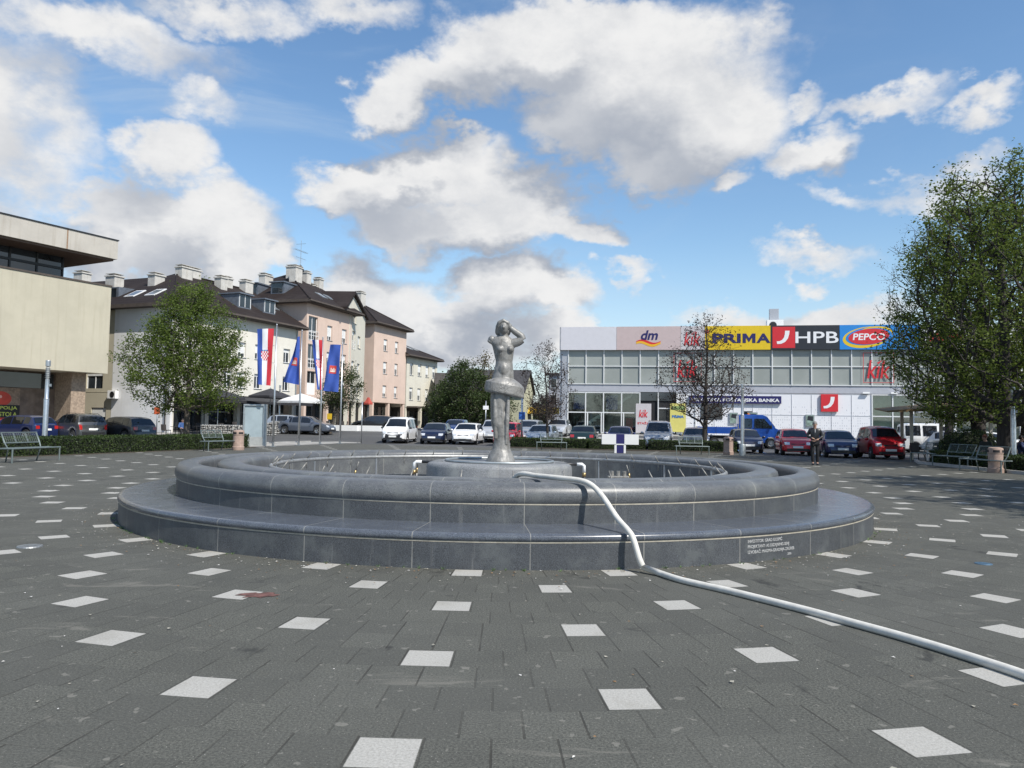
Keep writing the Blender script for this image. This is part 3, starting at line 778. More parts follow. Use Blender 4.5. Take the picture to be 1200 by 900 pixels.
    end_patch(True, -hw * .42, hw * .42, zhl - .10, zhl - .02, CM["trim"], "grille", out=.013)
    end_patch(True, -hw * .7, hw * .7, clear + .06, clear + .20, CM["trim"], "air_intake", out=.013)
    if dark_bumper:
        end_patch(True, -hw * .90, hw * .90, clear + .05, zhl - .13, M["black"], "front_bumper", nx=10, out=.009)
        end_patch(False, -hw * .90, hw * .90, clear + .05, Ht * .33, M["black"], "rear_bumper", nx=10, out=.009)
    end_patch(True, -.26, .26, clear + .22, clear + .33, CM["plate"], "number_plate", out=.024)
    end_patch(False, -.26, .26, Ht * (.40 if style != "van" else .36), Ht * (.40 if style != "van" else .36) + .11, CM["plate"], "number_plate", out=.024)
    bb = MB(); s = sec(S["ws"][0] - .02)
    for sg in (-1, 1):
        mb_ = MB(); x0 = sg * s[4][0]; y0 = -((S["ws"][0] - .05) * L - L / 2); z0 = s[4][1] + .05
        mb_.ell((x0 + sg * .12, y0, z0 + .05), (.10, .055, .075), 12, 8); mb_.tube([(x0, y0, z0), (x0 + sg * .08, y0, z0 + .03)], .02, 6)
        mb_.build("mirror", M["black"] if dark_bumper else paintm, car, smooth=True)
        if rails:
            rb = MB(); t0, t1 = .18, .55
            rb.tube([w3(t * L, sg * sec(t)[5][0] * .93, zt(t) + (.035 if 0 < q < 6 else -.02)) for q, t in enumerate([t0 + (t1 - t0) * k / 6 for k in range(7)])], .014, 6)
            rb.build("roof_rail", M["black"], car, smooth=True)
    # door seams
    return car
def place_car(car, px, Y, head, sc=1.0, dz=0.0):
    p = GX(px, Y); car.location = (p.x, p.y, p.z - .004 + dz); car.rotation_euler = (0, 0, R(head)); car.scale = (sc,) * 3
    return car
PB = paint("dark_blue", (.012, .022, .085)); PN = paint("navy", (.010, .016, .045)); PS = paint("silver", (.42, .44, .46), .6); PG = paint("grey_metal", (.085, .088, .092), .5)
PW = paint("white", (.78, .78, .77), 0); PR_ = paint("red", (.60, .016, .030), .05); PD = paint("dark_red", (.40, .010, .018), .1); PK = paint("black", (.010, .010, .012), .2); PL_ = paint("pale_blue", (.36, .42, .50), .5)
PGB = paint("grey_blue", (.13, .15, .19), .5); PGR = paint("dark_green", (.010, .030, .028), .3)
# by the cultural hall on the left
place_car(make_car("hatch", 4.1, 1.70, 1.46, PB, "dark blue hatchback parked beside the hall, behind the metal lamp post and bench"), 26, 47.5, -108, 1.04)
place_car(make_car("suv", 4.2, 1.78, 1.60, PG, "grey compact SUV with roof rails, parked between two hatchbacks by the hall", rails=True, dark_bumper=True), 92, 48, -128, 1.04)
place_car(make_car("hatch", 4.2, 1.78, 1.48, paint("graphite", (.045, .05, .06), .5), "graphite grey hatchback seen from behind, parked by the clipped hedge near the leafy tree"), 145, 49, -118, 1.04)
# in the street before the apartment row
place_car(make_car("hatch", 4.0, 1.70, 1.46, PS, "silver hatchback half hidden behind the stone-filled baskets of the cafe"), 341, 63, 98)
place_car(make_car("sedan", 4.6, 1.78, 1.43, PGB, "grey blue saloon parked next to the white parasol"), 359, 62, 78)
place_car(make_car("hatch", 4.2, 1.75, 1.46, PK, "black hatchback parked in front of the arcade of the pink houses"), 438, 73, -83)
# middle row
place_car(make_car("van", 4.38, 1.80, 1.80, PW, "white delivery van with black bumper and roof bars", "van", dark_bumper=True, rails=True), 469, 54.5, -5)
place_car(make_car("hatch", 4.2, 1.78, 1.46, PN, "dark navy hatchback parked between the white van and the white hatchback"), 512, 54, -4)
place_car(make_car("hatch", 4.2, 1.78, 1.48, PW, "white hatchback parked just left of the statue"), 549, 54, -7)
place_car(make_car("hatch", 4.0, 1.72, 1.44, paint("mid_blue", (.02, .05, .16)), "blue hatchback behind the navy and the white hatchbacks"), 535, 61, -6)
place_car(make_car("mpv", 4.3, 1.75, 1.62, paint("pale_silver", (.50, .51, .52), .4), "pale grey people carrier just visible behind the legs of the statue"), 579, 58, -4)
place_car(make_car("mpv", 3.6, 1.62, 1.60, PR_, "red small car whose front shows at the right side of the statue"), 596, 52, -10)
place_car(make_car("mpv", 4.5, 1.82, 1.66, PS, "silver people carrier parked behind the pale blue car"), 621, 58, -12)
place_car(make_car("hatch", 4.3, 1.76, 1.46, PL_, "pale blue saloon behind the hedge, at the foot of the small bare tree"), 636, 51.5, -12)
place_car(make_car("hatch", 4.2, 1.75, 1.45, paint("light_silver", (.56, .57, .58), .5), "light silver car farthest back, beyond the pale blue one"), 655, 64, -12)
place_car(make_car("sedan", 4.5, 1.75, 1.44, PGR, "dark green saloon seen from behind, red tail lamps towards the hedge"), 685, 52.5, 170)
place_car(make_car("hatch", 4.1, 1.72, 1.44, paint("blue_violet", (.035, .045, .14), .4), "blue saloon behind the white T-shaped sign"), 727, 52.5, -11)
bl = make_car("van", 4.14, 1.76, 1.82, PS, "silver van with roof bars parked behind the hedge beside the T-shaped sign", "van", rails=True); place_car(bl, 772, 49.5, -14)
place_car(make_car("hatch", 4.1, 1.70, 1.44, PGB, "grey blue hatchback behind the larger bare tree"), 815, 49.5, -12)
place_car(make_car("hatch", 3.8, 1.66, 1.40, PN, "dark blue small car parked in front of the blue truck by the metal post"), 873, 46, -8)
place_car(make_car("hatch", 3.96, 1.65, 1.45, PR_, "bright red hatchback parked behind the walking man"), 929, 43.5, -12)
place_car(make_car("hatch", 3.8, 1.66, 1.42, PB, "dark blue small hatchback parked between the two red cars"), 980, 41, -13)
place_car(make_car("mpv", 3.55, 1.62, 1.66, PD, "dark red mini people carrier parked at the right end of the row"), 1031, 40, -9)
# beyond the big trees
place_car(make_car("van", 4.8, 1.85, 1.95, PW, "white van standing in front of the shop beyond the leafy trees", "van"), 1098, 51, 75)
place_car(make_car("hatch", 4.2, 1.75, 1.48, PS, "silver hatchback glimpsed between the tree trunks"), 1128, 49, 60)
place_car(make_car("hatch", 4.2, 1.75, 1.48, PW, "white hatchback parked beyond the thick tree trunk"), 1157, 50, 75)

# blue tipper truck
def make_truck():
    tr = thing("flatbed_truck", "blue crew cab tipper truck parked in front of the bank", "truck")
    pb = paint("truck_blue", (.012, .075, .36), .05)
    def y(l): return -(l - 2.85)
    W = 1.95; h = W / 2
    prof = [(2.45, .50), (2.45, 2.28), (2.62, 2.36), (4.05, 2.36), (4.35, 2.25), (4.95, 1.42), (5.45, 1.20), (5.62, .98), (5.68, .55), (5.55, .38), (4.95, .38)]
    for k in range(9):
        a = math.pi * k / 8; prof.append((4.62 + .42 * math.cos(a), .38 + .42 * math.sin(a)))
    prof += [(4.18, .38), (2.5, .42)]
    b = MB(); n = len(prof); rings = []
    for x, sh in ((-h, .04), (-h + .04, 0), (h - .04, 0), (h, .04)):
        ring = []
        cx, cz = sum(p[0] for p in prof) / n, sum(p[1] for p in prof) / n
        for l, z in prof:
            inset = .10 * max(0, (z - 1.3)) * (1 if abs(x) > h - .02 else 0)
            xx = x - math.copysign(.12 * max(0, z - 1.25), x)
            ring.append((xx, y(l + (cx - l) * sh * .5), z + (cz - z) * sh * .5))
        rings.append(ring)
    b.loft(rings).build("cab", pb, tr, autosmooth=35)
    for sg in (-1, 1):
        for q, poly in enumerate(([(2.62, 1.42), (2.62, 2.08), (3.35, 2.08), (3.35, 1.42)], [(3.50, 1.42), (3.50, 2.08), (4.16, 2.08), (4.70, 1.46), (4.70, 1.42)])):
            w = MB(); vs = [(sg * (h - .12 * max(0, z - 1.25) + .008), y(l), z) for l, z in poly]
            w.add(vs, [tuple(range(len(vs)))]); w.build("side_window", CM["glass"], tr)
        w = MB(); w.add([(sg * (h + .006), y(l), z) for l, z in ((3.40, .6), (3.43, .6), (3.43, 1.40), (3.40, 1.40))], [(0, 1, 2, 3)]); w.build("door_seam", M["dark"], tr)
        w = MB(); w.ell((sg * (h + .14), y(4.62), 1.52), (.09, .06, .17), 10, 8); w.tube([(sg * (h - .05), y(4.6), 1.42), (sg * (h + .1), y(4.62), 1.45)], .02, 6); w.build("mirror", M["black"], tr, smooth=True)
        w = MB(); w.box(min(sg * .55, sg * .86), max(sg * .55, sg * .86), y(5.66), y(5.55), .82, 1.0, bev=.02); w.build("headlight", CM["head"], tr)
    w = MB(); w.add([(-h + .22, y(4.93) - .02, 1.50), (h - .22, y(4.93) - .02, 1.50), (h - .26, y(4.40) - .02, 2.20), (-h + .26, y(4.40) - .02, 2.20)], [(0, 1, 2, 3)]); w.build("windscreen", CM["glass"], tr)
    w = MB(); w.box(-h + .02, h - .02, y(5.72), y(5.5), .40, .66, bev=.03); w.build("front_bumper", M["black"], tr)
    bed = MB(); bed.box(-1.02, 1.02, y(2.35), y(-.45), .98, 1.06); 
    bed.box(-1.02, -.98, y(2.35), y(-.45), 1.06, 1.46); bed.box(.98, 1.02, y(2.35), y(-.45), 1.06, 1.46); bed.box(-.98, .98, y(2.35), y(2.31), 1.06, 1.70); bed.box(-.98, .98, y(-.41), y(-.45), 1.06, 1.46)
    for sg in (-1, 1):
        for l in (-.35, .9, 2.25): bed.box(min(sg * 1.02, sg * 1.05), max(sg * 1.02, sg * 1.05), y(l) - .03, y(l) + .03, .98, 1.48)
        for z in (1.18, 1.32): bed.box(min(sg * 1.02, sg * 1.032), max(sg * 1.02, sg * 1.032), y(2.3), y(-.4), z, z + .03)
    bed.build("load_bed", pb, tr)
    ch = MB(); ch.box(-.42, -.30, y(4.2), y(-.4), .62, .84); ch.box(.30, .42, y(4.2), y(-.4), .62, .84); ch.box(-.30, .30, y(1.0), y(.7), .62, .80); ch.box(.45, .85, y(2.2), y(1.5), .45, .80, bev=.03); ch.box(-.85, -.45, y(2.2), y(1.5), .45, .80, bev=.03)
    ch.build("chassis", M["black"], tr)
    bc = MB(); bc.cyl((.1, y(3.2), 2.36), (.1, y(3.2), 2.50), .08, n=12); bc.box(-.45, .5, y(3.3), y(3.1), 2.35, 2.39); bc.build("beacon", mat("amber_beacon", (.55, .18, .03), .25, 0, .1), tr)
    for l in (.75, 4.62):
        for sg in (-1, 1):
            wb = MB(); rt = .35
            wb.lathe([(rt * .6, -.11), (rt * .96, -.11), (rt, -.08), (rt, .08), (rt * .96, .11), (rt * .6, .11)], 24, closed=True); mw = wb.mesh("wheel", CM["tyre"], autosmooth=40)
            for v in mw.vertices: x, yy, z = v.co; v.co = (z, x, yy)
            wo = part("wheel", mw, tr, loc=(sg * .86, y(l), rt))
            rb = MB(); rb.lathe([(0, .04), (rt * .25, .04), (rt * .3, .01), (rt * .5, .01), (rt * .62, .06), (rt * .62, -.05), (0, -.05)], 20); mr = rb.mesh("rim", CM["rim"], autosmooth=30)
            for v in mr.vertices: x, yy, z = v.co; v.co = ((z + .05) * sg, x, yy)
            part("rim", mr, wo)
    return tr
tk = make_truck(); place_car(tk, 871, 55.5, 80)
# ------------------------------------------------------------------ buildings
def frame_at(p, ang):                       # local x runs along the facade (left to right), local -y points out of it
    return Matrix.Translation(Vector(p)) @ Matrix.Rotation(ang, 4, "Z")
def ang_of(a, b): return math.atan2(b[1] - a[1], b[0] - a[0])

def wall_panel(b, L, z0, z1, openings, depth=.22, y=0.0, mi=0, x_start=0.0):
    """Facade sheet at y (facing -y) with real openings and their reveals."""
    xs = sorted(set([x_start, x_start + L] + [v for o in openings for v in (o[0], o[0] + o[2])]))
    zs = sorted(set([z0, z1] + [v for o in openings for v in (o[1], o[1] + o[3])]))
    for i in range(len(xs) - 1):
        for j in range(len(zs) - 1):
            cx, cz = (xs[i] + xs[i + 1]) / 2, (zs[j] + zs[j + 1]) / 2
            if any(o[0] < cx < o[0] + o[2] and o[1] < cz < o[1] + o[3] for o in openings): continue
            b.add([(xs[i], y, zs[j]), (xs[i + 1], y, zs[j]), (xs[i + 1], y, zs[j + 1]), (xs[i], y, zs[j + 1])], [(0, 1, 2, 3)], mi)
    for x, z, w, h in openings:
        q = [(x, z), (x + w, z), (x + w, z + h), (x, z + h)]
        for k in range(4):
            (ax, az), (bx, bz) = q[k], q[(k + 1) % 4]
            b.add([(ax, y, az), (ax, y + depth, az), (bx, y + depth, bz), (bx, y, bz)], [(0, 1, 2, 3)], mi)
WCACHE = {}
def window_at(parent, x, z, w, h, kind="window", shut=.5, y=0.0, depth=.16, frame="pvc"):
    """A window as a part: frame, with pane, shutter and sill as its own pieces."""
    key = (round(w, 2), round(h, 2), kind, frame)
    if key not in WCACHE:
        f = MB(); t = .06
        f.box(0, t, 0, .06, 0, h); f.box(w - t, w, 0, .06, 0, h); f.box(t, w - t, 0, .06, 0, t); f.box(t, w - t, 0, .06, h - t, h)
        if w > .8: f.box(w / 2 - .035, w / 2 + .035, 0, .05, t, h - t)
        if kind == "balcony": f.box(t, w - t, 0.002, .055, h * .36, h * .36 + .06)
        p_ = MB(); p_.box(t, w - t, .025, .035, t, h - t)
        WCACHE[key] = (f.mesh("window", M[frame]), p_.mesh("pane", M["pane"]))
    fm, pm = WCACHE[key]
    o = part("window", fm, parent, loc=(x, y + depth, z)); part("pane", pm, o)
    if shut > .02:
        s = MB(); hh = (h - .1) * shut; s.box(.05, w - .05, -.012, .012, h - .05 - hh, h - .05)
        n = int(hh / .09)
        for i in range(n): s.box(.05, w - .05, -.017, -.012, h - .05 - hh + i * .09 + .01, h - .05 - hh + i * .09 + .075)
        s.build("shutter", M["shutter"], o)
    if kind == "window":
        s = MB(); s.box(-.05, w + .05, -depth - .06, -.005, -.045, -.003); s.build("sill", M["galv"], o)
    if kind == "balcony":
        s = MB(); n = max(3, int(w / .34)); yy = -depth - .07
        for zz in (.08, .52, .98): s.box(-.04, w + .04, yy, yy + .03, zz, zz + .04)
        for i in range(n + 1): s.box(-.04 + i * (w + .05) / n, -.01 + i * (w + .05) / n, yy + .002, yy + .028, .0, 1.02)
        s.build("railing", M["white"], o)
    if kind == "door_panel":
        s = MB(); s.box(.06, w - .06, -.01, .02, .06, h * .5); s.build("lower_panel", M["white"], o)
    return o
ROOFM = None
def roof_material():
    m, t, b = raw_mat("brown_roof_tiles"); p = t.pos(); x, y, z = t.xyz(p)
    row = t.m("FRACT", t.m("MULTIPLY", z, 3.6)); sh = t.ss(row, 0, .25)
    n = t.noise(p, 5, 4, .6); n2 = t.noise(p, .5, 4, .6)
    c = t.mix(n, (.012, .008, .007, 1), (.030, .021, .018, 1)); c = t.mix(t.m("MULTIPLY", t.ss(n2, .45, .7), .5), c, (.038, .030, .027, 1))
    t.l.new(c, b.inputs["Base Color"]); b.inputs["Roughness"].default_value = .75; b.inputs["Specular IOR Level"].default_value = .25
    t.l.new(t.bump(t.m("ADD", t.m("MULTIPLY", sh, 1.0), t.m("MULTIPLY", n, .4)), .6, .04), b.inputs["Normal"]); return m
M["roof"] = roof_material()
M["soffit"] = mat("brown_soffit", (.075, .06, .05), .8, 0, .15)
def hip_roof(parent, L, D, ze, rise, ov=.6, hl=True, hr=True, ridge_y=None, name="roof", th=.28):
    ry = ridge_y if ridge_y is not None else D / 2
    run = ry + ov
    xl = -ov + (run if hl else 0); xr = L + ov - (run if hr else 0)
    e = [(-ov, -ov), (L + ov, -ov), (L + ov, D + ov), (-ov, D + ov)]
    b = MB()
    vs = [(x, y, ze) for x, y in e] + [(x, y, ze + th) for x, y in e] + [(xl, ry, ze + rise), (xr, ry, ze + rise)]
    b.add(vs, [(0, 3, 2, 1)], 1)
    b.add(vs, [(0, 1, 5, 4), (1, 2, 6, 5), (2, 3, 7, 6), (3, 0, 4, 7)], 1)
    b.add(vs, [(4, 5, 9, 8), (6, 7, 8, 9), (5, 6, 9), (7, 4, 8)], 0)
    o = b.build(name, [M["roof"], M["soffit"]], parent)
    if hl or hr:
        rb = MB(); rb.tube([(xl, ry, ze + rise + .02), (xr, ry, ze + rise + .02)], .10, 6)
        if hl: rb.tube([(-ov, -ov, ze + th), (xl, ry, ze + rise + .02)], .09, 6)
        if hr: rb.tube([(L + ov, -ov, ze + th), (xr, ry, ze + rise + .02)], .09, 6)
        rb.build("ridge_tiles", M["roof"], o)
    rb = MB(); rb.tube([(-ov, -ov - .07, ze + .12), (L + ov, -ov - .07, ze + .12)], .075, 8); rb.build("gutter", M["soffit"], o)
    o["run"] = run; o["rise"] = rise - th; o["ze"] = ze + th; o["ov"] = ov; o["D"] = ry * 2; o["L"] = L; o["hl"] = int(hl); o["hr"] = int(hr)
    return o
M["chimney"] = mat("chimney_render", (.50, .48, .44), .85, 0, .12, 2, streak=.35)
def chimney(roof, x, y, z0, z1, w=1.3, d=.7, cowls=2):
    if "run" in roof:
        hs = [y, roof["D"] - y] + ([x] if roof["hl"] else []) + ([roof["L"] - x] if roof["hr"] else [])
        zr = roof["ze"] + min((q + roof["ov"]) for q in hs) / roof["run"] * roof["rise"]; zr = min(zr, roof["ze"] + roof["rise"]); z0, z1 = zr - 1.2, zr + z1 * .8; w *= .85
    b = MB(); b.box(x - w / 2, x + w / 2, y - d / 2, y + d / 2, z0, z1); b.box(x - w / 2 - .08, x + w / 2 + .08, y - d / 2 - .08, y + d / 2 + .08, z1 + .001, z1 + .12)
    for i in range(cowls):
        xx = x - w / 2 + w * (i + .5) / cowls; b.box(xx - .14, xx + .14, y - .14, y + .14, z1 + .12, z1 + .24)
    b.box(x - w / 2 - .02, x + w / 2 + .02, y - d / 2 - .02, y + d / 2 + .02, z1 + .25, z1 + .29)
    return b.build("chimney", M["chimney"], roof)
def on_slope(o, y):                            # height of the front slope at distance y behind the facade
    return o["ze"] + (y + o["ov"]) / o["run"] * o["rise"]
def skylight(o, x, y, w=.9, l=1.3):
    sl = o["rise"] / o["run"]; k = math.cos(math.atan(sl)); b = MB(); dy = l * k
    z0, z1 = on_slope(o, y), on_slope(o, y + dy); n = Vector((0, -sl, 1)).normalized() * .07
    q = [Vector((x, y, z0)), Vector((x + w, y, z0)), Vector((x + w, y + dy, z1)), Vector((x, y + dy, z1))]
    b.add([p + n for p in q] + [p - n * .5 for p in q], [(0, 1, 2, 3), (0, 4, 5, 1), (1, 5, 6, 2), (2, 6, 7, 3), (3, 7, 4, 0)])
    f = b.build("skylight", M["galv"], o)
    c = sum(q, Vector()) / 4; g = MB(); g.add([c + (p - c) * .84 + n * 1.12 for p in q], [(0, 1, 2, 3)]); g.build("pane", glass_mat("roof_glass", (.20, .23, .26), .08), f)
def dormer(o, x, y, w=1.7, h=1.25):
    z0 = on_slope(o, y); sl = o["rise"] / o["run"]; dy = h / sl * .98
    b = MB(); b.add([(x, y, z0 - .1), (x + w, y, z0 - .1), (x + w, y, z0 + h), (x, y, z0 + h), (x, y + dy, z0 + h), (x + w, y + dy, z0 + h), (x, y + .1, z0 - .1), (x + w, y + .1, z0 - .1)], [(0, 1, 2, 3), (0, 3, 4), (1, 5, 2)])
    b.box(x - .12, x + w + .12, y - .25, y + dy, z0 + h + .001, z0 + h + .12)
    d = b.build("dormer", mat("zinc_sheet", (.16, .18, .21), .5, .4, .15, 3), o)
    g = MB(); g.box(x + .15, x + w - .15, y - .03, y - .005, z0 + .15, z0 + h - .1); p_ = g.build("pane", M["pane"], d)
    g = MB()
    for xx in (x + .1, x + w / 2 - .03, x + w - .16): g.box(xx, xx + .06, y - .05, y - .031, z0 + .1, z0 + h - .05)
    g.build("window_frame", M["pvc"], d)
def stucco(name, col, streak=.12): return mat(name, col, .88, 0, .05, .7, bump=.12, bscale=30, streak=streak)
CREAM = stucco("cream_render", (.66, .63, .555)); PINK = stucco("salmon_render", (.60, .46, .38)); WHITER = stucco("white_render", (.68, .68, .68)); BEIGE = stucco("beige_render", (.46, .42, .32)); PALE = stucco("pale_cream_render", (.60, .57, .48))
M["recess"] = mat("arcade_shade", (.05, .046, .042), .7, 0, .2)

def block(name, label, A, Bp, D, zb, z_over, z_eave, wallm, wins, end_m=None, recess=1.6, gable=False, ground=None, cat="apartment building", end_D=None):
    """Upper storeys over a recessed ground floor. A, Bp: facade corners on the ground, left and right."""
    L = math.hypot(Bp[0] - A[0], Bp[1] - A[1]); an = ang_of(A, Bp)
    root = thing(name, label, cat, (A[0], A[1], zb), an)
    b = MB(); ops = [(x, z, w, h) for x, z, w, h, *_ in wins]
    wall_panel(b, L, z_over, z_eave, ops)
    b.add([(0, 0, z_over), (0, D, z_over), (L, D, z_over), (L, 0, z_over)], [(0, 1, 2, 3)])
    b.add([(L, 0, z_over), (L, D, z_over), (L, D, z_eave), (L, 0, z_eave)], [(0, 1, 2, 3)])
    b.add([(L, D, z_over), (0, D, z_over), (0, D, z_eave), (L, D, z_eave)], [(0, 1, 2, 3)])
    b.add([(0, 0, z_eave), (L, 0, z_eave), (L, D, z_eave), (0, D, z_eave)], [(0, 1, 2, 3)])
    b.build("facade", wallm, root)
    eD = end_D or D
    b = MB(); b.add([(0, eD, z_over), (0, 0, z_over), (0, 0, z_eave), (0, eD, z_eave)], [(0, 1, 2, 3)]); b.build("end_wall", end_m or wallm, root)
    for x, z, w, h, *k in wins: window_at(root, x, z, w, h, *(k if k else ()))
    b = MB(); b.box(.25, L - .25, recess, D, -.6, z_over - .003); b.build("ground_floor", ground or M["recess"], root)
    n = max(2, int(L / 3.6))
    for i in range(n + 1):
        x = .02 + i * (L - .44) / n; p_ = MB(); p_.box(x, x + .40, .06, .46, -.6, z_over - .002); p_.build("pillar", wallm, root)
    for i in range(n):
        x = .6 + i * (L - .44) / n; w = (L - .44) / n - .55
        f = MB(); f.box(x, x + w, recess - .06, recess - .005, .1, z_over - .5); f.box(x + w / 2 - .03, x + w / 2 + .03, recess - .10, recess - .061, .1, z_over - .5); f.box(x, x + w, recess - .10, recess - .061, 2.3, 2.36)
        f.build("shop_window", M["pane"], root)
    return root, L

GA = lambda px, Y: (GX(px, Y).x, Y)
# cream house with the brown hipped roof
A1, B1 = GA(199, 61), GA(345.5, 75.5)
L1 = math.hypot(B1[0] - A1[0], B1[1] - A1[1])
def row(xs, z, w, h, kind="window", shut=(.5,)): return [(x, z, w, h, kind, shut[i % len(shut)]) for i, x in enumerate(xs)]
w1 = row([1.2, 3.4, 5.8, 7.4, 9.6, 13.6], 6.55, 1.0, 1.35, shut=(.55, .3, .6, .75, .6, .25)) + row([1.2, 3.4, 5.8, 7.4, 9.6, 13.6], 3.85, 1.0, 1.35, shut=(.3, .6, .2, .3, .15, .1))
cream, L = block("cream_apartment_house", "cream apartment house with brown hipped roof and a cafe below, behind the young linden", A1, B1, 13, .45, 3.1, 9.95, CREAM, w1, end_m=WHITER, recess=1.2, end_D=6.4)
b = MB(); b.box(.0, .22, .0, 6.4, -.6, 3.097); b.build("end_wall_base", WHITER, cream)
r1 = hip_roof(cream, L, 13, 9.95, 4.3, .75, True, False)
for x, y, z0, z1, w, c in ((6.6, 5.8, 0, .95, 1.5, 2), (3.9, 6.2, 0, .8, 1.3, 2), (8.6, 6.6, 0, .8, 1.2, 2), (10.6, 5.2, 0, 1.1, 1.0, 2), (12.4, 6.2, 0, .8, 1.1, 2), (15.0, 6.0, 0, 1.1, 1.3, 2)): chimney(r1, x, y, z0, z1, w, .8, c)
for x, y in ((10.2, 2.2), (13.4, 1.6), (14.9, 2.4)): skylight(r1, x, y)
for x in (8.2, 11.6): dormer(r1, x, .9)
b = MB(); b.tube([(L - .12, -.10, -.3), (L - .12, -.10, 9.9)], .055, 8); b.build("downpipe", M["galv"], cream)
b = MB(); b.tube([(.3, -.02, 9.9), (-.12, .0, 9.6), (-.12, .4, 9.3), (-.12, .4, 0)], .05, 8); b.build("downpipe", M["black"], cream)
# end wall sky-lights on the hip
sl_ = MB()
for y in (3.1, 5.4):
    z0 = 9.95 + .28 + (.4 + .75) / (6.5 + .75) * 4.0; f = MB()
    q = [Vector((-.75 + 1.6, y, 0)), Vector((-.75 + 1.6, y + 1.1, 0)), Vector((-.75 + 2.9, y + 1.1, 0)), Vector((-.75 + 2.9, y, 0))]
    for p_ in q: p_.z = 10.23 + (p_.x + .75) / 7.25 * 4.02
    nn = Vector((-.485, 0, .875)) * .07
    f.add([p_ + nn for p_ in q] + [p_ - nn for p_ in q], [(3, 2, 1, 0), (0, 1, 5, 4), (1, 2, 6, 5), (2, 3, 7, 6), (3, 0, 4, 7)])
    s_ = f.build("skylight", M["pvc"], r1); c_ = sum(q, Vector()) / 4; g = MB(); g.add([c_ + (p_ - c_) * .8 + nn * 1.1 for p_ in q], [(3, 2, 1, 0)]); g.build("pane", glass_mat("roof_glass", (.20, .23, .26), .08), s_)
# beige wing set back behind its end wall
Aw = Vector(A1) + Vector((-math.sin(an := ang_of(A1, B1)), math.cos(an))) * 6.4
wing = thing("beige_house_wing", "beige wing with dark windows between the cultural hall and the white end wall", "apartment building", (Aw.x, Aw.y, .45), an)
b = MB(); ops = []
# its visible wall looks along local -x
for (y, z, w, h) in ((1.1, 6.3, 1.5, 1.5), (1.1, 3.4, 1.9, 1.7), (5.0, 3.4, 1.9, 1.0), (.6, -.2, 1.7, 2.0), (5.6, -.1, 1.2, 2.1)): ops.append((y, z, w, h))
bb = MB(); wall_panel(bb, 16, -.6, 9.9, ops)
b.add([(-v[1] * -1 + .02, v[0], v[2]) for v in bb.v], [tuple(reversed(f)) for f in bb.f]); b.build("facade", BEIGE, wing)
for (y, z, w, h) in ops:
    f = MB(); f.box(.16, .22, y, y + w, z, z + h); g = f.build("window", M["pane"], wing); f = MB()
    for yy in (y, y + w / 2 - .03, y + w - .06): f.box(.12, .159, yy, yy + .06, z, z + h)
    f.box(.12, .158, y + .06, y + w - .06, z + h - .06, z + h); f.build("frame", mat("blue_frame", (.05, .08, .18), .5) if z < 1 else M["pvc"], g)
    f = MB(); f.box(.09, .115, y + .06, y + w - .06, z + h * .62, z + h - .06); f.build("shutter", M["shutter"], g)
b = MB(); b.box(.25, 12, 0, 16, -.6, 9.9); b.build("core", BEIGE, wing)
b = MB(); vs = [(-.7, -.4, 9.9), (-.7, 17, 9.9), (6, 17, 13.6), (6, -.4, 13.6), (-.7, -.4, 10.15), (-.7, 17, 10.15), (6, 17, 13.9), (6, -.4, 13.9), (12.7, 17, 10.15), (12.7, -.4, 10.15)]
b.add(vs, [(0, 1, 5, 4), (0, 3, 2, 1)], 1); b.add(vs, [(4, 5, 6, 7), (7, 6, 8, 9)], 0); rw = b.build("roof", [M["roof"], M["soffit"]], wing)
for x, y, z0, z1 in ((3.4, 4.2, 11.6, 13.5), (5.2, 10.5, 12, 14.5)): chimney(rw, x, y, z0, z1, 1.0, 1.1, 1)
b = MB(); b.add([(1.1, 1.0, 10.9), (1.1, 3.2, 10.9), (1.1, 3.2, 12.1), (1.1, 1.0, 12.1), (3.3, 1.0, 12.2), (3.3, 3.2, 12.2)], [(3, 2, 1, 0), (3, 4, 5, 2), (0, 4, 3), (1, 2, 5)]); dz = b.build("dormer", mat("zinc_sheet", (.16, .18, .21), .5, .4, .15, 3), rw)
g = MB(); g.box(1.06, 1.09, 1.25, 2.95, 11.15, 12.0); g.build("pane", M["pane"], dz)
o = MB(); o.box(-.30, .0, 0, .85, 0, .62, bev=.02); o.lathe([(0, .0), (.22, .0), (.24, .02)], 20, (0, 0, 0)); 
ac = thing("air_conditioner", "white air conditioning unit hung on the end wall beside the beige wing", "air conditioner", frame_at((A1[0], A1[1], .45), an) @ Vector((-.02, 5.6, 2.55)), an)
MB().box(-.32, 0, 0, .9, 0, .66, bev=.02).build("casing", M["white"], ac)
f = MB(); f.lathe([(.0, 0), (.24, 0), (.25, .02), (.22, .025)], 20); fmsh = f.mesh("fan_grille", M["black"])
for v in fmsh.vertices: x, y, z = v.co; v.co = (-.322 - z, .36 + x, .33 + y)
part("fan_grille", fmsh, ac)
f = MB(); f.box(-.3, 0, .1, .14, -.06, -.002); f.box(-.3, 0, .76, .80, -.06, -.002); f.build("bracket", M["galv"], ac)

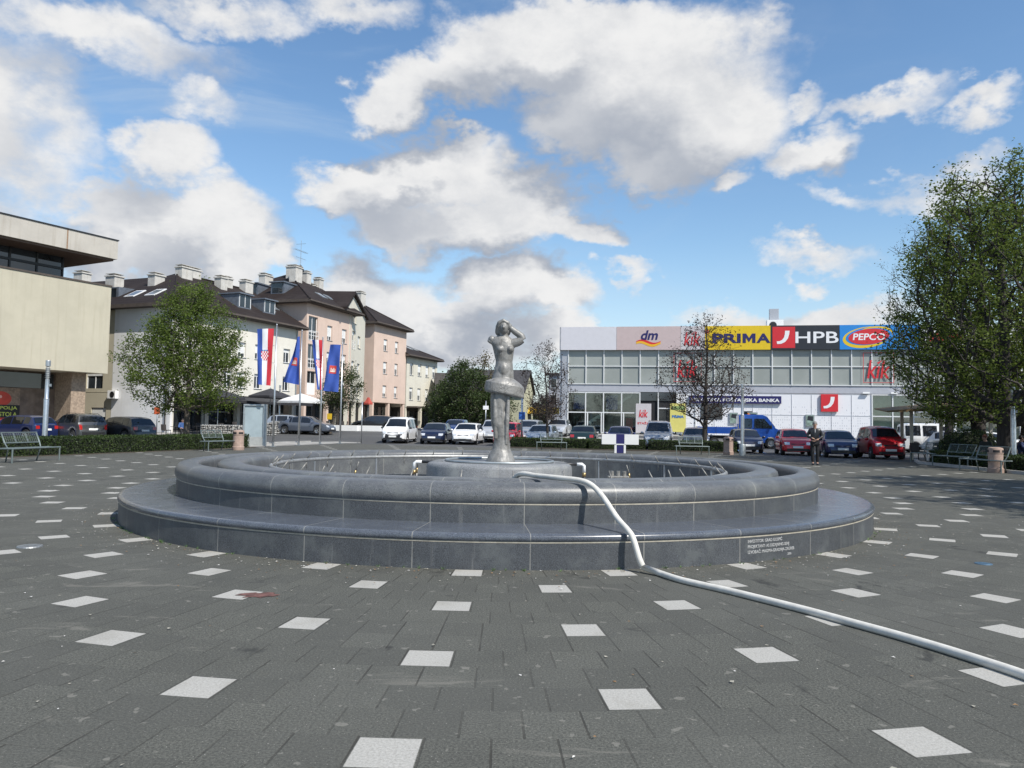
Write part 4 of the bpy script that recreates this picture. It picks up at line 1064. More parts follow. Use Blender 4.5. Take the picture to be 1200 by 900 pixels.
# salmon house
A2, B2 = GA(356, 77), GA(409, 85.5)
w2 = row([.35], 9.0, 1.7, 2.5, "balcony", (.0,)) + row([.35], 6.15, 1.7, 2.5, "balcony", (.0,)) + row([.35], 3.5, 1.7, 2.4, "door_panel", (.0,)) + row([3.9, 6.9], 9.4, 1.0, 1.55, shut=(.75, .65)) + row([3.9, 6.9], 6.6, 1.0, 1.55, shut=(.4, .6)) + row([3.9, 6.9], 3.8, 1.0, 1.55, shut=(.5, .3))
salmon, L = block("salmon_apartment_house", "salmon pink apartment house with white balcony railings, between cream house and pointed gable", A2, B2, 14, .6, 3.1, 12.75, PINK, w2, recess=1.8)
r2 = hip_roof(salmon, L + .5, 14, 12.75, 4.6, .8, True, False)
for x, y, z0, z1, w, c in ((3.6, 7.6, 0, 1.2, 1.7, 2), (5.0, 4.8, 0, 1.7, 1.5, 2), (6.0, 6.0, 0, 1.2, 1.2, 2), (8.2, 5.6, 0, 1.2, 1.1, 2), (10.2, 5.2, 0, 1.0, 1.0, 1)): chimney(r2, x, y, z0, z1, w, .8, c)
for x, y in ((4.6, 1.0), (6.4, 1.1), (8.2, 1.6)): skylight(r2, x, y)
# dormers on the hip that faces the square
for y in (3.4, 6.6):
    z0 = 13.03 + (.9 + .8) / 7.8 * 4.3; d = MB()
    d.add([(.9, y, z0 - .1), (.9, y + 1.6, z0 - .1), (.9, y + 1.6, z0 + 1.15), (.9, y, z0 + 1.15), (3.2, y, z0 + 1.2), (3.2, y + 1.6, z0 + 1.2)], [(3, 2, 1, 0), (0, 4, 3), (1, 2, 5)]); d.box(.65, 3.2, y - .12, y + 1.72, z0 + 1.16, z0 + 1.28)
    dd = d.build("dormer", mat("zinc_sheet", (.16, .18, .21), .5, .4, .15, 3), r2); g = MB(); g.box(.86, .89, y + .2, y + 1.4, z0 + .12, z0 + 1.05); g.build("pane", M["pane"], dd)
# television mast and dish
an2 = ang_of(A2, B2); Fm = frame_at((A2[0], A2[1], .6), an2)
mast = thing("television_antenna", "rooftop television antenna mast with a dark satellite dish above the salmon house", "antenna", Fm @ Vector((6.0, 4.9, 15.6)), an2)
f = MB(); f.cyl((0, 0, 0), (0, 0, 5.2), .035, .02, 8); f.build("mast", M["galv"], mast)
f = MB(); f.cyl((-1.2, 0, 4.0), (1.3, 0, 4.0), .018, n=6); f.cyl((-.9, 0, 3.2), (1.0, 0, 3.2), .018, n=6); f.cyl((0, -.6, 4.8), (0, .6, 4.8), .018, n=6)
for i in range(7): f.cyl((-1.1 + i * .36, -.3, 4.0), (-1.1 + i * .36, .3, 4.0), .012, n=5)
f.build("aerial", M["galv"], mast)
f = MB(); f.lathe([(.0, .12), (.2, .09), (.36, .03), (.45, 0), (.44, -.02), (.35, .01), (.2, .06), (0, .09)], 20); dm_ = f.mesh("dish", M["black"], smooth=True)
dm_.transform(Matrix.Translation((-.15, -.25, 2.0)) @ Matrix.Rotation(R(70), 4, "X") @ Matrix.Rotation(R(30), 4, "Z")); part("dish", dm_, mast)
# cream gable house
A3, B3 = GA(407, 85.0), GA(425, 92.5)
w3_ = row([1.2], 9.0, 1.3, 2.1, "balcony", (.2,)) + row([3.9], 9.4, 1.3, 1.4, shut=(.7,)) + row([1.2], 6.2, 1.3, 1.5, shut=(.4,)) + row([3.9], 6.2, 1.3, 1.4, shut=(.6,)) + row([1.2, 3.9], 3.5, 1.3, 1.4, shut=(.3, .5)) + row([1.2], 12.0, 1.7, 1.0, shut=(0,))
gab, L = block("cream_gable_house", "narrow cream house front with a pointed gable between two salmon houses", A3, B3, 14, .6, 3.1, 13.4, PALE, w3_, recess=1.8)
f = MB(); f.add([(-2.0, 0, 13.4), (L, 0, 13.4), (.9, 0, 15.1)], [(0, 1, 2)]); f.add([(-2.2, 0, 13.4), (-2.2, 14, 13.4), (L, 14, 13.4), (L, 0, 13.4)], [(0, 1, 2, 3)]); f.build("gable", PALE, gab)
f = MB(); vs = [(-2.9, -.35, 12.9), (.9, -.35, 15.2), (L + .4, -.35, 13.2)]; vs += [(x, -.35, z + .3) for x, _, z in vs]; vs += [(x, 14, z) for x, _, z in vs]
f.add(vs, [(0, 1, 4, 3), (1, 2, 5, 4), (3, 4, 10, 9), (4, 5, 11, 10), (0, 6, 7, 1), (1, 7, 8, 2), (2, 8, 11, 5), (0, 3, 9, 6)]); rg = f.build("roof", M["roof"], gab)
chimney(rg, 2.4, 5.0, 13.2, 16.2, 1.3, .8, 2); chimney(rg, 5.0, 6.0, 13.2, 15.2, 1.0, .8, 1)
# salmon corner tower
A4, B4 = GA(436, 95), GA(474, 103)
w4 = row([2.4], 9.9, 1.0, 1.5, shut=(.5,)) + row([5.4], 9.9, .9, 1.5, shut=(.55,)) + row([7.6], 9.2, 1.25, 2.4, "balcony", (.3,)) + row([2.4], 7.0, 1.0, 1.5, shut=(.6,)) + row([5.4], 7.0, .9, 1.5, shut=(.5,)) + row([7.6], 6.4, 1.25, 2.3, "balcony", (.2,)) + row([2.4], 4.0, 1.0, 1.5, shut=(.7,)) + row([5.4], 4.0, .9, 1.5, shut=(.6,)) + row([7.6], 3.5, 1.25, 2.3, "balcony", (.1,))
tow, L = block("salmon_corner_house", "salmon corner house with one tall chimney, right of the cream gable", A4, B4, 10, .6, 3.3, 13.0, PINK, [w for w in w4 if w[0] + w[2] < math.hypot(B4[0] - A4[0], B4[1] - A4[1]) - .1], recess=2.0)
r4 = hip_roof(tow, L, 10, 13.0, 3.4, .7, True, True, ridge_y=4.6)
chimney(r4, 3.4, 4.2, 0, 2.3, 1.4, .9, 2)
# long cream house at the end
A5, B5 = GA(475, 103.5), GA(511, 112)
w5 = []
for z, sh in ((7.3, (.2, .7, .8, .5)), (3.9, (.3, .6, .7, .1))): w5 += row([.9, 3.2, 5.5, 7.6], z, 1.0, 1.7, shut=sh)
end, L = block("cream_end_house", "low cream house at the far end of the row beyond the salmon houses", A5, B5, 11, .6, 2.9, 9.75, PALE, [w for w in w5 if w[0] + w[2] < math.hypot(B5[0] - A5[0], B5[1] - A5[1]) - .1], recess=1.2)
r5 = hip_roof(end, L, 11, 9.75, 3.0, .7, False, True)
skylight(r5, 4.2, 1.8); skylight(r5, 5.8, 1.8)
f = MB(); f.box(.2, 3.6, -1.6, -.02, 2.85, 3.05); f.build("canopy", M["soffit"], end)

# ------------------------------------------------------------------ cultural hall on the left
AH = Vector((-30.6, 58.0)); dH = Vector((.47, .883)).normalized(); anH = math.atan2(dH.y, dH.x); LH = 34
OH = AH - dH * LH
hall = thing("cultural_hall", "modernist hall with blank cream upper wall, dark window band and overhanging flat roof", "building", (OH.x, OH.y, 0), anH)
HALL = mat("hall_render", (.45, .415, .32), .85, 0, .06, .5, bump=.1, bscale=25, streak=.22); FASC = mat("hall_fascia", (.44, .41, .36), .85, 0, .06, .6, streak=.30)
MB().box(0, LH, 0, 18, 4.75, 11.35).build("upper_wall", HALL, hall)
MB().box(-.1, LH + .05, -.06, 18.05, 11.352, 11.47).build("wall_capping", M["soffit"], hall)
f = MB(); f.box(0, LH + .4, .0, 18, 13.55, 14.98); ro = f.build("roof_slab", FASC, hall)
f = MB(); f.box(-.1, LH + .45, -.06, 18.1, 14.982, 15.06); f.build("roof_edging", M["black"], ro)
f = MB(); f.box(.2, LH + .2, .2, 17.8, 13.40, 13.547); f.build("soffit", mat("timber_soffit", (.14, .095, .07), .8, 0, .15), ro)
for x in (LH - 3.6, LH - 14.5, LH - 25):
    f = MB(); f.box(x, x + .10, -.006, .01, 13.56, 14.97); f.build("expansion_joint", mat("rusty_joint", (.26, .17, .11), .9, 0, .3, 8), ro)
f = MB(); f.box(0, LH - 2.3, 2.5, 17, 11.47, 13.398); f.build("glass_band", M["pane"], hall)
f = MB()
for i in range(18): f.box(LH - 2.36 - i * 1.9, LH - 2.30 - i * 1.9 + .06, 2.42, 2.5, 11.47, 13.39)
f.box(0, LH - 2.3, 2.40, 2.497, 12.45, 12.62); f.build("mullions", M["black"], hall)
f = MB(); f.box(0, LH - 2, 3.2, 18, -.1, 4.747); f.build("ground_floor", mat("brown_board_wall", (.16, .12, .095), .8, 0, .25, 2, streak=.4), hall)
f = MB(); f.box(0, LH - 2.2, 3.1, 3.197, 3.5, 4.6); f.build("upper_lights", M["pane"], hall)
BRK = mat("pale_brick", (.30, .23, .17), .9, 0, .25, 6)
f = MB(); f.box(LH - 2.0, LH - .9, 1.2, 3.6, -.1, 4.746); f.build("brick_pillar", BRK, hall)
FH = frame_at((OH.x, OH.y, 0), anH)
ban = thing("advertising_banner", "large banner of red tomatoes with a black slogan panel on the hall's ground floor", "banner", FH @ Vector((LH - 8.6, 3.06, .6)), anH)
MB().box(-4.0, 4.0, -.02, .02, 0, 2.85).build("backing", mat("banner_planks", (.24, .17, .12), .6, 0, .3, 5, streak=.5), ban)
TOM = mat("tomato_red", (.50, .05, .025), .45, 0, .15, 2); TOH = mat("tomato_shine", (.72, .42, .35), .5, 0, .05); BLK = mat("banner_black", (.015, .015, .013), .6)
for x, z, rr in ((.95, 1.95, .60), (2.62, 2.05, .56), (-.25, .95, .60), (1.25, .62, .50), (-1.3, 2.1, .6), (-2.2, .9, .6), (-3.1, 2.0, .5), (2.9, .48, .40)):
    zc = z
    f = MB(); f.prism([(x + rr * 1.42 * math.cos(q * .2618), zc + rr * .95 * math.sin(q * .2618)) for q in range(24)], .021, .026 + .001 * (int(x * 10) % 4), ax="y"); f.build("printed_tomato", TOM, ban)
    f = MB(); f.prism([(x + .1 * rr + rr * .16 * math.cos(q * .5236), zc + rr * .25 + rr * .2 * math.sin(q * .5236)) for q in range(12)], .032, .034, ax="y"); f.build("printed_highlight", TOH, ban)
MB().box(1.7, 4.0, -.042, -.036, .72, 1.62).build("slogan_panel", BLK, ban)
YG = mat("slogan_yellow", (.52, .58, .10), .6, 0, 0)
lettering(ban, "OD POLJA", YG, (2.85, -.045, 1.38), .3, .003, .004, fit=(1.95, .30)); lettering(ban, "DO STOLA", YG, (2.85, -.045, .96), .3, .003, .004, fit=(1.95, .30))
# ------------------------------------------------------------------ shop building
PL0, PR0 = P(655.5, 440, 75.0), P(1050, 440, 69.2)
anS = ang_of(PL0, PR0); ZB = .72
shop = thing("shop_building", "flat-roofed shop building with grey glass upper storey above white panels and shop windows", "shop building", (PL0.x, PL0.y, ZB), anS)
FS = frame_at((PL0.x, PL0.y, ZB), anS)
LS = 62.0; BAY = 1.735; X0 = .85; NB = 23; XM = X0 + NB * BAY
z_g, z_b, z_u, z_m, z_f, z_t = 0, 3.98, 4.72, 6.45, 8.05, 10.3
SILVER = mat("silver_cladding", (.42, .43, .46), .4, .3, .04, .6); WCL = mat("white_cladding", (.66, .66, .68), .4, 0, .03, .8); MUL = mat("white_mullion", (.66, .67, .67), .4, 0, .02)
def parti(name, m, *boxes):
    b = MB()
    for q in boxes: b.box(*q)
    return b.build(name, m, shop)
parti("rear_volume", SILVER, (0.02, LS, 9.0, 30, -1.2, 9.9))
parti("side_wall", SILVER, (0, .22, .30, 9.0, -1.2, 9.9))
parti("corner_pier", SILVER, (.22, X0 - .04, .20, .6, -1.2, z_f))
parti("roof_slab", SILVER, (.0, LS, .3, 9.0, 9.902, 10.05))
parti("upper_floor", mat("floor_slab", (.35, .35, .34), .8), (.24, LS, .62, 9.0, z_b + .06, z_u - .06))
# curtain wall: back painted glass panels, each row one surface, with a mullion grid proud of it
CURT = None
m, t, bs = raw_mat("curtain_glass"); p = t.obj(); n = t.noise(p, .35, 3, .5)
t.l.new(t.mix(t.ss(n, .35, .65), (.27, .29, .27, 1), (.32, .34, .32, 1)), bs.inputs["Base Color"]); bs.inputs["Roughness"].default_value = .3; bs.inputs["Specular IOR Level"].default_value = .5
CURT = m
parti("curtain_glazing", CURT, (X0, XM, .24, .30, z_u, z_f))
parti("spandrel", mat("spandrel_grey", (.40, .41, .45), .4, 0, .04), (X0, XM, .22, .32, z_b + .04, z_u - .02))
b = MB()
for i in range(NB + 1): b.box(X0 + i * BAY - .045, X0 + i * BAY + .045, .12, .238, z_u, z_f - .003)
for z in (z_u + .001, z_m, ): b.box(X0 + .05, XM - .05, .14, .237, z - .0 + .0, z + .08)
b.build("mullion_grid", MUL, shop)
for i in range(NB + 1): pass
parti("upper_back_wall", WCL, (X0, XM, .32, .40, z_u, z_f))
# ground level: clear shop window at the left, doors, posters, white bank front, right-hand entrance
NGL = 7
b = MB(); b.box(X0, X0 + 4 * BAY, .26, .28, 0.12, z_b); b.build("shop_window", M["clear"], shop)
b = MB()
for i in range(0, NGL + 1): b.box(X0 + i * BAY - .05, X0 + i * BAY + .05, .14, .255, 0.12, z_b)
for z in (.02, 1.95, z_b - .10): b.box(X0 + .05, X0 + 4 * BAY, .16, .253, z, z + .10)
for i in (1, 3): b.box(X0 + i * BAY + .15, X0 + i * BAY + .25, .15, .252, .12, 1.95); b.box(X0 + (i + 1) * BAY - .25, X0 + (i + 1) * BAY - .15, .15, .252, .12, 1.95)
b.build("shop_front_frame", MUL, shop)
parti("plinth", M["concrete"], (.22, LS, .18, .5, -1.2, .015))
INT = mat("shop_interior", (.45, .43, .40), .8, 0, .2, 1); 
parti("interior_floor", INT, (X0, XM, .5, 9.0, -.02, .02))
parti("interior_back", mat("interior_wall", (.50, .51, .49), .8, 0, .3, 1.5), (X0, X0 + 12, 6.0, 6.1, .02, z_b))
parti("interior_side", INT, (X0 + 5.0 * BAY, X0 + 5.0 * BAY + .1, .7, 6.0, .02, z_b))
st_ = MB()
for i in range(13): st_.box(X0 + .9 + i * .40, X0 + 1.4 + i * .40, 1.9, 3.1, .3 + i * .28, .42 + i * .28)
st_.loft([[(X0 + .8, 1.88, .15), (X0 + .8, 1.88, .45), (X0 + 6.2, 1.88, 4.0), (X0 + 6.2, 1.88, 3.7)], [(X0 + .8, 1.82, .15), (X0 + .8, 1.82, .45), (X0 + 6.2, 1.82, 4.0), (X0 + 6.2, 1.82, 3.7)]])
st_.build("staircase", M["white"], shop)
BLU = mat("blue_display", (.03, .06, .25), .7, 0, .2, 3)
for x in (X0 + .5, X0 + 3.7): parti("window_display", BLU, (x, x + 1.1, .7, .75, 2.3, 3.7))
parti("window_display", mat("red_display", (.35, .04, .04), .7), (X0 + 5.6, X0 + 6.3, .7, .75, .3, 1.5))
for k, x in enumerate((X0 + .6, X0 + 2.2, X0 + 4.1, X0 + 6.1)): parti("shelf_rack", mat("shelf_goods", (.16, .13, .12), .8, 0, .6, 9), (x, x + .9, 4.4, 4.8, .02, 1.7))
# bay 4-5: poster panel and door, bay 6: yellow poster
def panel_between(name, x0, x1, z0, z1, m, y=.2, y1=.26): return parti(name, m, (x0, x1, y, y1, z0, z1))
xd = X0 + 5 * BAY
panel_between("door_recess", X0 + 4 * BAY + .06, X0 + 6 * BAY - .05, 0.02, z_b - .8, M["dark"], .35, .4)
panel_between("transom_glass", X0 + 4 * BAY + .06, X0 + 6 * BAY - .05, z_b - .79, z_b - .0, M["pane"], .26, .30)
for dx in (.05, .82): panel_between("glass_door", xd + dx, xd + dx + .72, .02, 2.4, M["pane"], .30, .34)
panel_between("door_surround", xd + .0, xd + 1.66, 2.42, 2.52, MUL, .2, .34)
# white bank front with a dotted print
m, t, bs = raw_mat("dotted_print"); p = t.obj(); x, y, z = t.xyz(p)
fx = t.m("SUBTRACT", t.m("FRACT", t.m("MULTIPLY", x, 5.2)), .5); rz_ = t.m("MULTIPLY", z, 4.2)
cv = t.new("ShaderNodeCombineXYZ"); t.put(cv.inputs[0], t.m("FLOOR", t.m("MULTIPLY", x, 5.2))); t.put(cv.inputs[1], t.m("FLOOR", rz_)); wn = t.new("ShaderNodeTexWhiteNoise", noise_dimensions="2D"); t.l.new(cv.outputs[0], wn.inputs["Vector"])
fz = t.m("SUBTRACT", t.m("FRACT", rz_), .5); dd = t.m("SQRT", t.m("ADD", t.m("MULTIPLY", t.m("MULTIPLY", fx, fx), 2.2), t.m("MULTIPLY", t.m("MULTIPLY", fz, fz), .5)))
dot = t.m("MULTIPLY", t.m("SUBTRACT", 1, t.ss(dd, .17, .24)), t.m("LESS_THAN", wn.outputs["Value"], t.ss(z, .2, 3.3, .75, .12)))
dot = t.m("MULTIPLY", dot, t.m("SUBTRACT", 1, t.ss(z, 2.6, 3.1)))
t.l.new(t.mix(t.m("MULTIPLY", dot, .75), (.74, .74, .76, 1), (.34, .35, .40, 1)), bs.inputs["Base Color"]); bs.inputs["Roughness"].default_value = .45
DOT = m
xb0, xb1 = X0 + 6 * BAY, X0 + 16 * BAY
parti("bank_front", DOT, (xb0 + .05, xb1 - .05, .22, .32, .02, z_b))
b = MB()
for i in range(6, 17): b.box(X0 + i * BAY - .022, X0 + i * BAY + .022, .19, .218, .02, z_b)
b.box(xb0 + .03, xb1 - .03, .195, .217, 1.98, 2.02); b.box(xb0 + .03, xb1 - .03, .195, .217, z_b - .04, z_b)
b.build("panel_joints", mat("panel_joint", (.50, .51, .54), .5), shop)
for x0, x1, z0, z1 in ((xb0 + 2.2, xb0 + 4.2, 1.5, 2.9), (xb0 + 6.0, xb0 + 6.9, .1, 2.3)): parti("bank_window", M["pane"], (x0, x1, .17, .2, z0, z1))
# right-hand entrance
xe = X0 + 16 * BAY
parti("shop_window", M["clear"], (xe, XM, .26, .28, .12, z_b))
b = MB()
for i in range(16, NB + 1): b.box(X0 + i * BAY - .05, X0 + i * BAY + .05, .14, .255, .03, z_b)
for z in (.02, 1.93, z_b - .1): b.box(xe + .05, XM - .05, .16, .253, z, z + .10)
b.build("entrance_frame", MUL, shop)
GRN = mat("green_blind", (.30, .38, .32), .6, 0, .06)
parti("interior_blind", GRN, (xe + .1, xe + 1.7, .45, .48, .05, z_b - .1)); parti("interior_blind", GRN, (xe + 1.75, xe + 3.4, .55, .58, 2.0, z_b - .1))
parti("interior_back", mat("interior_wall", (.50, .51, .49), .8, 0, .3, 1.5), (xe, XM, 5.5, 5.6, .02, z_b))
parti("entrance_doors", M["pane"], (xe + 2 * BAY + .3, xe + 3 * BAY + .8, .31, .35, .1, 2.3))
b = MB(); b.box(xe + 2 * BAY + .2, xe + 3 * BAY + .9, -.5, .12, 2.35, 2.5); b.build("door_canopy", SILVER, shop)
# long lower wing towards the right edge
parti("right_wing", WCL, (XM + .05, LS, .35, 9.0, -1.2, z_f))
b = MB()
for i in range(9): b.box(XM + .6 + i * 1.9, XM + 2.1 + i * 1.9, .30, .347, .3, 3.3)
b.build("wing_glazing", M["pane"], shop)
for x in (xb1 - .3, xe + BAY * 1.2):
    cam = thing("security_camera", "white security camera on the bank front above the door" if x < xe else "white security camera above the glazed right-hand entrance", "camera", FS @ Vector((x, .05, z_b + .1)), anS)
    b = MB(); b.box(-.55, .05, -.10, .06, -.07, .09, bev=.02); b.build("housing", M["white"], cam); b = MB(); b.box(-.03, .03, .06, .19, -.02, .03); b.build("bracket", M["white"], cam)

# ------------------------------------------------------------------ fascia signs
def sign(name, label, x0, x1, z0, z1, m, y=-.10, th=.22, group=None):
    s = thing(name, label, "sign", FS @ Vector(((x0 + x1) / 2, y, (z0 + z1) / 2)), anS, group)
    MB().box(-(x1 - x0) / 2, (x1 - x0) / 2, 0, th, -(z1 - z0) / 2, (z1 - z0) / 2).build("panel", m, s)
    return s, (x1 - x0), (z1 - z0)
def local_x(px):                       # where on the facade a column of the photograph falls
    d = ray(px, 440); o = Vector((0, 0, H)); n = Vector((math.sin(anS), -math.cos(anS), 0)); q = Vector((PL0.x, PL0.y, 0))
    t_ = (q - o).dot(n) / d.dot(n); p_ = o + d * t_
    return (p_ - q).dot(Vector((math.cos(anS), math.sin(anS), 0)))
NAVY = mat("sign_navy", (.018, .016, .105), .45, 0, .02); RED = mat("sign_red", (.56, .022, .030), .45, 0, .02); YEL = mat("sign_yellow", (.66, .46, .010), .45, 0, .03); WHT = mat("sign_white", (.74, .74, .75), .45, 0, .02)
CHAR = mat("sign_charcoal", (.020, .023, .030), .45, 0, .05); CYAN = mat("sign_blue", (.015, .21, .58), .45, 0, .03); BLSH = mat("sign_blush", (.50, .40, .39), .5, 0, .03); WAVY = mat("swoosh_yellow", (.72, .40, .02), .45, 0, 0); LGREY = mat("sign_light_grey", (.52, .49, .50), .5, 0, .03)
zf0, zf1 = z_f, z_t
b = MB(); b.box(.0, .12, -.10, .3, zf0, zf1); b.build("fascia_return", mat("fascia_grey", (.30, .31, .34), .5), shop)
X = [local_x(v) for v in (656.8, 722.3, 797.6, 826.0, 903.0, 984.0, 1078)]
parti("fascia_frame", mat("fascia_dark", (.05, .05, .055), .5), (.12, LS, .125, .299, zf0 + .002, zf1 - .03))
sign("blank_sign_panel", "plain white fascia panel with no lettering at the left corner of the shop building", X[0], X[1] - .02, zf0, zf1, mat("blank_white", (.60, .59, .62), .45, 0, .02))
s, w, h = sign("drugstore_sign", "pale pink fascia sign with dark blue italic letters over a red and yellow wave", X[1], X[2] - .02, zf0, zf1, BLSH)
lettering(s, "dm", NAVY, (.1, -.012, .30), 1.0, .012, .025, .22, fit=(1.62, .92))
for m_, off, a in ((RED, 0, -.40), (WAVY, .0, -.56)):
    f = MB(); up = [(-1.15 + 2.3 * i / 20, a + .16 * math.sin(i / 20 * 6.28 + (0 if m_ is RED else .5)) + .12) for i in range(21)]; lo = [(x, z - .20 - .04 * math.sin(i / 20 * 3.14)) for i, (x, z) in enumerate(up)]
    f.prism(up + lo[::-1], .004 if m_ is RED else .009, .008 if m_ is RED else .013, ax="y"); f.build("wave", m_, s)
def kik(s, at, hgt, m=RED):
    w = hgt * 1.18
    lettering(s, "k\u0131k", m, at, hgt, .012, .012, .22, fit=(w, hgt))
    f = MB(); k = hgt; cx, cz = at[0] + .02 * k, at[2] + .40 * k
    f.prism([(cx - .10 * k, cz - .02 * k), (cx - .03 * k, cz - .12 * k), (cx + .22 * k, cz + .16 * k), (cx - .02 * k, cz - .0 * k)], -at[1], -at[1] + .014, ax="y"); f.build("tick", m, s)
s, w, h = sign("small_textile_sign", "narrow light grey fascia sign with slanted red lettering beside the yellow sign", X[2], X[3] - .02, zf0, zf1, LGREY); kik(s, (-.05, -.012, -.08), 1.3)
s, w, h = sign("furniture_sign", "bright yellow fascia sign with bold dark blue capitals", X[3], X[4] - .02, zf0, zf1, YEL)
wl = 5.2; xl0 = .35 - wl / 2; hl = .88
lettering(s, "PRI", NAVY, (xl0 + 1.27, -.012, -.05), .9, .012, .030, 0, fit=(2.54, hl)); lettering(s, "A", NAVY, (xl0 + wl - .62, -.012, -.05), .9, .012, .030, 0, fit=(1.24, hl))
f = MB(); f.prism([(xl0 + 2.72 + u * 1.15, -.05 - hl / 2 + v * hl) for u, v in ((0, 0), (0, 1), (.27, 1), (.5, .52), (.73, 1), (1, 1), (1, 0), (.75, 0), (.75, .58), (.5, .08), (.25, .58), (.25, 0))], .001, .022, ax="y"); f.build("lettering", NAVY, s)
MB().box(-2.95, -2.62, -.012, -.001, .42, .72).build("red_mark", RED, s)
s, w, h = sign("bank_fascia_sign", "black fascia sign with a red square emblem and large white capitals", X[4], X[5] - .02, zf0, zf1, CHAR)
MB().box(-w / 2 + .16, -w / 2 + 2.16, -.016, -.001, -.98, 1.0).build("emblem_square", RED, s)
def curve_emblem(parent, cx, cz, k, y):
    f = MB(); outer = [(-.62, -.62), (-.25, -.60), (.12, -.42), (.38, -.08), (.50, .32), (.54, .68)]; inner = [(.12, .68), (.10, .36), (.02, .02), (-.16, -.22), (-.40, -.34), (-.66, -.36)]
    f.prism([(cx + a * k, cz + c * k) for a, c in outer + inner], -y, -y + .012, ax="y"); f.build("emblem", WHT, parent)
curve_emblem(s, -w / 2 + 1.16, -.02, .95, -.018)
lettering(s, "HPB", WHT, (1.05, -.012, -.0), 1.1, .012, .012, 0, fit=(3.75, 1.05))
s, w, h = sign("discount_store_sign", "bright blue fascia sign with a red oval, yellow crescents and white capitals", X[5], X[6], zf0, zf1, CYAN)
cx = -1.0
def ellipse(parent, m_, cx, cz, a, b_, y, th, name, rot=0): 
    f = MB(); pts = [(a * math.cos(q * math.pi / 24), b_ * math.sin(q * math.pi / 24)) for q in range(48)]; c_, s_ = math.cos(rot), math.sin(rot)
    f.prism([(cx + x * c_ - z * s_, cz + x * s_ + z * c_) for x, z in pts], y, y + th, ax="y"); return f.build(name, m_, parent)
ellipse(s, YEL, cx - .10, -.02, 2.05, .95, .001, .006, "crescent", R(8)); ellipse(s, CYAN, cx + .10, .10, 2.0, .80, .008, .004, "blue_oval", R(8)); ellipse(s, YEL, cx + .65, .28, 1.5, .70, .013, .004, "crescent", R(5)); ellipse(s, CYAN, cx + .45, .12, 1.62, .70, .018, .004, "blue_oval", R(5)); ellipse(s, RED, cx + .1, .05, 1.75, .70, .023, .006, "red_oval", R(6))
lettering(s, "PEPCO", WHT, (cx + .1, -.033, .03), .7, .006, .014, .12, fit=(2.75, .62))
s, w, h = sign("white_fascia_panel", "white fascia panel with a red stripe, mostly hidden by the leafy trees", X[6] + .02, LS - .3, zf0, zf1, WHT); MB().box(-w / 2 + .8, -w / 2 + 3.4, -.02, -.001, -.4, .3).build("red_stripe", RED, s)
# kik squares on the glass
for px0, px1, lab in ((789.5, 822, "red outlined square with slanted red lettering on the glass, behind the bare tree"), (1012, 1048, "red outlined square with slanted red lettering on the glass under the blue sign")):
    x0, x1 = local_x(px0), local_x(px1); s = thing("window_logo", lab, "sign", FS @ Vector(((x0 + x1) / 2, .105, 6.4)), anS); hw = (x1 - x0) / 2
    f = MB()
    for q in ((-hw, hw, -.006, .006, 1.34, 1.38), (-hw, hw, -.006, .006, -1.38, -1.34), (-hw, -hw + .04, -.006, .006, -1.34, 1.34), (hw - .04, hw, -.006, .006, -1.34, 1.34)): f.box(*q)
    f.build("outline", RED, s); kik(s, (0, -.012, -.15), 1.65)
x0, x1 = local_x(745.5), local_x(763.5)
s, w, h = sign("wall_poster", "light grey poster with slanted red lettering beside the shop door", x0, x1, .1, 2.9, LGREY, .04, .06); kik(s, (-.02, -.012, .45), .72); lettering(s, "ETAŽA", RED, (0, -.012, -.45), .25, .006, .004, fit=(1.1, .24))
x0, x1 = local_x(785.5), local_x(804)
s, w, h = sign("yellow_poster", "pale yellow poster with blue capitals next to the shop door, behind the bare tree", x0, x1, .25, 2.95, mat("poster_yellow", (.62, .56, .16), .5, 0, .04), .04, .06); lettering(s, "PRIMA", mat("poster_blue", (.04, .16, .42), .5), (0, -.012, .10), .3, .006, .012, fit=(w * .75, .26)); MB().box(-w * .4, w * .4, -.012, -.001, .75, 1.1).build("picture_block", mat("poster_green", (.20, .28, .10), .5, 0, .4, 5), s)
x0, x1 = local_x(808), local_x(915.6)
s, w, h = sign("bank_name_board", "long dark blue board with the bank's name in white capitals", x0, x1, 3.02, 3.72, NAVY, .0, .16); lettering(s, "HRVATSKA POŠTANSKA BANKA", WHT, (.0, -.012, 0), .4, .008, .012, fit=(w * .96, .40))
x0, x1 = local_x(962), local_x(982)
s, w, h = sign("bank_emblem_sign", "square red sign with a white curved emblem on the white bank front", x0, x1, 2.35, 3.95, RED, .0, .16); curve_emblem(s, 0, 0, .82, -.004)
for px0, px1, z0, z1, lab in ((944, 954.5, .95, 2.05, "framed green poster on the bank front right of the walking man"), (855, 865, 1.1, 2.15, "framed pale poster on the bank front behind the truck"), (876, 888, 1.1, 2.2, "dark framed poster on the bank front above the truck cab")):
    x0, x1 = local_x(px0), local_x(px1); s, w, h = sign("framed_poster", lab, x0, x1, z0, z1, M["galv"], .10, .08); f = MB(); f.box(-w / 2 + .07, w / 2 - .07, -.012, -.001, -h / 2 + .07, h / 2 - .07); f.build("poster", mat("poster_grey_green", (.22, .30, .26), .5, 0, .4, 3), s); f = MB(); f.prism([(-w / 2 + .15, .05), (w / 2 - .12, -.05), (w / 2 - .12, h / 2 - .15), (-w / 2 + .2, h / 2 - .12)], .013, .016, ax="y"); f.build("picture_block", CHAR, s)
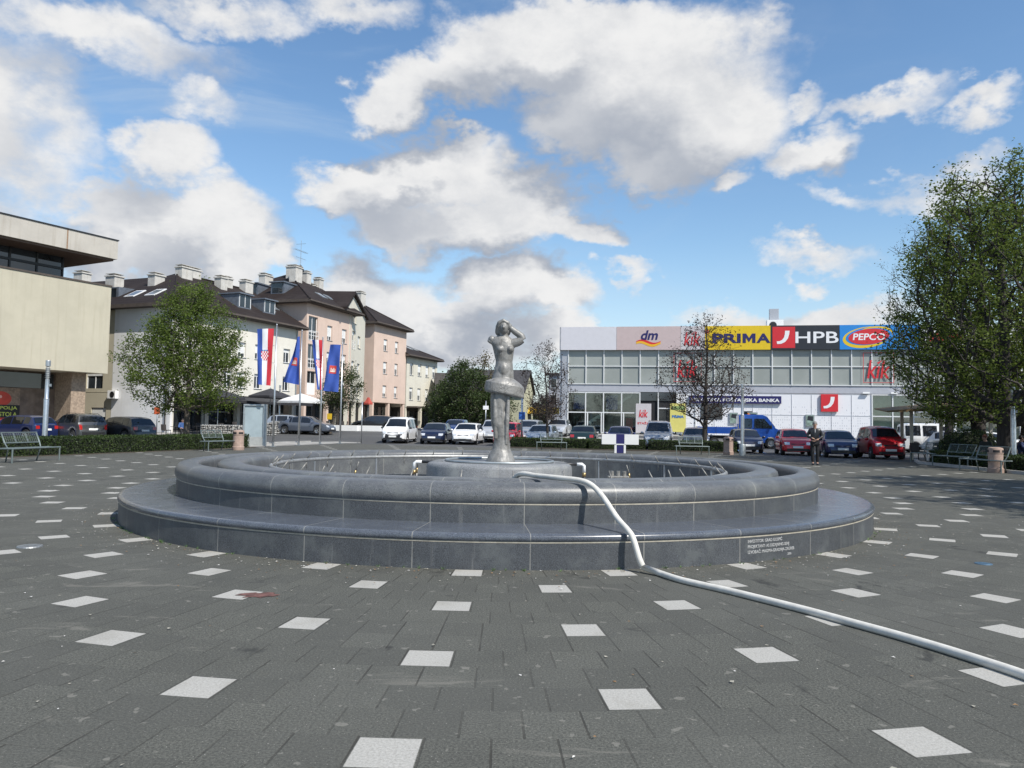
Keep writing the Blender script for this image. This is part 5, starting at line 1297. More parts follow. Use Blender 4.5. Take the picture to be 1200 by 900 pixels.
# roof plant
p = FS @ Vector((local_x(911.5), 2.0, 10.05)); u = thing("rooftop_unit", "pale air conditioning unit with a tall duct on the roof behind the black sign", "air conditioner", p, anS)
MB().box(-.75, .75, -.4, .4, 0, 1.0, bev=.03).build("casing", M["white"], u); MB().box(-.4, .45, .42, .9, 0, 2.2, bev=.02).build("duct", SILVER, u)
f = MB(); f.lathe([(0, 0), (.32, 0), (.34, .03), (.0, .04)], 20); fm = f.mesh("fan", M["black"]); fm.transform(Matrix.Translation((-.2, -.402, .5)) @ Matrix.Rotation(R(90), 4, "X")); part("fan", fm, u)
# ------------------------------------------------------------------ street furniture
def bench(label, x, y, rz, L=2.0):
    t = thing("park_bench", label, "bench", (x, y, 0.002), rz, "steel mesh benches round the square")
    m = mat("bench_steel", (.17, .205, .20), .5, .4, .1, 8)
    h = L / 2
    for sx in (-1, 1):
        b = MB(); b.tube([(sx * (h - .03), -.30, 0), (sx * (h - .03), -.30, .44)], .024, 8); b.build("front_leg", m, t)
        b = MB(); b.tube([(sx * (h * .62), .22, 0), (sx * (h * .66), .12, .42), (sx * (h * .70), .20, .58), (sx * (h * .70), .34, .90)], .022, 8); b.build("rear_leg", m, t, smooth=True)
    b = MB(); b.tube([(-h, -.30, .44), (h, -.30, .44), (h, .12, .44), (-h, .12, .44), (-h, -.30, .44)], .022, 8)
    for i in range(22): b.box(-h + .02, h - .02, -.28 + i * .0186, -.28 + i * .0186 + .006, .436, .446)
    for i in range(5): b.box(-h + .2 + i * (L - .4) / 4, -h + .22 + i * (L - .4) / 4, -.29, .12, .424, .4355)
    b.build("seat", m, t)
    w = h * .72
    b = MB(); b.tube([(-w, .21, .60), (w, .21, .60), (w, .345, .92), (-w, .345, .92), (-w, .21, .60)], .018, 8)
    for i in range(9):
        f = (i + .5) / 9; b.tube([(-w, .21 + .135 * f, .60 + .32 * f), (w, .21 + .135 * f, .60 + .32 * f)], .0035, 4)
    for i in range(18):
        xx = -w + 2 * w * (i + .5) / 18; b.tube([(xx, .21, .60), (xx, .345, .92)], .0022, 4)
    for xx in (-w / 3, w / 3): b.tube([(xx, .215, .60), (xx, .35, .92)], .012, 6)
    b.build("backrest", m, t)
    return t
bench("steel mesh bench in front of the long clipped hedge, nearest the cultural hall", -15.4, 24.6, R(84), 2.15)
bench("steel mesh bench beside the pinkish litter bin at the end of the long hedge", -13.6, 35.6, R(74))
p = GX(646.5, 44.2); bench("steel mesh bench just right of the statue, under the small bare tree", p.x, 44.2, 0, 1.75)
p = GX(810.5, 40.6); bench("steel mesh bench in front of the larger bare tree and its hedge", p.x, 40.6, R(-2), 1.75)
for px, py, lab in ((1084, 543, "steel mesh bench nearest the shelter, first of three along the right hedge"), (1112, 547.5, "middle steel mesh bench of three along the right hedge"), (1147, 553, "steel mesh bench directly beside the round stone litter bin by the thick tree")):
    p = G(px, py); bench(lab, p.x + .3, p.y, R(-80))
def bin_(label, x, y, sc=1.0):
    t = thing("litter_bin", label, "litter bin", (x, y, .002), 0, "round stone litter bins"); t.scale = (sc,) * 3
    m = mat("pink_concrete", (.34, .245, .20), .85, 0, .12, 10, bump=.2, bscale=120)
    b = MB(); b.lathe([(.0, 0), (.27, 0), (.275, .02), (.275, .16), (.255, .18), (.25, .20), (.25, .70)], 32); b.build("body", m, t, autosmooth=35)
    b = MB(); b.lathe([(.255, .71), (.262, .73), (.262, .86), (.24, .93), (.16, .955), (0, .96)], 32); b.build("lid", m, t, autosmooth=35)
    for a in (R(-115), R(-45), R(75), R(160)):
        b = MB(); ring = []
        q = [(a - .42, .76), (a + .42, .76), (a + .42, .865), (a - .42, .865)]
        n = 6; vs = []; fs = []
        for i in range(n + 1):
            th = a - .42 + .84 * i / n
            vs += [(.266 * math.cos(th), .266 * math.sin(th), .765), (.266 * math.cos(th), .266 * math.sin(th), .855)]
        for i in range(n): fs.append((2 * i, 2 * i + 2, 2 * i + 3, 2 * i + 1))
        b.add(vs, fs); b.build("opening", M["dark"], t)
    return t
p = G(279, 527.5); bin_("pinkish round litter bin at the end of the long hedge beside the steel bench", p.x, p.y)
p = G(853.5, 533); bin_("pinkish round litter bin in front of the hedge near the blue truck", p.x, p.y)
p = G(1167, 554); bin_("pinkish round litter bin at the end of the right hedge under the thick tree", p.x, p.y, .95)
def lamp(label, x, y, z, hgt=3.6, rz=0, base=True):
    t = thing("street_lamp", label, "street lamp", (x, y, z), rz, "slim metal lamp posts")
    m = M["steel"]; b = MB(); b.lathe([(.0, 0), (.095, 0), (.095, 2.1), (.085, 2.14), (.075, 2.16), (.075, hgt - .72), (0, hgt - .72)], 20); b.build("post", m, t, autosmooth=35)
    b = MB(); b.cyl((0, 0, 2.10), (0, 0, 2.13), .10, n=20); b.box(.06, .16, -.02, .02, hgt - 1.0, hgt - .9); b.build("collar", M["galv"], t)
    l = MB(); l.cyl((0, 0, hgt - .72), (0, 0, hgt - .24), .062, n=16); l.build("lamp_tube", mat("frosted_lamp", (.42, .42, .40), .3, 0, .1), t, smooth=False)
    l = MB()
    for i in range(6): l.lathe([(.062, hgt - .68 + i * .07), (.10, hgt - .66 + i * .07), (.10, hgt - .655 + i * .07), (.062, hgt - .672 + i * .07)], 18)
    l.lathe([(.0, hgt), (.085, hgt), (.09, hgt - .02), (.09, hgt - .22), (0, hgt - .24)], 18); l.build("louvre_head", m, t)
    if base: MB().lathe([(.0, 0), (.17, 0), (.17, .55), (.15, .60), (.096, .60)], 20).build("base_sleeve", M["galv"], t, autosmooth=35)
    return t
p = GX(53.5, 29.5); lamp("slim metal lamp post rising behind the bench in front of the cultural hall", p.x, p.y, 0, base=False)
p = GX(327, 66); lamp("slim metal lamp post with two side arms among the cafe tables and stone baskets", p.x, p.y, zg(0, 66), 3.9)
p = G(870, 534); lamp("slim metal lamp post at the hedge end before the small dark blue car", p.x, p.y, 0, 3.75)
p = GX(1187.5, 29.5); lamp("slim metal lamp post in the right hedge beside the thick tree trunk", p.x, p.y, 0, 3.2, base=False)
# bare metal posts and small signs
def post_sign(label, px, Y, h, plate=None, pz=0, pw=.3, ph=.3, r=.04):
    p = GX(px, Y); t = thing("sign_post", label, "sign post", (p.x, p.y, p.z))
    MB().cyl((0, 0, 0), (0, 0, h), r, n=10).build("post", M["steel"], t, smooth=True)
    if plate: MB().box(-pw / 2, pw / 2, -.07, -.05, pz, pz + ph, bev=.008).build("plate", plate, t)
    return t
post_sign("tall plain metal post behind the statue with a small blue plate", 611.5, 50, 3.75, mat("plate_blue", (.03, .12, .42), .4), 1.75, .42, .5, .07)
post_sign("thin dark post standing at the road edge in front of the salmon corner house", 424, 52, 2.8)
post_sign("thin post with a pale plate behind the white hatchback", 569, 62, 2.9, M["white"], 2.2, .45, .3)
post_sign("thin post with an orange round plate before the white end wall", 184, 55, 2.5, mat("plate_orange", (.50, .09, .03), .4), 1.7, .4, .5)
# advertising light box at the end of the left hedge
p = G(297, 522.5); t = thing("poster_case", "pale glazed free-standing poster case without a poster, beside the first flagpole", "poster case", (p.x, p.y, .002), R(8))
MB().box(-.52, .52, -.12, .12, 0, .50, bev=.01).build("plinth", mat("case_grey", (.30, .31, .30), .6), t)
MB().box(-.58, -.50, -.14, .14, .502, 2.22, bev=.01).build("side_frame", M["galv"], t); MB().box(.50, .68, -.16, .16, 0.0, 2.22, bev=.02).build("side_frame", M["galv"], t)
MB().box(-.58, .68, -.15, .15, 2.222, 2.32, bev=.015).build("top_frame", M["galv"], t)
MB().box(-.498, .498, -.08, .08, .503, 2.218).build("glass_face", mat("case_glass", (.30, .36, .38), .35, 0, .12, 1.2), t)
# T-shaped white sign
p = G(726.5, 531); t = thing("memorial_sign", "white T-shaped box sign with dark blue square panels in its middle, before the hedge", "sign", (p.x, p.y, 0), R(-2))
Ww = mat("sign_box_white", (.70, .70, .69), .4, 0, .02)
MB().box(-.98, -.22, -.10, .10, .46, 1.00, bev=.01).build("left_box", Ww, t); MB().box(.22, .98, -.10, .10, .46, 1.00, bev=.01).build("right_box", Ww, t)
MB().box(-.218, .218, -.09, .09, .50, 1.00).build("blue_panel", NAVY, t); MB().box(-.22, .22, -.10, .10, .44, .498).build("crossbar", Ww, t)
MB().box(-.30, -.19, -.10, .10, 0, .438).build("stem_side", Ww, t); MB().box(.19, .30, -.10, .10, 0, .438).build("stem_side", Ww, t); MB().box(-.188, .188, -.08, .08, 0, .43).build("blue_panel", NAVY, t)
# ------------------------------------------------------------------ flags
FB = mat("flag_blue", (.035, .085, .36), .75, 0, .06, 3); FR = mat("flag_red", (.55, .03, .045), .75, 0, .04, 3); FW = mat("flag_white", (.72, .72, .73), .75, 0, .03, 3); FC = mat("crest_red", (.50, .05, .04), .7, 0, .05); FG = mat("crest_pale", (.62, .58, .52), .7); 
poles = [(319.8, 523.5, 381, "first from the poster case"), (349.8, 521.8, 388, "second from the poster case"), (374.8, 520.4, 396, "third from the poster case"), (398.3, 519.8, 403, "farthest from the poster case")]
PP = []
for px, py, top, lab in poles:
    g = G(px, py); hh = P(px, top, g.y).z; PP.append((g, hh))
    t = thing("flagpole", "slim pale metal flagpole, " + lab, "flagpole", g, 0, "flagpoles in a row")
    b = MB(); b.tube([(0, 0, 0), (0, 0, 2.5), (0, 0, hh)], [.065, .055, .035], 12); b.build("pole", M["steel"], t, smooth=True)
    b = MB(); b.ell((0, 0, hh + .03), (.05, .05, .05), 10, 8); b.build("finial", M["steel"], t, smooth=True)
    b = MB(); b.box(-.14, .14, -.14, .14, 0, .03, bev=.008); b.build("base_plate", M["galv"], t)
def flag(label, corners, Y, stripes, crest, seed, amp=.07):
    """corners: top-left, top-right, bottom-right, bottom-left of the hanging cloth"""
    tl, tr, br, bl = [P(x, y, Y) for x, y in corners]
    t = thing("flag", label, "flag", tl.lerp(tr, .5), 0, "flags on the flagpoles"); o = tl.lerp(tr, .5)
    rr = random.Random(seed); ph = rr.uniform(0, 6)
    nu, nv = 36, 40
    def S(u, v):
        a = tl.lerp(tr, u); b_ = bl.lerp(br, u); q = a.lerp(b_, v)
        w = amp * (math.sin(u * 8 + v * 3 + ph) * (.3 + .7 * v) + .5 * math.sin(v * 7 - u * 5 + ph)) * (1 - .6 * u)
        return q - o + Vector((.25 * w * math.sin(v * 5 + ph), w * 1.6, 0))
    b = MB(); vs = [S(i / nu, j / nv) for j in range(nv + 1) for i in range(nu + 1)]; n = len(vs)
    def mi(i): return 0 if len(stripes) == 1 else min(len(stripes) - 1, int((i + .5) / nu * len(stripes)))
    for side in (0, 1):
        b.v += [tuple(v + Vector((0, .008 * side, 0))) for v in vs]
    for j in range(nv):
        for i in range(nu):
            a = j * (nu + 1) + i; f = (a, a + 1, a + nu + 2, a + nu + 1)
            b.f.append(f[::-1]); b.mi.append(mi(i)); b.f.append(tuple(q + n for q in f)); b.mi.append(mi(i))
    b.build("cloth", stripes, t, smooth=True)
    f = MB()
    if crest == "checks":
        u0, u1, v0, v1 = .28, .72, .40, .56; k = 6
        for i in range(k):
            for j in range(5):
                q = [S(u0 + (u1 - u0) * (i + a) / k, v0 + (v1 - v0) * (j + c) / 5) + Vector((0, -.012, 0)) for a, c in ((0, 0), (1, 0), (1, 1), (0, 1))]
                if j == 4 and i in (0, k - 1): continue
                f.add(q, [(3, 2, 1, 0)], (i + j) % 2)
        f.build("coat_of_arms", [FR, FW], t)
        f = MB()
        for i in range(5): f.add([S(.30 + .08 * (i + a), .375 + c) + Vector((0, -.012, 0)) for a, c in ((.05, .0), (.95, .0), (.8, .022), (.2, .022))], [(3, 2, 1, 0)], i % 2)
        f.build("crown_of_shields", [FB, mat("crest_light_blue", (.18, .35, .55), .7)], t)
    else:
        u0, u1, v0, v1 = .24, .76, .45, .62
        def patch(m, a0, a1, c0, c1, off, name, cut=0.0):
            f = MB(); k = 6
            for i in range(k):
                for j in range(k):
                    q = [S(u0 + (u1 - u0) * (a0 + (a1 - a0) * (i + x) / k), v0 + (v1 - v0) * (c0 + (c1 - c0) * (j + y) / k)) + Vector((0, off, 0)) for x, y in ((0, 0), (1, 0), (1, 1), (0, 1))]
                    f.add(q, [(3, 2, 1, 0)])
            return f.build(name, m, t)
        patch(FC, 0, 1, 0, 1, -.012, "crest_shield")
        for a0, a1, c0, c1 in ((.18, .30, .30, .72), (.36, .50, .42, .70), (.56, .68, .28, .70), (.74, .86, .40, .70), (.14, .86, .70, .80)): patch(FG, a0, a1, c0, c1, -.018, "crest_tower")
    for v in (.02, .3, .6, .9):
        q = S(1, v); c = MB(); c.tube([q + Vector((-.01, 0, 0)), q + Vector((.10, 0, 0))], .012, 6); c.build("clip", M["steel"], t)
    return t
flag("broad red, white and blue striped flag hanging straight on the first pole", ((301, 385.5), (321, 385), (317, 452), (302, 450.5)), PP[0][0].y - .02, [FB, FW, FR], "checks", 1, .04)
flag("blue flag gathered to a point at the top, on the second pole", ((349.0, 395), (351.2, 394), (350.5, 451), (331.5, 447.5)), PP[1][0].y - .02, [FB], "crest", 2, .10)
flag("narrow twisted red, white and blue striped flag on the third pole", ((365, 398), (378, 398.5), (377, 457), (372, 456.5)), PP[2][0].y - .02, [FB, FW, FR], "checks", 3, .07)
flag("broad blue flag with a red crest hanging nearly straight on the fourth pole", ((386.5, 403.5), (399.2, 404), (396.5, 459.5), (379, 458)), PP[3][0].y - .02, [FB], "crest", 4, .06)
# ------------------------------------------------------------------ cafe terrace
ST = None
m, t_, bs = raw_mat("gabion_stones"); p_ = t_.pos(); vo = t_.new("ShaderNodeTexVoronoi"); vo.inputs["Scale"].default_value = 7; t_.l.new(p_, vo.inputs["Vector"])
hs = t_.new("ShaderNodeSeparateColor"); t_.l.new(vo.outputs["Color"], hs.inputs[0])
t_.l.new(t_.mix(hs.outputs[0], (.12, .11, .10, 1), (.46, .45, .42, 1)), bs.inputs["Base Color"]); bs.inputs["Roughness"].default_value = .9
ST = m
def gabion(label, px, Y, L, rz):
    p = GX(px, Y); t = thing("gabion_wall", label, "stone basket", (p.x, p.y, p.z), rz, "stone-filled wire baskets of the cafe")
    rr = random.Random(px); b = MB()
    MB().box(-L / 2 + .07, L / 2 - .07, -.20, .20, 0, .90).build("core", M["dark"], t)
    nx = int(L / .15)
    for j in range(7):
        for i in range(nx):
            for s in (-1, 1): b.ell((-L / 2 + (i + .5 + rr.uniform(-.3, .3)) * L / nx, s * .21 + rr.uniform(-.03, .03), .07 + j * .135 + rr.uniform(-.03, .03)), (rr.uniform(.06, .10), .06, rr.uniform(.05, .085)), 7, 4)
    for i in range(nx): b.ell((-L / 2 + (i + .5) * L / nx, rr.uniform(-.1, .1), .93), (.09, .12, .05), 7, 4)
    struct(b.build("stones", ST, t), "stuff")
    w = MB()
    for i in range(int(L / .3) + 1):
        x = -L / 2 + i * L / int(L / .3); w.tube([(x, -.29, 0), (x, -.29, 1.0), (x, .29, 1.0)], .006, 4)
    for z in (.05, .35, .65, 1.0): w.tube([(-L / 2, -.29, z), (L / 2, -.29, z)], .006, 4)
    w.build("wire_basket", M["galv"], t)
gabion("long stone-filled wire basket wall behind the bench and the litter bin", 261, 56, 2.9, R(4)); gabion("stone-filled wire basket behind the poster case and the first flag", 318, 60, .9, R(10)); gabion("stone-filled wire basket around the foot of the cafe lamp post", 335, 62, 2.2, R(20))
def parasol(label, px, Y, rad, z, m, sides=4):
    p = GX(px, Y); t = thing("cafe_parasol", label, "parasol", (p.x, p.y, p.z), R(15))
    MB().cyl((0, 0, 0), (0, 0, z + .75), .03, n=10).build("pole", M["galv"], t); b = MB(); n = 32
    pr = [(rad, z - .18), (rad, z), (rad * .6, z + .28), (.12, z + .62), (0, z + .66), (0, z + .64), (.1, z + .58), (rad * .6, z + .25), (rad * .985, z - .02), (rad * .985, z - .18)]
    b.lathe(pr, 8 if sides == 8 else 4); b.build("canopy", m, t); MB().cyl((0, 0, 0), (0, 0, .12), .35, n=16).build("base", M["concrete"], t)
    for k in range(4 if sides == 4 else 8):
        a = 2 * math.pi * k / (4 if sides == 4 else 8); r_ = MB(); r_.tube([(.04, 0, z - .3), (rad * .55 * math.cos(a), rad * .55 * math.sin(a), z + .22)] if 0 else [(.04 * math.cos(a), .04 * math.sin(a), z - .2), (rad * .5 * math.cos(a), rad * .5 * math.sin(a), z + .25)], .012, 5); r_.build("rib", M["galv"], t)
parasol("white square parasol open over the pavement before the salmon house", 352, 66, 2.0, 2.55, mat("parasol_white", (.68, .68, .67), .8))
parasol("dark parasol open over the cafe terrace behind the poster case", 316, 66, 1.8, 2.95, mat("parasol_black", (.03, .03, .035), .8))
parasol("dark parasol over the cafe terrace behind the leafy tree", 255, 60, 2.0, 2.9, mat("parasol_black", (.03, .03, .035), .8))
parasol("small red awning parasol before the arcade of the salmon corner house", 431, 88, .5, 3.0, mat("parasol_red", (.42, .07, .05), .8))
f = MB(); Fc = frame_at((A1[0], A1[1], .45), ang_of(A1, B1))
aw = thing("cafe_awning", "black awning along the ground floor of the cream house", "awning", (A1[0], A1[1], .45), ang_of(A1, B1))
b = MB(); rings = [[(1.2, -.01, 3.02), (L1 - .3, -.01, 3.02), (L1 - .3, -2.3, 2.62), (1.2, -2.3, 2.62)], [(1.2, -.01, 2.96), (L1 - .3, -.01, 2.96), (L1 - .3, -2.3, 2.40), (1.2, -2.3, 2.40)]]
b.loft(rings); b.build("cloth", mat("awning_black", (.022, .022, .026), .8), aw)
for x in (1.3, 5.5, 10, L1 - .4): MB().cyl((x, -2.25, -.4), (x, -2.25, 2.5), .035, n=8).build("awning_post", M["black"], aw)
tb = thing("cafe_table", "dark round cafe table", "table", (0, 0, 0), 0, "cafe tables on the terrace")
MB().cyl((0, 0, .70), (0, 0, .73), .36, n=20).build("table_top", M["black"], tb); MB().cyl((0, 0, .02), (0, 0, .70), .03, n=8).build("leg", M["black"], tb); MB().cyl((0, 0, 0), (0, 0, .02), .22, n=16).build("base", M["black"], tb)
chm = mat("dark_wicker", (.035, .03, .028), .7, 0, .3, 40)
ch = thing("cafe_chair", "dark wicker cafe chair", "chair", (0, 0, 0), 0, "dark wicker chairs of the cafe terrace")
MB().box(-.24, .24, -.24, .24, .40, .46, bev=.015).build("seat", chm, ch)
b = MB(); b.loft([[(x, .22 + .06 * (1 - (x / .24) ** 2) + d, z) for x, z, d in ((-.26, .46, 0), (-.13, .46, 0), (0, .46, 0), (.13, .46, 0), (.26, .46, 0), (.26, .46, .03), (.13, .46, .03), (0, .46, .03), (-.13, .46, .03), (-.26, .46, .03))], [(x, .26 + .06 * (1 - (x / .24) ** 2) + d, .86) for x, d in ((-.26, 0), (-.13, 0), (0, 0), (.13, 0), (.26, 0), (.26, .03), (.13, .03), (0, .03), (-.13, .03), (-.26, .03))]]); b.build("backrest", chm, ch)
for sx in (-1, 1):
    for sy in (-1, 1): MB().cyl((sx * .21, sy * .21, 0), (sx * .21, sy * .21, .40), .018, n=6).build("leg", M["black"], ch)
spots = [(206, 57.5), (232, 58.5), (246, 60), (272, 60), (288, 62), (305, 64), (395, 76), (412, 79)]
for i, (px, Y) in enumerate(spots):
    q = tb if i == 0 else copy_tree(tb); p = GX(px, Y); q.location = p
    q["label"] = ["dark round cafe table beside the seated guest in blue", "dark round cafe table behind the trunk of the leafy tree", "dark round cafe table left of the long stone basket wall", "dark round cafe table behind the long stone basket wall", "dark round cafe table behind the poster case", "dark round cafe table by the cafe lamp post", "dark round cafe table before the salmon house arcade", "dark round cafe table beside the low white planters"][i]
cl = ["with its back to the black car", "facing the street"]
for i, (px, Y) in enumerate(spots):
    for j, (dx, dy, rz) in enumerate(((-.75, .15, 1.4), (.75, -.1, -1.6))):
        q = ch if i == 0 and j == 0 else copy_tree(ch); p = GX(px, Y); q.location = (p.x + dx, p.y + dy, zg(0, p.y + dy)); q.rotation_euler = (0, 0, rz + random.uniform(-.3, .3))
        q["label"] = "dark wicker chair, " + ("left" if j == 0 else "right") + " of the table" + [" beside the guest in blue", " behind the leafy tree trunk", " left of the long stone baskets", " behind the long stone baskets", " behind the poster case", " by the cafe lamp post", " before the salmon arcade", " beside the white planters"][i]
for px, lab in ((404, "low white concrete planter before the arcade, left of the pair"), (431, "low white concrete planter beside the black hatchback, right of the pair")):
    p = GX(px, 68); t = thing("planter_box", lab, "planter", p, R(-8)); b = MB(); b.box(-1.25, 1.25, -.3, .3, 0, .5, bev=.02); b.build("trough", M["white"], t); b = MB(); b.box(-1.15, 1.15, -.22, .22, .501, .53); b.build("soil", M["soil"], t)
# letter box, kiosk colours beyond the car park
p = GX(386, 72); t = thing("letter_box", "small yellow letter box on a post before the salmon house", "letter box", p); MB().cyl((0, 0, 0), (0, 0, 1.0), .03, n=8).build("post", M["galv"], t); MB().box(-.2, .2, -.15, .15, 1.0, 1.55, bev=.02).build("box", mat("post_yellow", (.62, .40, .02), .45), t)
# shelter on the right
p = GX(1081, 39); t = thing("bus_shelter", "open shelter with pale posts and a brownish sloping canopy before the leafy trees", "shelter", (p.x, p.y, 0), R(-14))
SP = mat("pale_post", (.46, .43, .36), .7, 0, .1)
for x, y in ((-.65, -.6), (2.9, -.6), (-.65, 1.3), (2.9, 1.3), (1.2, 1.3)): MB().box(x - .07, x + .07, y - .07, y + .07, 0, 2.45).build("post", SP, t)
b = MB(); b.loft([[(-1.9, -1.2, 2.35), (3.6, -1.2, 2.55), (3.6, 1.7, 2.75), (-1.9, 1.7, 2.55)], [(-1.9, -1.2, 2.42), (3.6, -1.2, 2.95), (3.6, 1.7, 3.15), (-1.9, 1.7, 2.62)]]); b.build("canopy", mat("brown_canopy", (.20, .13, .06), .7, 0, .15), t)
wc = ch.copy(); 
bpy.data.objects.remove(wc)
p0 = GX(1076, 37.5)
for i, (dx, dy, rz, lab) in enumerate(((0, 0, 1.9, "black chair under the shelter canopy, nearest the dark red car"), (1.2, .8, -1.2, "black chair beside the white table under the shelter"), (2.6, .6, 2.4, "black chair farthest under the shelter, near the round bush"))):
    q = copy_tree(ch); q.location = (p0.x + dx, p0.y + dy, .004); q.rotation_euler = (0, 0, rz); q["label"] = lab; q["group"] = "black chairs under the shelter"
for dx, dy, lab in ((.6, .3, "small white round table under the shelter between the black chairs"), (2.0, 1.4, "small white round table at the back of the shelter")):
    t = thing("terrace_table", lab, "table", (p0.x + dx, p0.y + dy, .004)); MB().cyl((0, 0, .68), (0, 0, .72), .4, n=20).build("table_top", M["white"], t); MB().cyl((0, 0, 0), (0, 0, .68), .05, n=8).build("leg", M["white"], t)
# ------------------------------------------------------------------ people
def skin_mesh(name, pts, edges, rad, m, parent, levels=2):
    me = bpy.data.meshes.new(name); me.from_pydata([tuple(p) for p in pts], edges, []); o = link(name, me, parent)
    o.modifiers.new("k", "SKIN"); sv = me.skin_vertices[0].data
    for i, r in enumerate(rad): sv[i].radius = r if isinstance(r, tuple) else (r, r)
    sv[0].use_root = True
    md = o.modifiers.new("s", "SUBSURF"); md.levels = levels; md.render_levels = levels
    r = evaluated(o); r.name = name; r.materials.clear(); r.materials.append(m); r.polygons.foreach_set("use_smooth", [True] * len(r.polygons))
    return o
SKIN = mat("skin", (.42, .25, .18), .55, 0, .06, 20)
def chain(pts, edges, rad, start, new):
    last = start
    for p, r in new:
        pts.append(Vector(p)); rad.append(r); edges.append((last, len(pts) - 1)); last = len(pts) - 1
    return last
def figure(label, loc, rz, J, skin_rad, jacket_m, trouser_m, hair_m, shoe_m, sc=1.0, cap=None):
    """J: joint positions (metres, facing -y)."""
    t = thing("person", label, "person", loc, rz); t.scale = (sc,) * 3
    pts, e, r = [Vector(J["pelvis"])], [], [(.15, .11)]
    ch_ = chain(pts, e, r, 0, [(J["waist"], (.135, .10)), (J["chest"], (.16, .115)), (J["neck"], (.06, .06))])
    chest = ch_ - 1
    chain(pts, e, r, ch_, [(Vector(J["head"]) + Vector((0, 0.0, -.07)), (.068, .072)), (J["head"], (.082, .098)), (Vector(J["head"]) + Vector((0, .01, .085)), (.062, .08))])
    for s in ("l", "r"):
        w = chain(pts, e, r, chest, [(J["shoulder_" + s], .062), (J["elbow_" + s], .042), (J["wrist_" + s], .030)])
        wv, ev = Vector(J["wrist_" + s]), Vector(J["elbow_" + s]); d = (wv - ev).normalized(); hd = Vector(J.get("hand_dir_" + s, d)).normalized()
        side = hd.cross(Vector((0, 0, 1)));
        if side.length < .1: side = hd.cross(Vector((0, 1, 0)))
        side.normalize(); up = side.cross(hd)
        palm = chain(pts, e, r, w, [(wv + hd * .05, (.034, .022))])
        for k in range(4):
            off = side * (-.03 + .02 * k); ln = (.062, .072, .068, .05)[k]
            chain(pts, e, r, palm, [(wv + hd * .09 + off, .0095), (wv + hd * (.09 + ln * .6) + off - up * .012, .0085), (wv + hd * (.09 + ln * .9) + off - up * .035, .0075)])
        sg = 1 if s == "l" else -1
        chain(pts, e, r, palm, [(wv + hd * .06 - side * .042 + up * .008, .011), (wv + hd * .095 - side * .055 - up * .01, .009)])
        k = chain(pts, e, r, 0, [(J["hip_" + s], .085), (J["knee_" + s], .056), (J["ankle_" + s], .038)])
        chain(pts, e, r, k, [(Vector(J["ankle_" + s]) + Vector(J.get("toe", (0, -.16, -.05))), (.035, .028))])
    skin_mesh("body", pts, e, r, SKIN, t)
    # jacket
    pts, e, r = [Vector(J["pelvis"]) + Vector((0, 0, .02))], [], [(.185, .135)]
    c = chain(pts, e, r, 0, [(J["waist"], (.175, .13)), (J["chest"], (.195, .14)), (Vector(J["neck"]) + Vector((0, 0, -.035)), (.085, .08)), (Vector(J["neck"]) + Vector((0, .01, .0)), (.075, .072))])
    for s in ("l", "r"):
        wv, ev = Vector(J["wrist_" + s]), Vector(J["elbow_" + s])
        chain(pts, e, r, 2, [(J["shoulder_" + s], .088), (J["elbow_" + s], .066), (wv + (ev - wv) * .08, .050)])
    skin_mesh("jacket", pts, e, r, jacket_m, t)
    pts, e, r = [Vector(J["pelvis"])], [], [(.165, .125)]
    for s in ("l", "r"):
        av = Vector(J["ankle_" + s]); chain(pts, e, r, 0, [(J["hip_" + s], .105), (J["knee_" + s], .076), (av + Vector((0, 0, .01)), .062)])
    skin_mesh("trousers", pts, e, r, trouser_m, t)
    for s in ("l", "r"):
        av = Vector(J["ankle_" + s]); b = MB(); to = Vector(J.get("toe", (0, -.16, -.05)))
        b.ell(av + to * .42 + Vector((0, 0, -.045)), (.052, .145, .055), 14, 8)
        for i, v in enumerate(b.v):
            if v[2] < av.z - .085: b.v[i] = (v[0], v[1], av.z - .085)
        b.build("shoe", shoe_m, t, smooth=True)
    hb = MB(); h = Vector(J["head"]); hb.ell(h + Vector((0, .022, .040)), (.090, .103, .100), 18, 12); hb.build("hair", hair_m, t, smooth=True)
    fb = MB(); fb.tube([h + Vector((0, -.098, .02)), h + Vector((0, -.122, -.02)), h + Vector((0, -.10, -.028))], [.008, .015, .012], 8)
    for sx in (-1, 1): fb.ell(h + Vector((sx * .088, .01, -.005)), (.012, .022, .03), 8, 6)
    fb.build("nose_and_ears", SKIN, t, smooth=True)
    for sx in (-1, 1): b = MB(); b.ell(h + Vector((sx * .033, -.088, .012)), (.014, .012, .008), 10, 6); b.build("eye", M["black"], t, smooth=True)
    b = MB(); b.ell(h + Vector((0, -.090, -.052)), (.026, .012, .006), 10, 6); b.build("mouth", mat("lips", (.30, .12, .10), .5), t, smooth=True)
    return t
LEATHER = mat("black_leather", (.014, .014, .016), .38, 0, .2, 10); JEANS = mat("black_trousers", (.013, .013, .015), .8, 0, .2, 15); GREYH = mat("grey_hair", (.20, .19, .18), .7, 0, .2, 60); DARKH = mat("dark_hair", (.03, .022, .018), .6)
stand = dict(pelvis=(0, 0, .93), waist=(0, 0, 1.10), chest=(0, .0, 1.32), neck=(0, .0, 1.50), head=(0, -.035, 1.635),
             shoulder_l=(.185, .01, 1.41), elbow_l=(.275, .0, 1.14), wrist_l=(.085, -.20, 1.03), hand_dir_l=(-.8, -.25, -.15), shoulder_r=(-.185, .01, 1.41), elbow_r=(-.285, .01, 1.15), wrist_r=(-.10, -.19, 1.07), hand_dir_r=(.75, -.2, -.35),
             hip_l=(.09, 0, .88), knee_l=(.10, -.02, .50), ankle_l=(.095, .02, .09), hip_r=(-.09, 0, .88), knee_r=(-.095, -.05, .50), ankle_r=(-.085, -.02, .09))
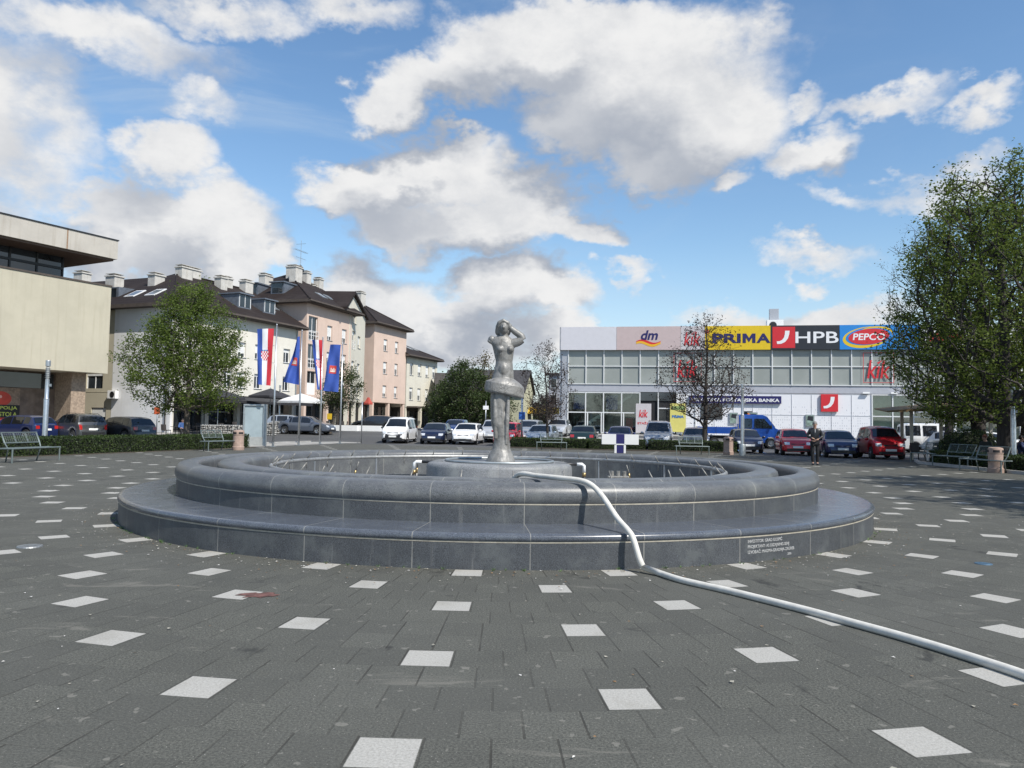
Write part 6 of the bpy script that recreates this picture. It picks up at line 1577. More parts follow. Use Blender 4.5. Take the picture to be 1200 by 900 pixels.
p = G(955, 545); w = figure("grey-haired man in black jacket and black trousers standing with his hands joined", (p.x, p.y, .002), R(-14), stand, None, LEATHER, JEANS, GREYH, M["black"], 1.0)
b = MB(); b.prism([(-.025, 1.44), (.025, 1.45), (.012, 1.32), (-.012, 1.30)], .146, .150, ax="y"); s_ = b.build("shirt_front", mat("pale_shirt", (.42, .42, .43), .8), w)
sit = dict(pelvis=(0, .05, .50), waist=(0, .06, .68), chest=(0, .02, .90), neck=(0, -.02, 1.08), head=(0, -.07, 1.21),
           shoulder_l=(.185, .0, .99), elbow_l=(.26, -.06, .73), wrist_l=(.14, -.30, .68), shoulder_r=(-.185, .0, .99), elbow_r=(-.26, -.06, .73), wrist_r=(-.14, -.30, .68),
           hip_l=(.10, -.05, .50), knee_l=(.13, -.42, .50), ankle_l=(.13, -.40, .09), hip_r=(-.10, -.05, .50), knee_r=(-.13, -.42, .50), ankle_r=(-.13, -.44, .09))
def seat_for(p, rz, lab):
    q = copy_tree(ch); q.location = p; q.rotation_euler = (0, 0, rz); q["label"] = lab; q["group"] = "chairs with a guest on them"
for px, Y, rz, jm, hm_, lab, cl_ in ((214, 56.8, .6, mat("blue_jacket", (.05, .11, .28), .8), DARKH, "guest in a blue jacket seated at the cafe behind the leafy tree", "dark wicker chair under the guest in blue"),
                             (1155, 31.5, -1.2, mat("dark_coat", (.02, .022, .02), .8), mat("red_brown_hair", (.20, .07, .04), .7), "seated person in a dark coat with reddish hair behind the right benches", "dark chair under the person in the dark coat"),
                             (1195, 31.0, 1.3, mat("navy_jacket", (.02, .035, .10), .8), DARKH, "seated person in a navy jacket right of the lamp post by the thick tree", "dark chair under the person in navy")):
    p = GX(px, Y); seat_for(p, rz, cl_); figure(lab, (p.x, p.y, p.z + .005), rz, sit, None, jm, JEANS, hm_, M["black"], 1.0)
# ------------------------------------------------------------------ trees and hedges
def leaf_mat(name, c0, c1, trans=.35, rough=.55):
    m, t, b = raw_mat(name); p = t.pos()
    n = t.noise(p, .9, 3, .6); n2 = t.noise(p, 14, 2, .6)
    c = t.mix(t.ss(t.m("ADD", t.m("MULTIPLY", n, .6), t.m("MULTIPLY", n2, .4)), .36, .64), c4(c0), c4(c1))
    t.l.new(c, b.inputs["Base Color"]); b.inputs["Roughness"].default_value = rough; b.inputs["Specular IOR Level"].default_value = .3
    tr = t.new("ShaderNodeBsdfTranslucent"); t.l.new(c, tr.inputs[0]); mx = t.new("ShaderNodeMixShader"); mx.inputs[0].default_value = trans
    t.l.new(b.outputs[0], mx.inputs[1]); t.l.new(tr.outputs[0], mx.inputs[2]); t.l.new(mx.outputs[0], t.n["Material Output"].inputs[0]); return m
def bark_mat(name, c):
    m, t, b = raw_mat(name); p = t.pos(); mp = t.new("ShaderNodeMapping"); t.l.new(p, mp.inputs[0]); mp.inputs["Scale"].default_value = (14, 14, 2.5)
    n = t.noise(mp.outputs[0], 1.0, 5, .7); t.l.new(t.mix(t.ss(n, .3, .7), c4([v * .5 for v in c]), c4([v * 1.4 for v in c])), b.inputs["Base Color"]); b.inputs["Roughness"].default_value = .9
    t.l.new(t.bump(n, .6, .03), b.inputs["Normal"]); return m
BARK = bark_mat("grey_brown_bark", (.085, .072, .058)); BARKD = bark_mat("dark_bark", (.040, .034, .030))
def leaves_mesh(name, pos, size, m, rng, flat=.5, thin=.55):
    n = len(pos); pos = np.asarray(pos, float)
    a = rng.normal(size=(n, 3)); a[:, 2] *= flat; a /= np.linalg.norm(a, axis=1, keepdims=True) + 1e-9
    b = rng.normal(size=(n, 3)); b -= a * np.sum(a * b, 1, keepdims=True); b /= np.linalg.norm(b, axis=1, keepdims=True) + 1e-9
    nn = np.cross(a, b)
    s = (size * rng.uniform(.6, 1.25, n))[:, None]
    v = np.empty((n, 4, 3)); v[:, 0] = pos; v[:, 1] = pos + a * s * .5 + b * s * thin * .5 + nn * s * .1; v[:, 2] = pos + a * s; v[:, 3] = pos + a * s * .5 - b * s * thin * .5 + nn * s * .1
    me = bpy.data.meshes.new(name); me.vertices.add(n * 4); me.vertices.foreach_set("co", v.reshape(-1))
    me.loops.add(n * 4); me.loops.foreach_set("vertex_index", np.arange(n * 4, dtype=np.int32)); me.polygons.add(n)
    me.polygons.foreach_set("loop_start", np.arange(0, n * 4, 4, dtype=np.int32)); me.polygons.foreach_set("loop_total", np.full(n, 4, dtype=np.int32))
    me.update(); me.validate(); me.materials.append(m); return me
def tree(name, label, loc, height, crown, ntar, nleaf, leaf, m, seed, trunk_r=.2, bark=None, lean=(0, 0), clear=2.0, tip=.010, spread=.28, group=None, cat="tree", trunk_share=.75, twig=0, up=.5, fork=None, leaf_bias=None, lump=.22):
    """crown(h): crown radius (rx, ry) at relative height h in 0..1 between clear and height."""
    rng = np.random.default_rng(seed); t = thing(name, label, cat, loc, 0, group)
    P_ = [np.array([0, 0, -.15])]; par = [-1]
    ht = clear + (height - clear) * trunk_share; n0 = max(4, int(ht / .45)); w = np.zeros(2)
    for i in range(1, n0 + 1):
        f = i / n0; w = w + rng.normal(0, .018 * height / 8, 2)
        P_.append(np.array([lean[0] * f + w[0], lean[1] * f + w[1], ht * f])); par.append(i - 1)
    nodes = np.zeros((n0 + 1 + ntar * 5, 3)); nodes[:n0 + 1] = P_; cnt = n0 + 1; valid0 = max(1, int(n0 * (clear * .85) / ht))
    lob = rng.uniform(0, 6.28, 6)
    T = []
    while len(T) < ntar:
        h = rng.uniform(0, 1) ; rx, ry = crown(h); 
        if rng.uniform(0, 1) > (rx / max(crown(q / 10)[0] for q in range(11))) ** 1.2 + .05: continue
        a = rng.uniform(0, 6.28); rr = math.sqrt(rng.uniform(0.02, 1)) * (1 + lump * (math.sin(3 * a + lob[0] + h * 5) * .5 + math.sin(5 * a + lob[1] - h * 9) * .5))
        z = clear + h * (height - clear) + rng.normal(0, .12)
        f = min(1, z / ht); T.append((lean[0] * f + rr * rx * math.cos(a), lean[1] * f + rr * ry * math.sin(a), z))
    T = np.array(T); key = np.hypot(T[:, 0], T[:, 1]) + .25 * np.abs(T[:, 2] - clear); T = T[np.argsort(key)]
    ends = []; endp = []
    for p in T:
        q = nodes[valid0:cnt]; d = p - q; L = np.linalg.norm(d, axis=1) + 1e-6
        cost = L * (1 + .9 * np.clip(up - d[:, 2] / L, 0, 2)) + .015 * np.arange(len(q)) / len(q)
        j = int(np.argmin(cost)) + valid0; q0 = nodes[j]; d = p - q0; ln = np.linalg.norm(d); k = max(1, min(4, int(ln / .35)))
        prev = j; off = rng.normal(0, .05 * ln, 3)
        for s in range(1, k + 1):
            f = s / k; nodes[cnt] = q0 + d * f + off * math.sin(math.pi * f) + np.array([0, 0, -.10 * ln * math.sin(math.pi * f)])
            par.append(prev); prev = cnt; cnt += 1
        ends.append(prev)
    par = np.array(par[:cnt]); nodes = nodes[:cnt]; wgt = np.zeros(cnt)
    for e_ in ends: wgt[e_] += 1
    for i in range(cnt - 1, 0, -1):
        if wgt[i] == 0: wgt[i] = .5
        wgt[par[i]] += wgt[i]
    ex = math.log(trunk_r / tip) / math.log(max(wgt[0], 2)); rad = tip * np.maximum(wgt, 1) ** ex
    rad[:2] *= (1.35, 1.12)
    kids = [[] for _ in range(cnt)]
    for i in range(1, cnt): kids[par[i]].append(i)
    tb, lb = MB(), MB()
    stack = [(0, None)]
    while stack:
        s, pr = stack.pop(); ch_ = [s] if pr is None else [pr, s]; cur = s
        while kids[cur]:
            ks = sorted(kids[cur], key=lambda i: -rad[i])
            for o_ in ks[1:]: stack.append((o_, cur))
            cur = ks[0]; ch_.append(cur)
        rr = [rad[i] for i in ch_]
        if pr is not None: rr[0] = min(rr[0], rr[1] * 1.25)
        big = max(rr) > trunk_r * .30
        (tb if pr is None else lb).tube([nodes[i] for i in ch_], [float(x) for x in rr], 10 if pr is None else (6 if big else 4), 0, False)
    ext = []
    if twig:
        idx = rng.integers(n0, cnt, twig)
        for i in idx:
            d = nodes[i] - nodes[par[i]]; d = d / (np.linalg.norm(d) + 1e-6) + rng.normal(0, .55, 3) + np.array([0, 0, .35]); d /= np.linalg.norm(d); l = rng.uniform(.2, .6)
            e1 = nodes[i] + d * l * .5 + rng.normal(0, .03, 3); e2 = nodes[i] + d * l; lb.tube([nodes[i], e1, e2], [tip * .55, tip * .45, tip * .3], 3, 0, False); ext += [e1, e2]
    tb.build("trunk", bark or BARK, t, smooth=True); 
    cr = lb.build("crown", bark or BARK, t, smooth=True)
    tipn = nodes[np.array(ends)]
    if nleaf:
        src = np.vstack([tipn] + ([np.array(ext)] if ext else []))
        if leaf_bias is not None:
            keep = np.array([leaf_bias(q, rng) for q in src]); src = src[keep] if keep.any() else src
        wt = rng.gamma(.7, 1.0, len(src)) + .05; i = rng.choice(len(src), nleaf, p=wt / wt.sum()); pos = src[i] + rng.normal(0, spread, (nleaf, 3)) * np.array([1, 1, .8])
        # a few clumps are denser than others
        cl_ = o = link("leaves", leaves_mesh("leaves", pos, leaf, m, rng), cr)
    return t
def egg(rx, ry, p0=.25, p1=1.0, peak=.35):
    def f(h):
        if h < peak: k = p0 + (1 - p0) * math.sin(h / peak * math.pi / 2)
        else: k = math.cos((h - peak) / (1 - peak) * math.pi / 2 * .96) ** p1
        return rx * k, ry * k
    return f
LG = leaf_mat("fresh_linden_leaves", (.080, .120, .020), (.150, .205, .042), .5); LD = leaf_mat("dark_spring_leaves", (.075, .110, .018), (.150, .195, .038), .5); LO = leaf_mat("orange_buds", (.16, .07, .025), (.10, .11, .03), .35)
LP = leaf_mat("plum_leaves", (.030, .018, .016), (.065, .045, .034), .3); LE = leaf_mat("evergreen_leaves", (.030, .052, .014), (.068, .098, .030), .35); LM = leaf_mat("mid_green_leaves", (.040, .062, .018), (.080, .105, .034), .35); LQ = leaf_mat("pale_bud_leaves", (.085, .070, .035), (.14, .12, .055), .35)
p = GX(218.5, 45.5); tree("linden_tree", "full young linden in fresh green leaf behind the long hedge, before the cream house", (p.x, p.y, 0), 9.35, egg(3.45, 3.4, .5, .80, .24), 950, 38000, .14, LG, 11, .17, BARK, clear=2.0, spread=.22, trunk_share=.8, twig=400)
p = GX(387, 63); tree("street_tree", "small leaning leafy tree behind the fourth flagpole", (p.x, p.y, p.z), 5.7, egg(1.75, 1.7, .5, .9, .35), 300, 6500, .14, LM, 12, .12, BARK, lean=(.95, .2), clear=1.9, spread=.2, twig=120, group=None)
p = GX(824.5, 46.8); tree("bare_tree", "larger nearly bare tree in front of the shop building, right of the silver van", (p.x, p.y, 0), 8.3, egg(2.75, 2.6, .35, .9, .28), 620, 5200, .125, LP, 13, .15, BARKD, clear=1.9, tip=.0085, spread=.16, twig=700, trunk_share=.82)
p = GX(643, 48.5); tree("bare_tree", "small nearly bare tree with dark leaves between the statue and the shop corner", (p.x, p.y, 0), 6.6, egg(1.75, 1.7, .4, .8, .4), 360, 2600, .115, LP, 14, .085, BARKD, lean=(-.35, 0), clear=1.8, tip=.007, spread=.15, twig=380, trunk_share=.85)
p = GX(640, 64); tree("plum_tree", "low round plum tree with dark purple leaves behind the pale blue car", (p.x, p.y, p.z), 3.5, egg(1.5, 1.4, .5, .7, .4), 160, 3400, .13, LP, 15, .09, BARKD, clear=1.2, spread=.2)
# the big trees at the right edge
p = GX(1182, 30.5); tree("chestnut_tree", "tallest leafy tree with thick dark trunk, behind the right lamp post", (p.x, p.y, 0), 12.3, egg(4.3, 4.6, .55, .42, .30), 1250, 34000, .135, LD, 21, .34, BARKD, clear=2.0, tip=.014, spread=.22, twig=700, trunk_share=.75)
p = GX(1146, 35.5); tree("chestnut_tree", "dense green tree behind the round bush, left of the tallest tree", (p.x, p.y, 0), 12.2, egg(3.3, 3.6, .60, .40, .25), 1100, 29000, .135, LD, 22, .32, BARKD, clear=1.9, tip=.014, spread=.22, twig=500, trunk_share=.75)
p = GX(1110, 46.5); tree("budding_tree", "tall thinly budding tree rising behind the dense green tree, over the blue shop sign", (p.x, p.y, 0), 14.8, egg(3.9, 4.0, .45, .45, .35), 1100, 6000, .10, LQ, 23, .24, BARKD, clear=2.6, tip=.009, spread=.2, twig=1500, trunk_share=.8)
p = GX(1204, 38); tree("bare_tree", "tall bare-topped tree at the right edge behind the tallest leafy tree", (p.x, p.y, 0), 14.2, egg(4.6, 4.2, .4, .62, .36), 700, 4200, .14, LM, 24, .3, BARKD, clear=2.4, tip=.011, spread=.22, twig=1000, trunk_share=.8)
# the same row goes on towards the viewer, beyond the right edge; it throws the broad shade on the paving
tree("chestnut_tree", "leafy tree of the right-hand row, second nearest, whose shade falls across the paving", (19.2, 14.6, 0), 12.0, egg(4.8, 4.8, .5, .5, .30), 620, 20000, .20, LD, 25, .30, BARKD, clear=2.0, tip=.014, spread=.30, trunk_share=.75)
tree("chestnut_tree", "leafy tree of the right-hand row, nearest, whose shade falls beside the fountain", (17.8, 8.6, 0), 11.5, egg(4.6, 4.6, .5, .5, .30), 600, 18000, .20, LD, 26, .28, BARKD, clear=2.0, tip=.014, spread=.30, trunk_share=.75)
# background greenery beyond the car park
for px, Y, hgt, rx, n, lm, sd, lab in ((546, 84, 7.8, 3.6, 9000, LE, 31, "large dark green tree behind the navy and white hatchbacks, left of the statue"), (566, 90, 8.9, 3.2, 4200, LQ, 32, "thin budding tree rising just left of the statue's hips"), (519, 92, 5.6, 2.2, 4600, LE, 33, "small dark tree at the corner of the long cream end house"), (580, 82, 4.4, 2.2, 4200, LE, 34, "low dark green tree behind the legs of the statue"), (533, 88, 7.0, 3.0, 5200, LE, 36, "dark green tree between the long cream end house and the largest garden tree")):
    p = GX(px, Y); tree("garden_tree", lab, (p.x, p.y, p.z), hgt, egg(rx, rx, .6, .7, .35), 260, n, .24, lm, sd, .16, BARKD, clear=.7, tip=.012, spread=.32, group="trees beyond the car park", twig=300 if lm is LQ else 0)
# hedges
def hedge(label, line, w, h, seed, dens=1500, m=None, cat="hedge", base=0.0):
    """clipped hedge along a polyline (front line), body to the left of it"""
    rng = np.random.default_rng(seed); pts = [Vector(q) for q in line]; o = pts[0]; t = thing("hedge", label, cat, (o.x, o.y, zg(o.x, o.y) + base))
    n = len(pts); out = []
    for i, q in enumerate(pts):
        a, c = pts[max(0, i - 1)], pts[min(n - 1, i + 1)]; d = (c - a).normalized(); out.append(Vector((q.x - d.y * w, q.y + d.x * w)))
    ins = .07; rings = []
    for q, k in zip(pts, out):
        f = q.lerp(k, ins / w) - o; g = k.lerp(q, ins / w) - o; rings.append([(f.x, f.y, 0), (g.x, g.y, 0), (g.x, g.y, h - ins), (f.x, f.y, h - ins)])
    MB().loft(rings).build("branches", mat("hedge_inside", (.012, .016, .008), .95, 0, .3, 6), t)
    P_ = []
    for i in range(n - 1):
        a, b_, a2, b2 = pts[i] - o, pts[i + 1] - o, out[i] - o, out[i + 1] - o; L = (b_ - a).length
        k1, k2 = int(L * h * dens), int(L * w * dens * .8)
        for kk, (u0, u1, top) in ((k1, (a, b_, False)), (k1 // 2, (a2, b2, False)), (k2, (None, None, True))):
            s = rng.uniform(0, 1, kk); v = rng.uniform(0, 1, kk)
            for si, vi in zip(s, v):
                if top: f = a.lerp(b_, si); g = a2.lerp(b2, si); q = f.lerp(g, vi); z = h - abs(rng.normal(0, .03)) + .03 * math.sin(si * L * 2.3 + vi * 3)
                else: q = u0.lerp(u1, si); z = vi * h
                wob = .03 * math.sin(si * L * 3.1 + z * 7)
                P_.append((q.x + rng.normal(0, .025) + wob * .5, q.y + rng.normal(0, .025) + wob, z))
        for e0, e1 in ((pts[0] - o, out[0] - o), (pts[-1] - o, out[-1] - o)):
            for _ in range(int(w * h * dens)): q = e0.lerp(e1, rng.uniform()); P_.append((q.x + rng.normal(0, .02), q.y + rng.normal(0, .02), rng.uniform(0, h)))
    link("leaves", leaves_mesh("leaves", P_, .062, m or LH_, rng, 1.0, .7), t)
    return t
LH_ = leaf_mat("hedge_leaves", (.022, .040, .010), (.055, .085, .020), .25)
hedge("long clipped green hedge between the left benches and the parked cars", [(-19.8, 19.5), (-17.6, 26.4), (-15.4, 33.6), (-13.55, 39.8)], 1.25, .68, 41, 700)
def gl(px, py): q = G(px, py); return (q.x, q.y)
hedge("clipped hedge in front of the pale blue car, right of the statue", [gl(598, 524.5), gl(686, 526.8)], 1.2, .62, 42, 650)
hedge("clipped hedge behind the T-shaped white sign", [gl(690.5, 527), gl(756, 528.2)], 1.2, .62, 43, 650)
hedge("clipped hedge in front of the silver van and the larger bare tree", [gl(760, 528.3), gl(863, 531)], 1.2, .64, 44, 650)
hedge("low clipped hedge behind the three benches on the right", [(18.9, 17.0), (18.1, 27.0), (18.6, 33.6), (19.4, 35.6)][::-1], 1.5, .60, 45, 620)
rngb = np.random.default_rng(77); p = GX(1136, 33.8); t = thing("clipped_shrub", "dark round clipped shrub at the foot of the dense green tree", "shrub", (p.x, p.y, 0))
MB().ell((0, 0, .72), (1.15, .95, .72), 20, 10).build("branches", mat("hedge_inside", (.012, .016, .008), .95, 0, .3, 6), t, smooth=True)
q = rngb.normal(size=(6000, 3)); q /= np.linalg.norm(q, axis=1, keepdims=True); q = q * np.array([1.22, 1.02, .80]) * rngb.uniform(.94, 1.04, (6000, 1)) + np.array([0, 0, .74]); q = q[q[:, 2] > 0]
link("leaves", leaves_mesh("leaves", q, .065, LE, rngb, 1.0, .7), t)
struct(strip("planting_bed", [(-19.9, 19.0), (-17.5, 26.4), (-13.3, 40.2)], 1.6, -.02, .03, M["soil"]))
struct(strip("planting_bed", [gl(596, 525.0), gl(864, 531.4)], 1.8, -.02, .05, M["soil"]))
struct(strip("planting_bed", [(19.2, 36.3), (18.0, 33.8), (17.75, 27.0), (18.4, 12.0)], 8.0, -.02, .05, M["soil"]))
struct(strip("kerb", [(19.05, 36.4), (17.86, 33.8), (17.6, 27.0), (18.25, 12.0)], .13, -.02, .12, M["kerb"]))
# ------------------------------------------------------------------ houses and hills beyond
def small_house(label, px, Y, L, D, he, hr, rz, wm, rm, wins=()):
    p = GX(px, Y); t = thing("gabled_house", label, "house", (p.x, p.y, p.z), rz)
    b = MB(); b.add([(-L, 0, -.3), (0, 0, -.3), (0, D, -.3), (-L, D, -.3), (-L, 0, he), (0, 0, he), (0, D, he), (-L, D, he), (0, D / 2, hr), (-L, D / 2, hr)], [(0, 1, 5, 4), (1, 2, 6, 8, 5), (2, 3, 7, 6), (3, 0, 4, 9, 7)]); b.build("wall", wm, t)
    k = (hr - he) / (D / 2); o = .45; b = MB()
    vs = [(-L - o, -o, he - k * o), (o * .6, -o, he - k * o), (o * .6, D / 2, hr), (-L - o, D / 2, hr), (o * .6, D + o, he - k * o), (-L - o, D + o, he - k * o)]; vs += [(x, y, z + .22) for x, y, z in vs]
    b.add(vs, [(0, 1, 2, 3), (3, 2, 4, 5), (6, 9, 8, 7), (9, 11, 10, 8), (0, 6, 7, 1), (1, 7, 8, 2), (2, 8, 10, 4), (4, 10, 11, 5), (5, 11, 9, 3), (3, 9, 6, 0)]); b.build("roof", rm, t)
    for x, z, w, h in wins:
        f = MB(); f.box(x, x + w, -.05, -.003, z, z + h); g = f.build("window", M["pvc"], t); f = MB(); f.box(x + .08, x + w - .08, -.07, -.051, z + .08, z + h - .08); f.build("pane", M["pane"], g)
    return t
YEL_H = stucco("pale_yellow_render", (.50, .50, .36)); SLATE = mat("slate_roof", (.050, .048, .050), .7, 0, .2, 3)
small_house("pale yellow gabled house with a dark roof, right behind the statue", 613, 92, 10, 7.0, 4.9, 7.4, R(-11), YEL_H, SLATE, [(-3.2, 1.0, 1.1, 1.3), (-6.5, 1.0, 1.1, 1.3)])
small_house("house with a dark roof and pale wall hidden behind the dark green trees", 556, 106, 5, 9, 3.4, 7.8, R(8), PALE, mat("dark_brown_roof", (.050, .044, .040), .8, 0, .2, 3))
small_house("grey apartment block glimpsed between the small bare tree and the shop corner", 656, 118, 1.8, 9, 8.6, 8.7, R(-10), stucco("grey_render", (.34, .35, .38)), SLATE, [(-1.5, 4.0, 1.0, 1.5), (-1.5, 6.5, 1.0, 1.5)])
p = GX(636, 96); t = thing("market_stall", "yellow canopied stall among the parked cars beyond the small bare tree", "stall", p, R(-6))
b = MB(); b.loft([[(-2.6, -1.4, 2.2), (2.6, -1.4, 2.2), (2.6, 1.4, 2.2), (-2.6, 1.4, 2.2)], [(-2.0, -.1, 3.0), (2.0, -.1, 3.0), (2.0, .1, 3.0), (-2.0, .1, 3.0)]]); b.build("canopy", mat("stall_yellow", (.55, .34, .02), .6, 0, .1), t)
for x in (-2.4, 2.4):
    for y in (-1.2, 1.2): MB().cyl((x, y, 0), (x, y, 2.2), .04, n=8).build("post", M["galv"], t)
MB().box(-2.2, 2.2, -1.0, -.6, 0, .95).build("counter", mat("stall_counter", (.40, .10, .06), .6, 0, .2), t)
# far hills all round, low over the roofs
b = MB(); vs = []; fs = []; N = 160; rg = np.random.default_rng(3)
hh = [26 + 14 * math.sin(i * .19) + 8 * math.sin(i * .47 + 1) + rg.uniform(-2, 2) for i in range(N)]
for i in range(N):
    a = 2 * math.pi * i / N
    for r_, z in ((1200, -2), (1420, hh[i] * .7), (1650, hh[i])): vs.append((r_ * math.cos(a), r_ * math.sin(a), z))
for i in range(N):
    j = (i + 1) % N
    for k in range(2): fs.append((i * 3 + k, j * 3 + k, j * 3 + k + 1, i * 3 + k + 1))
b.add(vs, fs); struct(b.build("hills", mat("wooded_hills", (.045, .06, .05), .95, 0, .3, .02), smooth=True))
# a low belt of trees along the far edge of the town: one mass
pos = []
for i in range(26000):
    px = rg.uniform(380, 700); Y = rg.uniform(150, 175); x = (px - 600) / 900 * Y; top = 4.2 + 1.6 * math.sin(x * .35) + 1.1 * math.sin(x * .9 + 1)
    pos.append((x, Y, .6 + top * rg.uniform(0, 1) ** .7))
o = link("treeline", leaves_mesh("treeline", pos, .55, LE, rg)); struct(o, "stuff")
# ------------------------------------------------------------------ sky, sun, camera
SUN_AZ, SUN_EL = R(137), R(48)             # azimuth from +Y towards +X
sd = Vector((math.sin(SUN_AZ) * math.cos(SUN_EL), math.cos(SUN_AZ) * math.cos(SUN_EL), math.sin(SUN_EL)))
li = bpy.data.lights.new("sun", "SUN"); li.energy = 4.9; li.angle = R(.55); li.color = (1.0, .955, .88)
so = bpy.data.objects.new("sun", li); C.objects.link(so); so.rotation_euler = sd.to_track_quat("Z", "Y").to_euler(); so.location = (60, -10, 60)
wd_ = bpy.data.worlds.new("World"); SC.world = wd_; wd_.use_nodes = True
t = NT(wd_.node_tree); bg = t.n["Background"]; STR = .115
sky = t.new("ShaderNodeTexSky", sky_type="NISHITA"); sky.sun_disc = False; sky.sun_elevation = SUN_EL; sky.sun_rotation = SUN_AZ; sky.air_density = 1.25; sky.dust_density = .25; sky.ozone_density = 2.2; sky.altitude = 500
d = t.new("ShaderNodeTexCoord").outputs["Generated"]; x, y, z = t.xyz(d)
az = t.m("ARCTAN2", x, y); el = t.m("ARCSINE", z)
cv = t.new("ShaderNodeCombineXYZ"); t.put(cv.inputs[0], az); t.put(cv.inputs[1], el); base = cv.outputs[0]
mp = t.new("ShaderNodeMapping"); t.l.new(d, mp.inputs[0]); mp.inputs["Scale"].default_value = (1, 1, 1.5); dn = mp.outputs[0]
w1 = t.noise(dn, 5.5, 5, .6, color=True); w2 = t.noise(dn, 17, 5, .62, color=True)
def scaled(v, k):
    n = t.new("ShaderNodeVectorMath", operation="SCALE"); t.l.new(t.vm("SUBTRACT", v, (.5, .5, .5)), n.inputs[0]); n.inputs["Scale"].default_value = k; return n.outputs[0]
warp = t.vm("ADD", t.vm("ADD", base, scaled(w1, .16)), scaled(w2, .06))
def sph(px, py):
    q = ray(px, py).normalized(); return math.atan2(q.x, q.y), math.asin(q.z)
BL = [  # px, py, rx, ry, weight
 (650, 72, 150, 50, 1), (770, 105, 150, 70, 1), (835, 130, 95, 60, 1), (530, 108, 95, 32, 1), (462, 120, 52, 26, .9), (765, 185, 70, 38, .9), (700, 42, 90, 30, 1), (690, 150, 90, 45, .9), (590, 85, 80, 34, 1),
 (505, 205, 95, 42, 1), (425, 225, 75, 36, 1), (590, 248, 105, 44, 1), (480, 262, 85, 36, .9), (675, 262, 45, 22, .9), (535, 178, 40, 18, .9),
 (590, 335, 85, 36, 1), (640, 350, 60, 28, .9), (545, 365, 80, 26, .9), (430, 350, 90, 40, .75), (470, 400, 170, 38, .85), (640, 400, 90, 26, .7),
 (190, 178, 70, 36, .85), (240, 268, 105, 48, .95), (120, 245, 100, 42, .9), (40, 130, 60, 46, .5), (80, 30, 170, 28, .52), (260, 14, 90, 18, .5), (410, 14, 70, 20, .6), (300, 305, 60, 24, .85), (160, 305, 110, 34, .9), (20, 205, 60, 36, .6), (240, 110, 60, 18, .35),
 (945, 175, 58, 24, .75), (1035, 125, 62, 16, .62), (885, 55, 28, 22, .55), (960, 112, 34, 16, .55), (1150, 118, 44, 16, .62), (1130, 190, 44, 16, .5), (955, 305, 60, 14, .5), (1000, 366, 100, 20, .75), (860, 207, 28, 14, .6), (725, 312, 30, 11, .45), (880, 365, 90, 16, .5), (1060, 220, 90, 14, .42),
 (-150, 120, 260, 120, .8), (1450, 150, 200, 70, .7), (1350, 330, 160, 50, .8), (600, -260, 320, 90, .8), (150, -160, 220, 70, .7), (1050, -150, 160, 50, .6), (-600, 200, 300, 120, .8)]
def density(vec):
    out = None
    for px, py, rx, ry, wt in BL:
        a, e = sph(px, py); ce = max(.3, math.cos(e)); cc = math.cos(math.atan((px - 600) / 900)) ** 2
        ax, by = rx / 900 * .98 * max(cc, .45) / ce, ry / 900 * 1.06
        q = t.vm("MULTIPLY_ADD", vec, (1 / ax, 1 / by, 0), (-a / ax, -e / by, 0))
        v = t.m("MULTIPLY", t.vm("DOT_PRODUCT", q, q), -wt)
        v = t.m("ADD", v, wt)
        out = v if out is None else t.m("SMOOTH_MAX", out, v, .18)
    return out
n3 = t.noise(dn, 9, 8, .62); n4 = t.noise(dn, 34, 6, .62)
nz = t.m("ADD", t.m("MULTIPLY", t.m("SUBTRACT", n3, .5), 1.5), t.m("MULTIPLY", t.m("SUBTRACT", n4, .5), .55))
D0 = t.m("ADD", density(warp), nz)
# generic cover behind the viewer
gen = t.m("SUBTRACT", t.m("MULTIPLY", t.ss(t.noise(dn, 2.1, 7, .6), .45, .75), 1.3), .45); back = t.ss(y, .25, -.1); gen = t.m("ADD", t.m("MULTIPLY", t.m("ADD", gen, .5), back), -.5)
D0 = t.m("MAXIMUM", D0, gen)
cov = t.ss(D0, -.32, .58)
# thin veil of cirrus
mp2 = t.new("ShaderNodeMapping"); t.l.new(d, mp2.inputs[0]); mp2.inputs["Scale"].default_value = (1.6, 1.6, 6); mp2.inputs["Rotation"].default_value = (0, R(14), 0)
veil = t.m("MULTIPLY", t.ss(t.noise(mp2.outputs[0], 2.6, 7, .62, .6), .46, .78), t.ss(az, .45, -.45, .10, .62))
hz = t.ss(el, .24, .0, 0, .62)
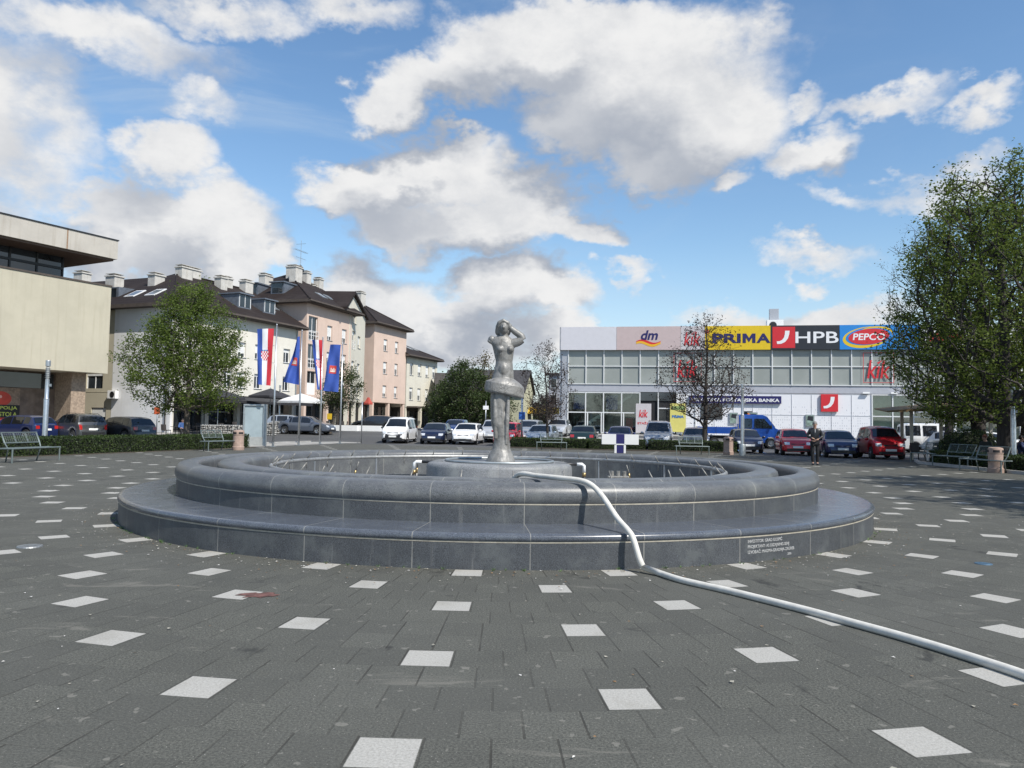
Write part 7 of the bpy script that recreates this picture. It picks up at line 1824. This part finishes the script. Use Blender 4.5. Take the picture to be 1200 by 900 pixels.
# light and shade inside the clouds: compare with the density a little towards the sun
D1 = t.m("ADD", density(t.vm("ADD", warp, (.045, .055, 0))), t.m("MULTIPLY", nz, .8))
lit = t.ss(t.m("SUBTRACT", D1, t.m("MULTIPLY", D0, .55)), .85, -.2)
lit = t.m("MULTIPLY", lit, t.ss(t.m("ADD", n3, t.m("MULTIPLY", n4, .35)), .42, .85, .62, 1.0))
lowdark = t.ss(el, .46, .05, 1.0, .97)
K = 1 / STR
shade = t.mix(lit, c4([.33 * K, .365 * K, .43 * K]), c4([.75 * K, .75 * K, .75 * K]))
hs = t.new("ShaderNodeHueSaturation"); hs.inputs["Saturation"].default_value = 1.12; hs.inputs["Value"].default_value = 1.18; t.l.new(sky.outputs[0], hs.inputs["Color"])
sk = t.mix(t.m("MULTIPLY", veil, .7), hs.outputs[0], c4([.46 * K, .56 * K, .68 * K]))
sk = t.mix(hz, sk, c4([.48 * K, .60 * K, .74 * K]))
col = t.mix(cov, sk, shade)
up_ = t.ss(z, -.02, .0); col = t.mix(up_, c4([.10 * K, .10 * K, .10 * K]), col)
t.l.new(col, bg.inputs[0]); bg.inputs[1].default_value = STR
try: wd_.cycles.sampling_method = "MANUAL"; wd_.cycles.sample_map_resolution = 512
except Exception: pass
cam = bpy.data.cameras.new("camera"); cam.sensor_width = 36; cam.lens = F / 1200 * 36; cam.clip_end = 6000; cam.clip_start = .05
co = bpy.data.objects.new("camera", cam); C.objects.link(co)
R0, U0, F0 = Vector((1, 0, 0)), Vector((0, -math.sin(PITCH), math.cos(PITCH))), Vector((0, math.cos(PITCH), math.sin(PITCH)))
rt = R0 * math.cos(ROLL) + U0 * math.sin(ROLL); upv = U0 * math.cos(ROLL) - R0 * math.sin(ROLL)
co.matrix_world = Matrix(((rt.x, upv.x, -F0.x, 0), (rt.y, upv.y, -F0.y, 0), (rt.z, upv.z, -F0.z, H), (0, 0, 0, 1)))
SC.camera = co
vs_ = SC.view_settings; vs_.view_transform = "Standard"; vs_.look = "None"; vs_.gamma = 1; vs_.exposure = .22; vs_.use_curve_mapping = False
cy = SC.cycles; cy.max_bounces = 6; cy.diffuse_bounces = 3; cy.glossy_bounces = 3; cy.transparent_max_bounces = 12; cy.transmission_bounces = 4; cy.use_denoising = True; cy.sample_clamp_indirect = 8
try: cy.denoiser = "OPENIMAGEDENOISE"
except Exception: pass
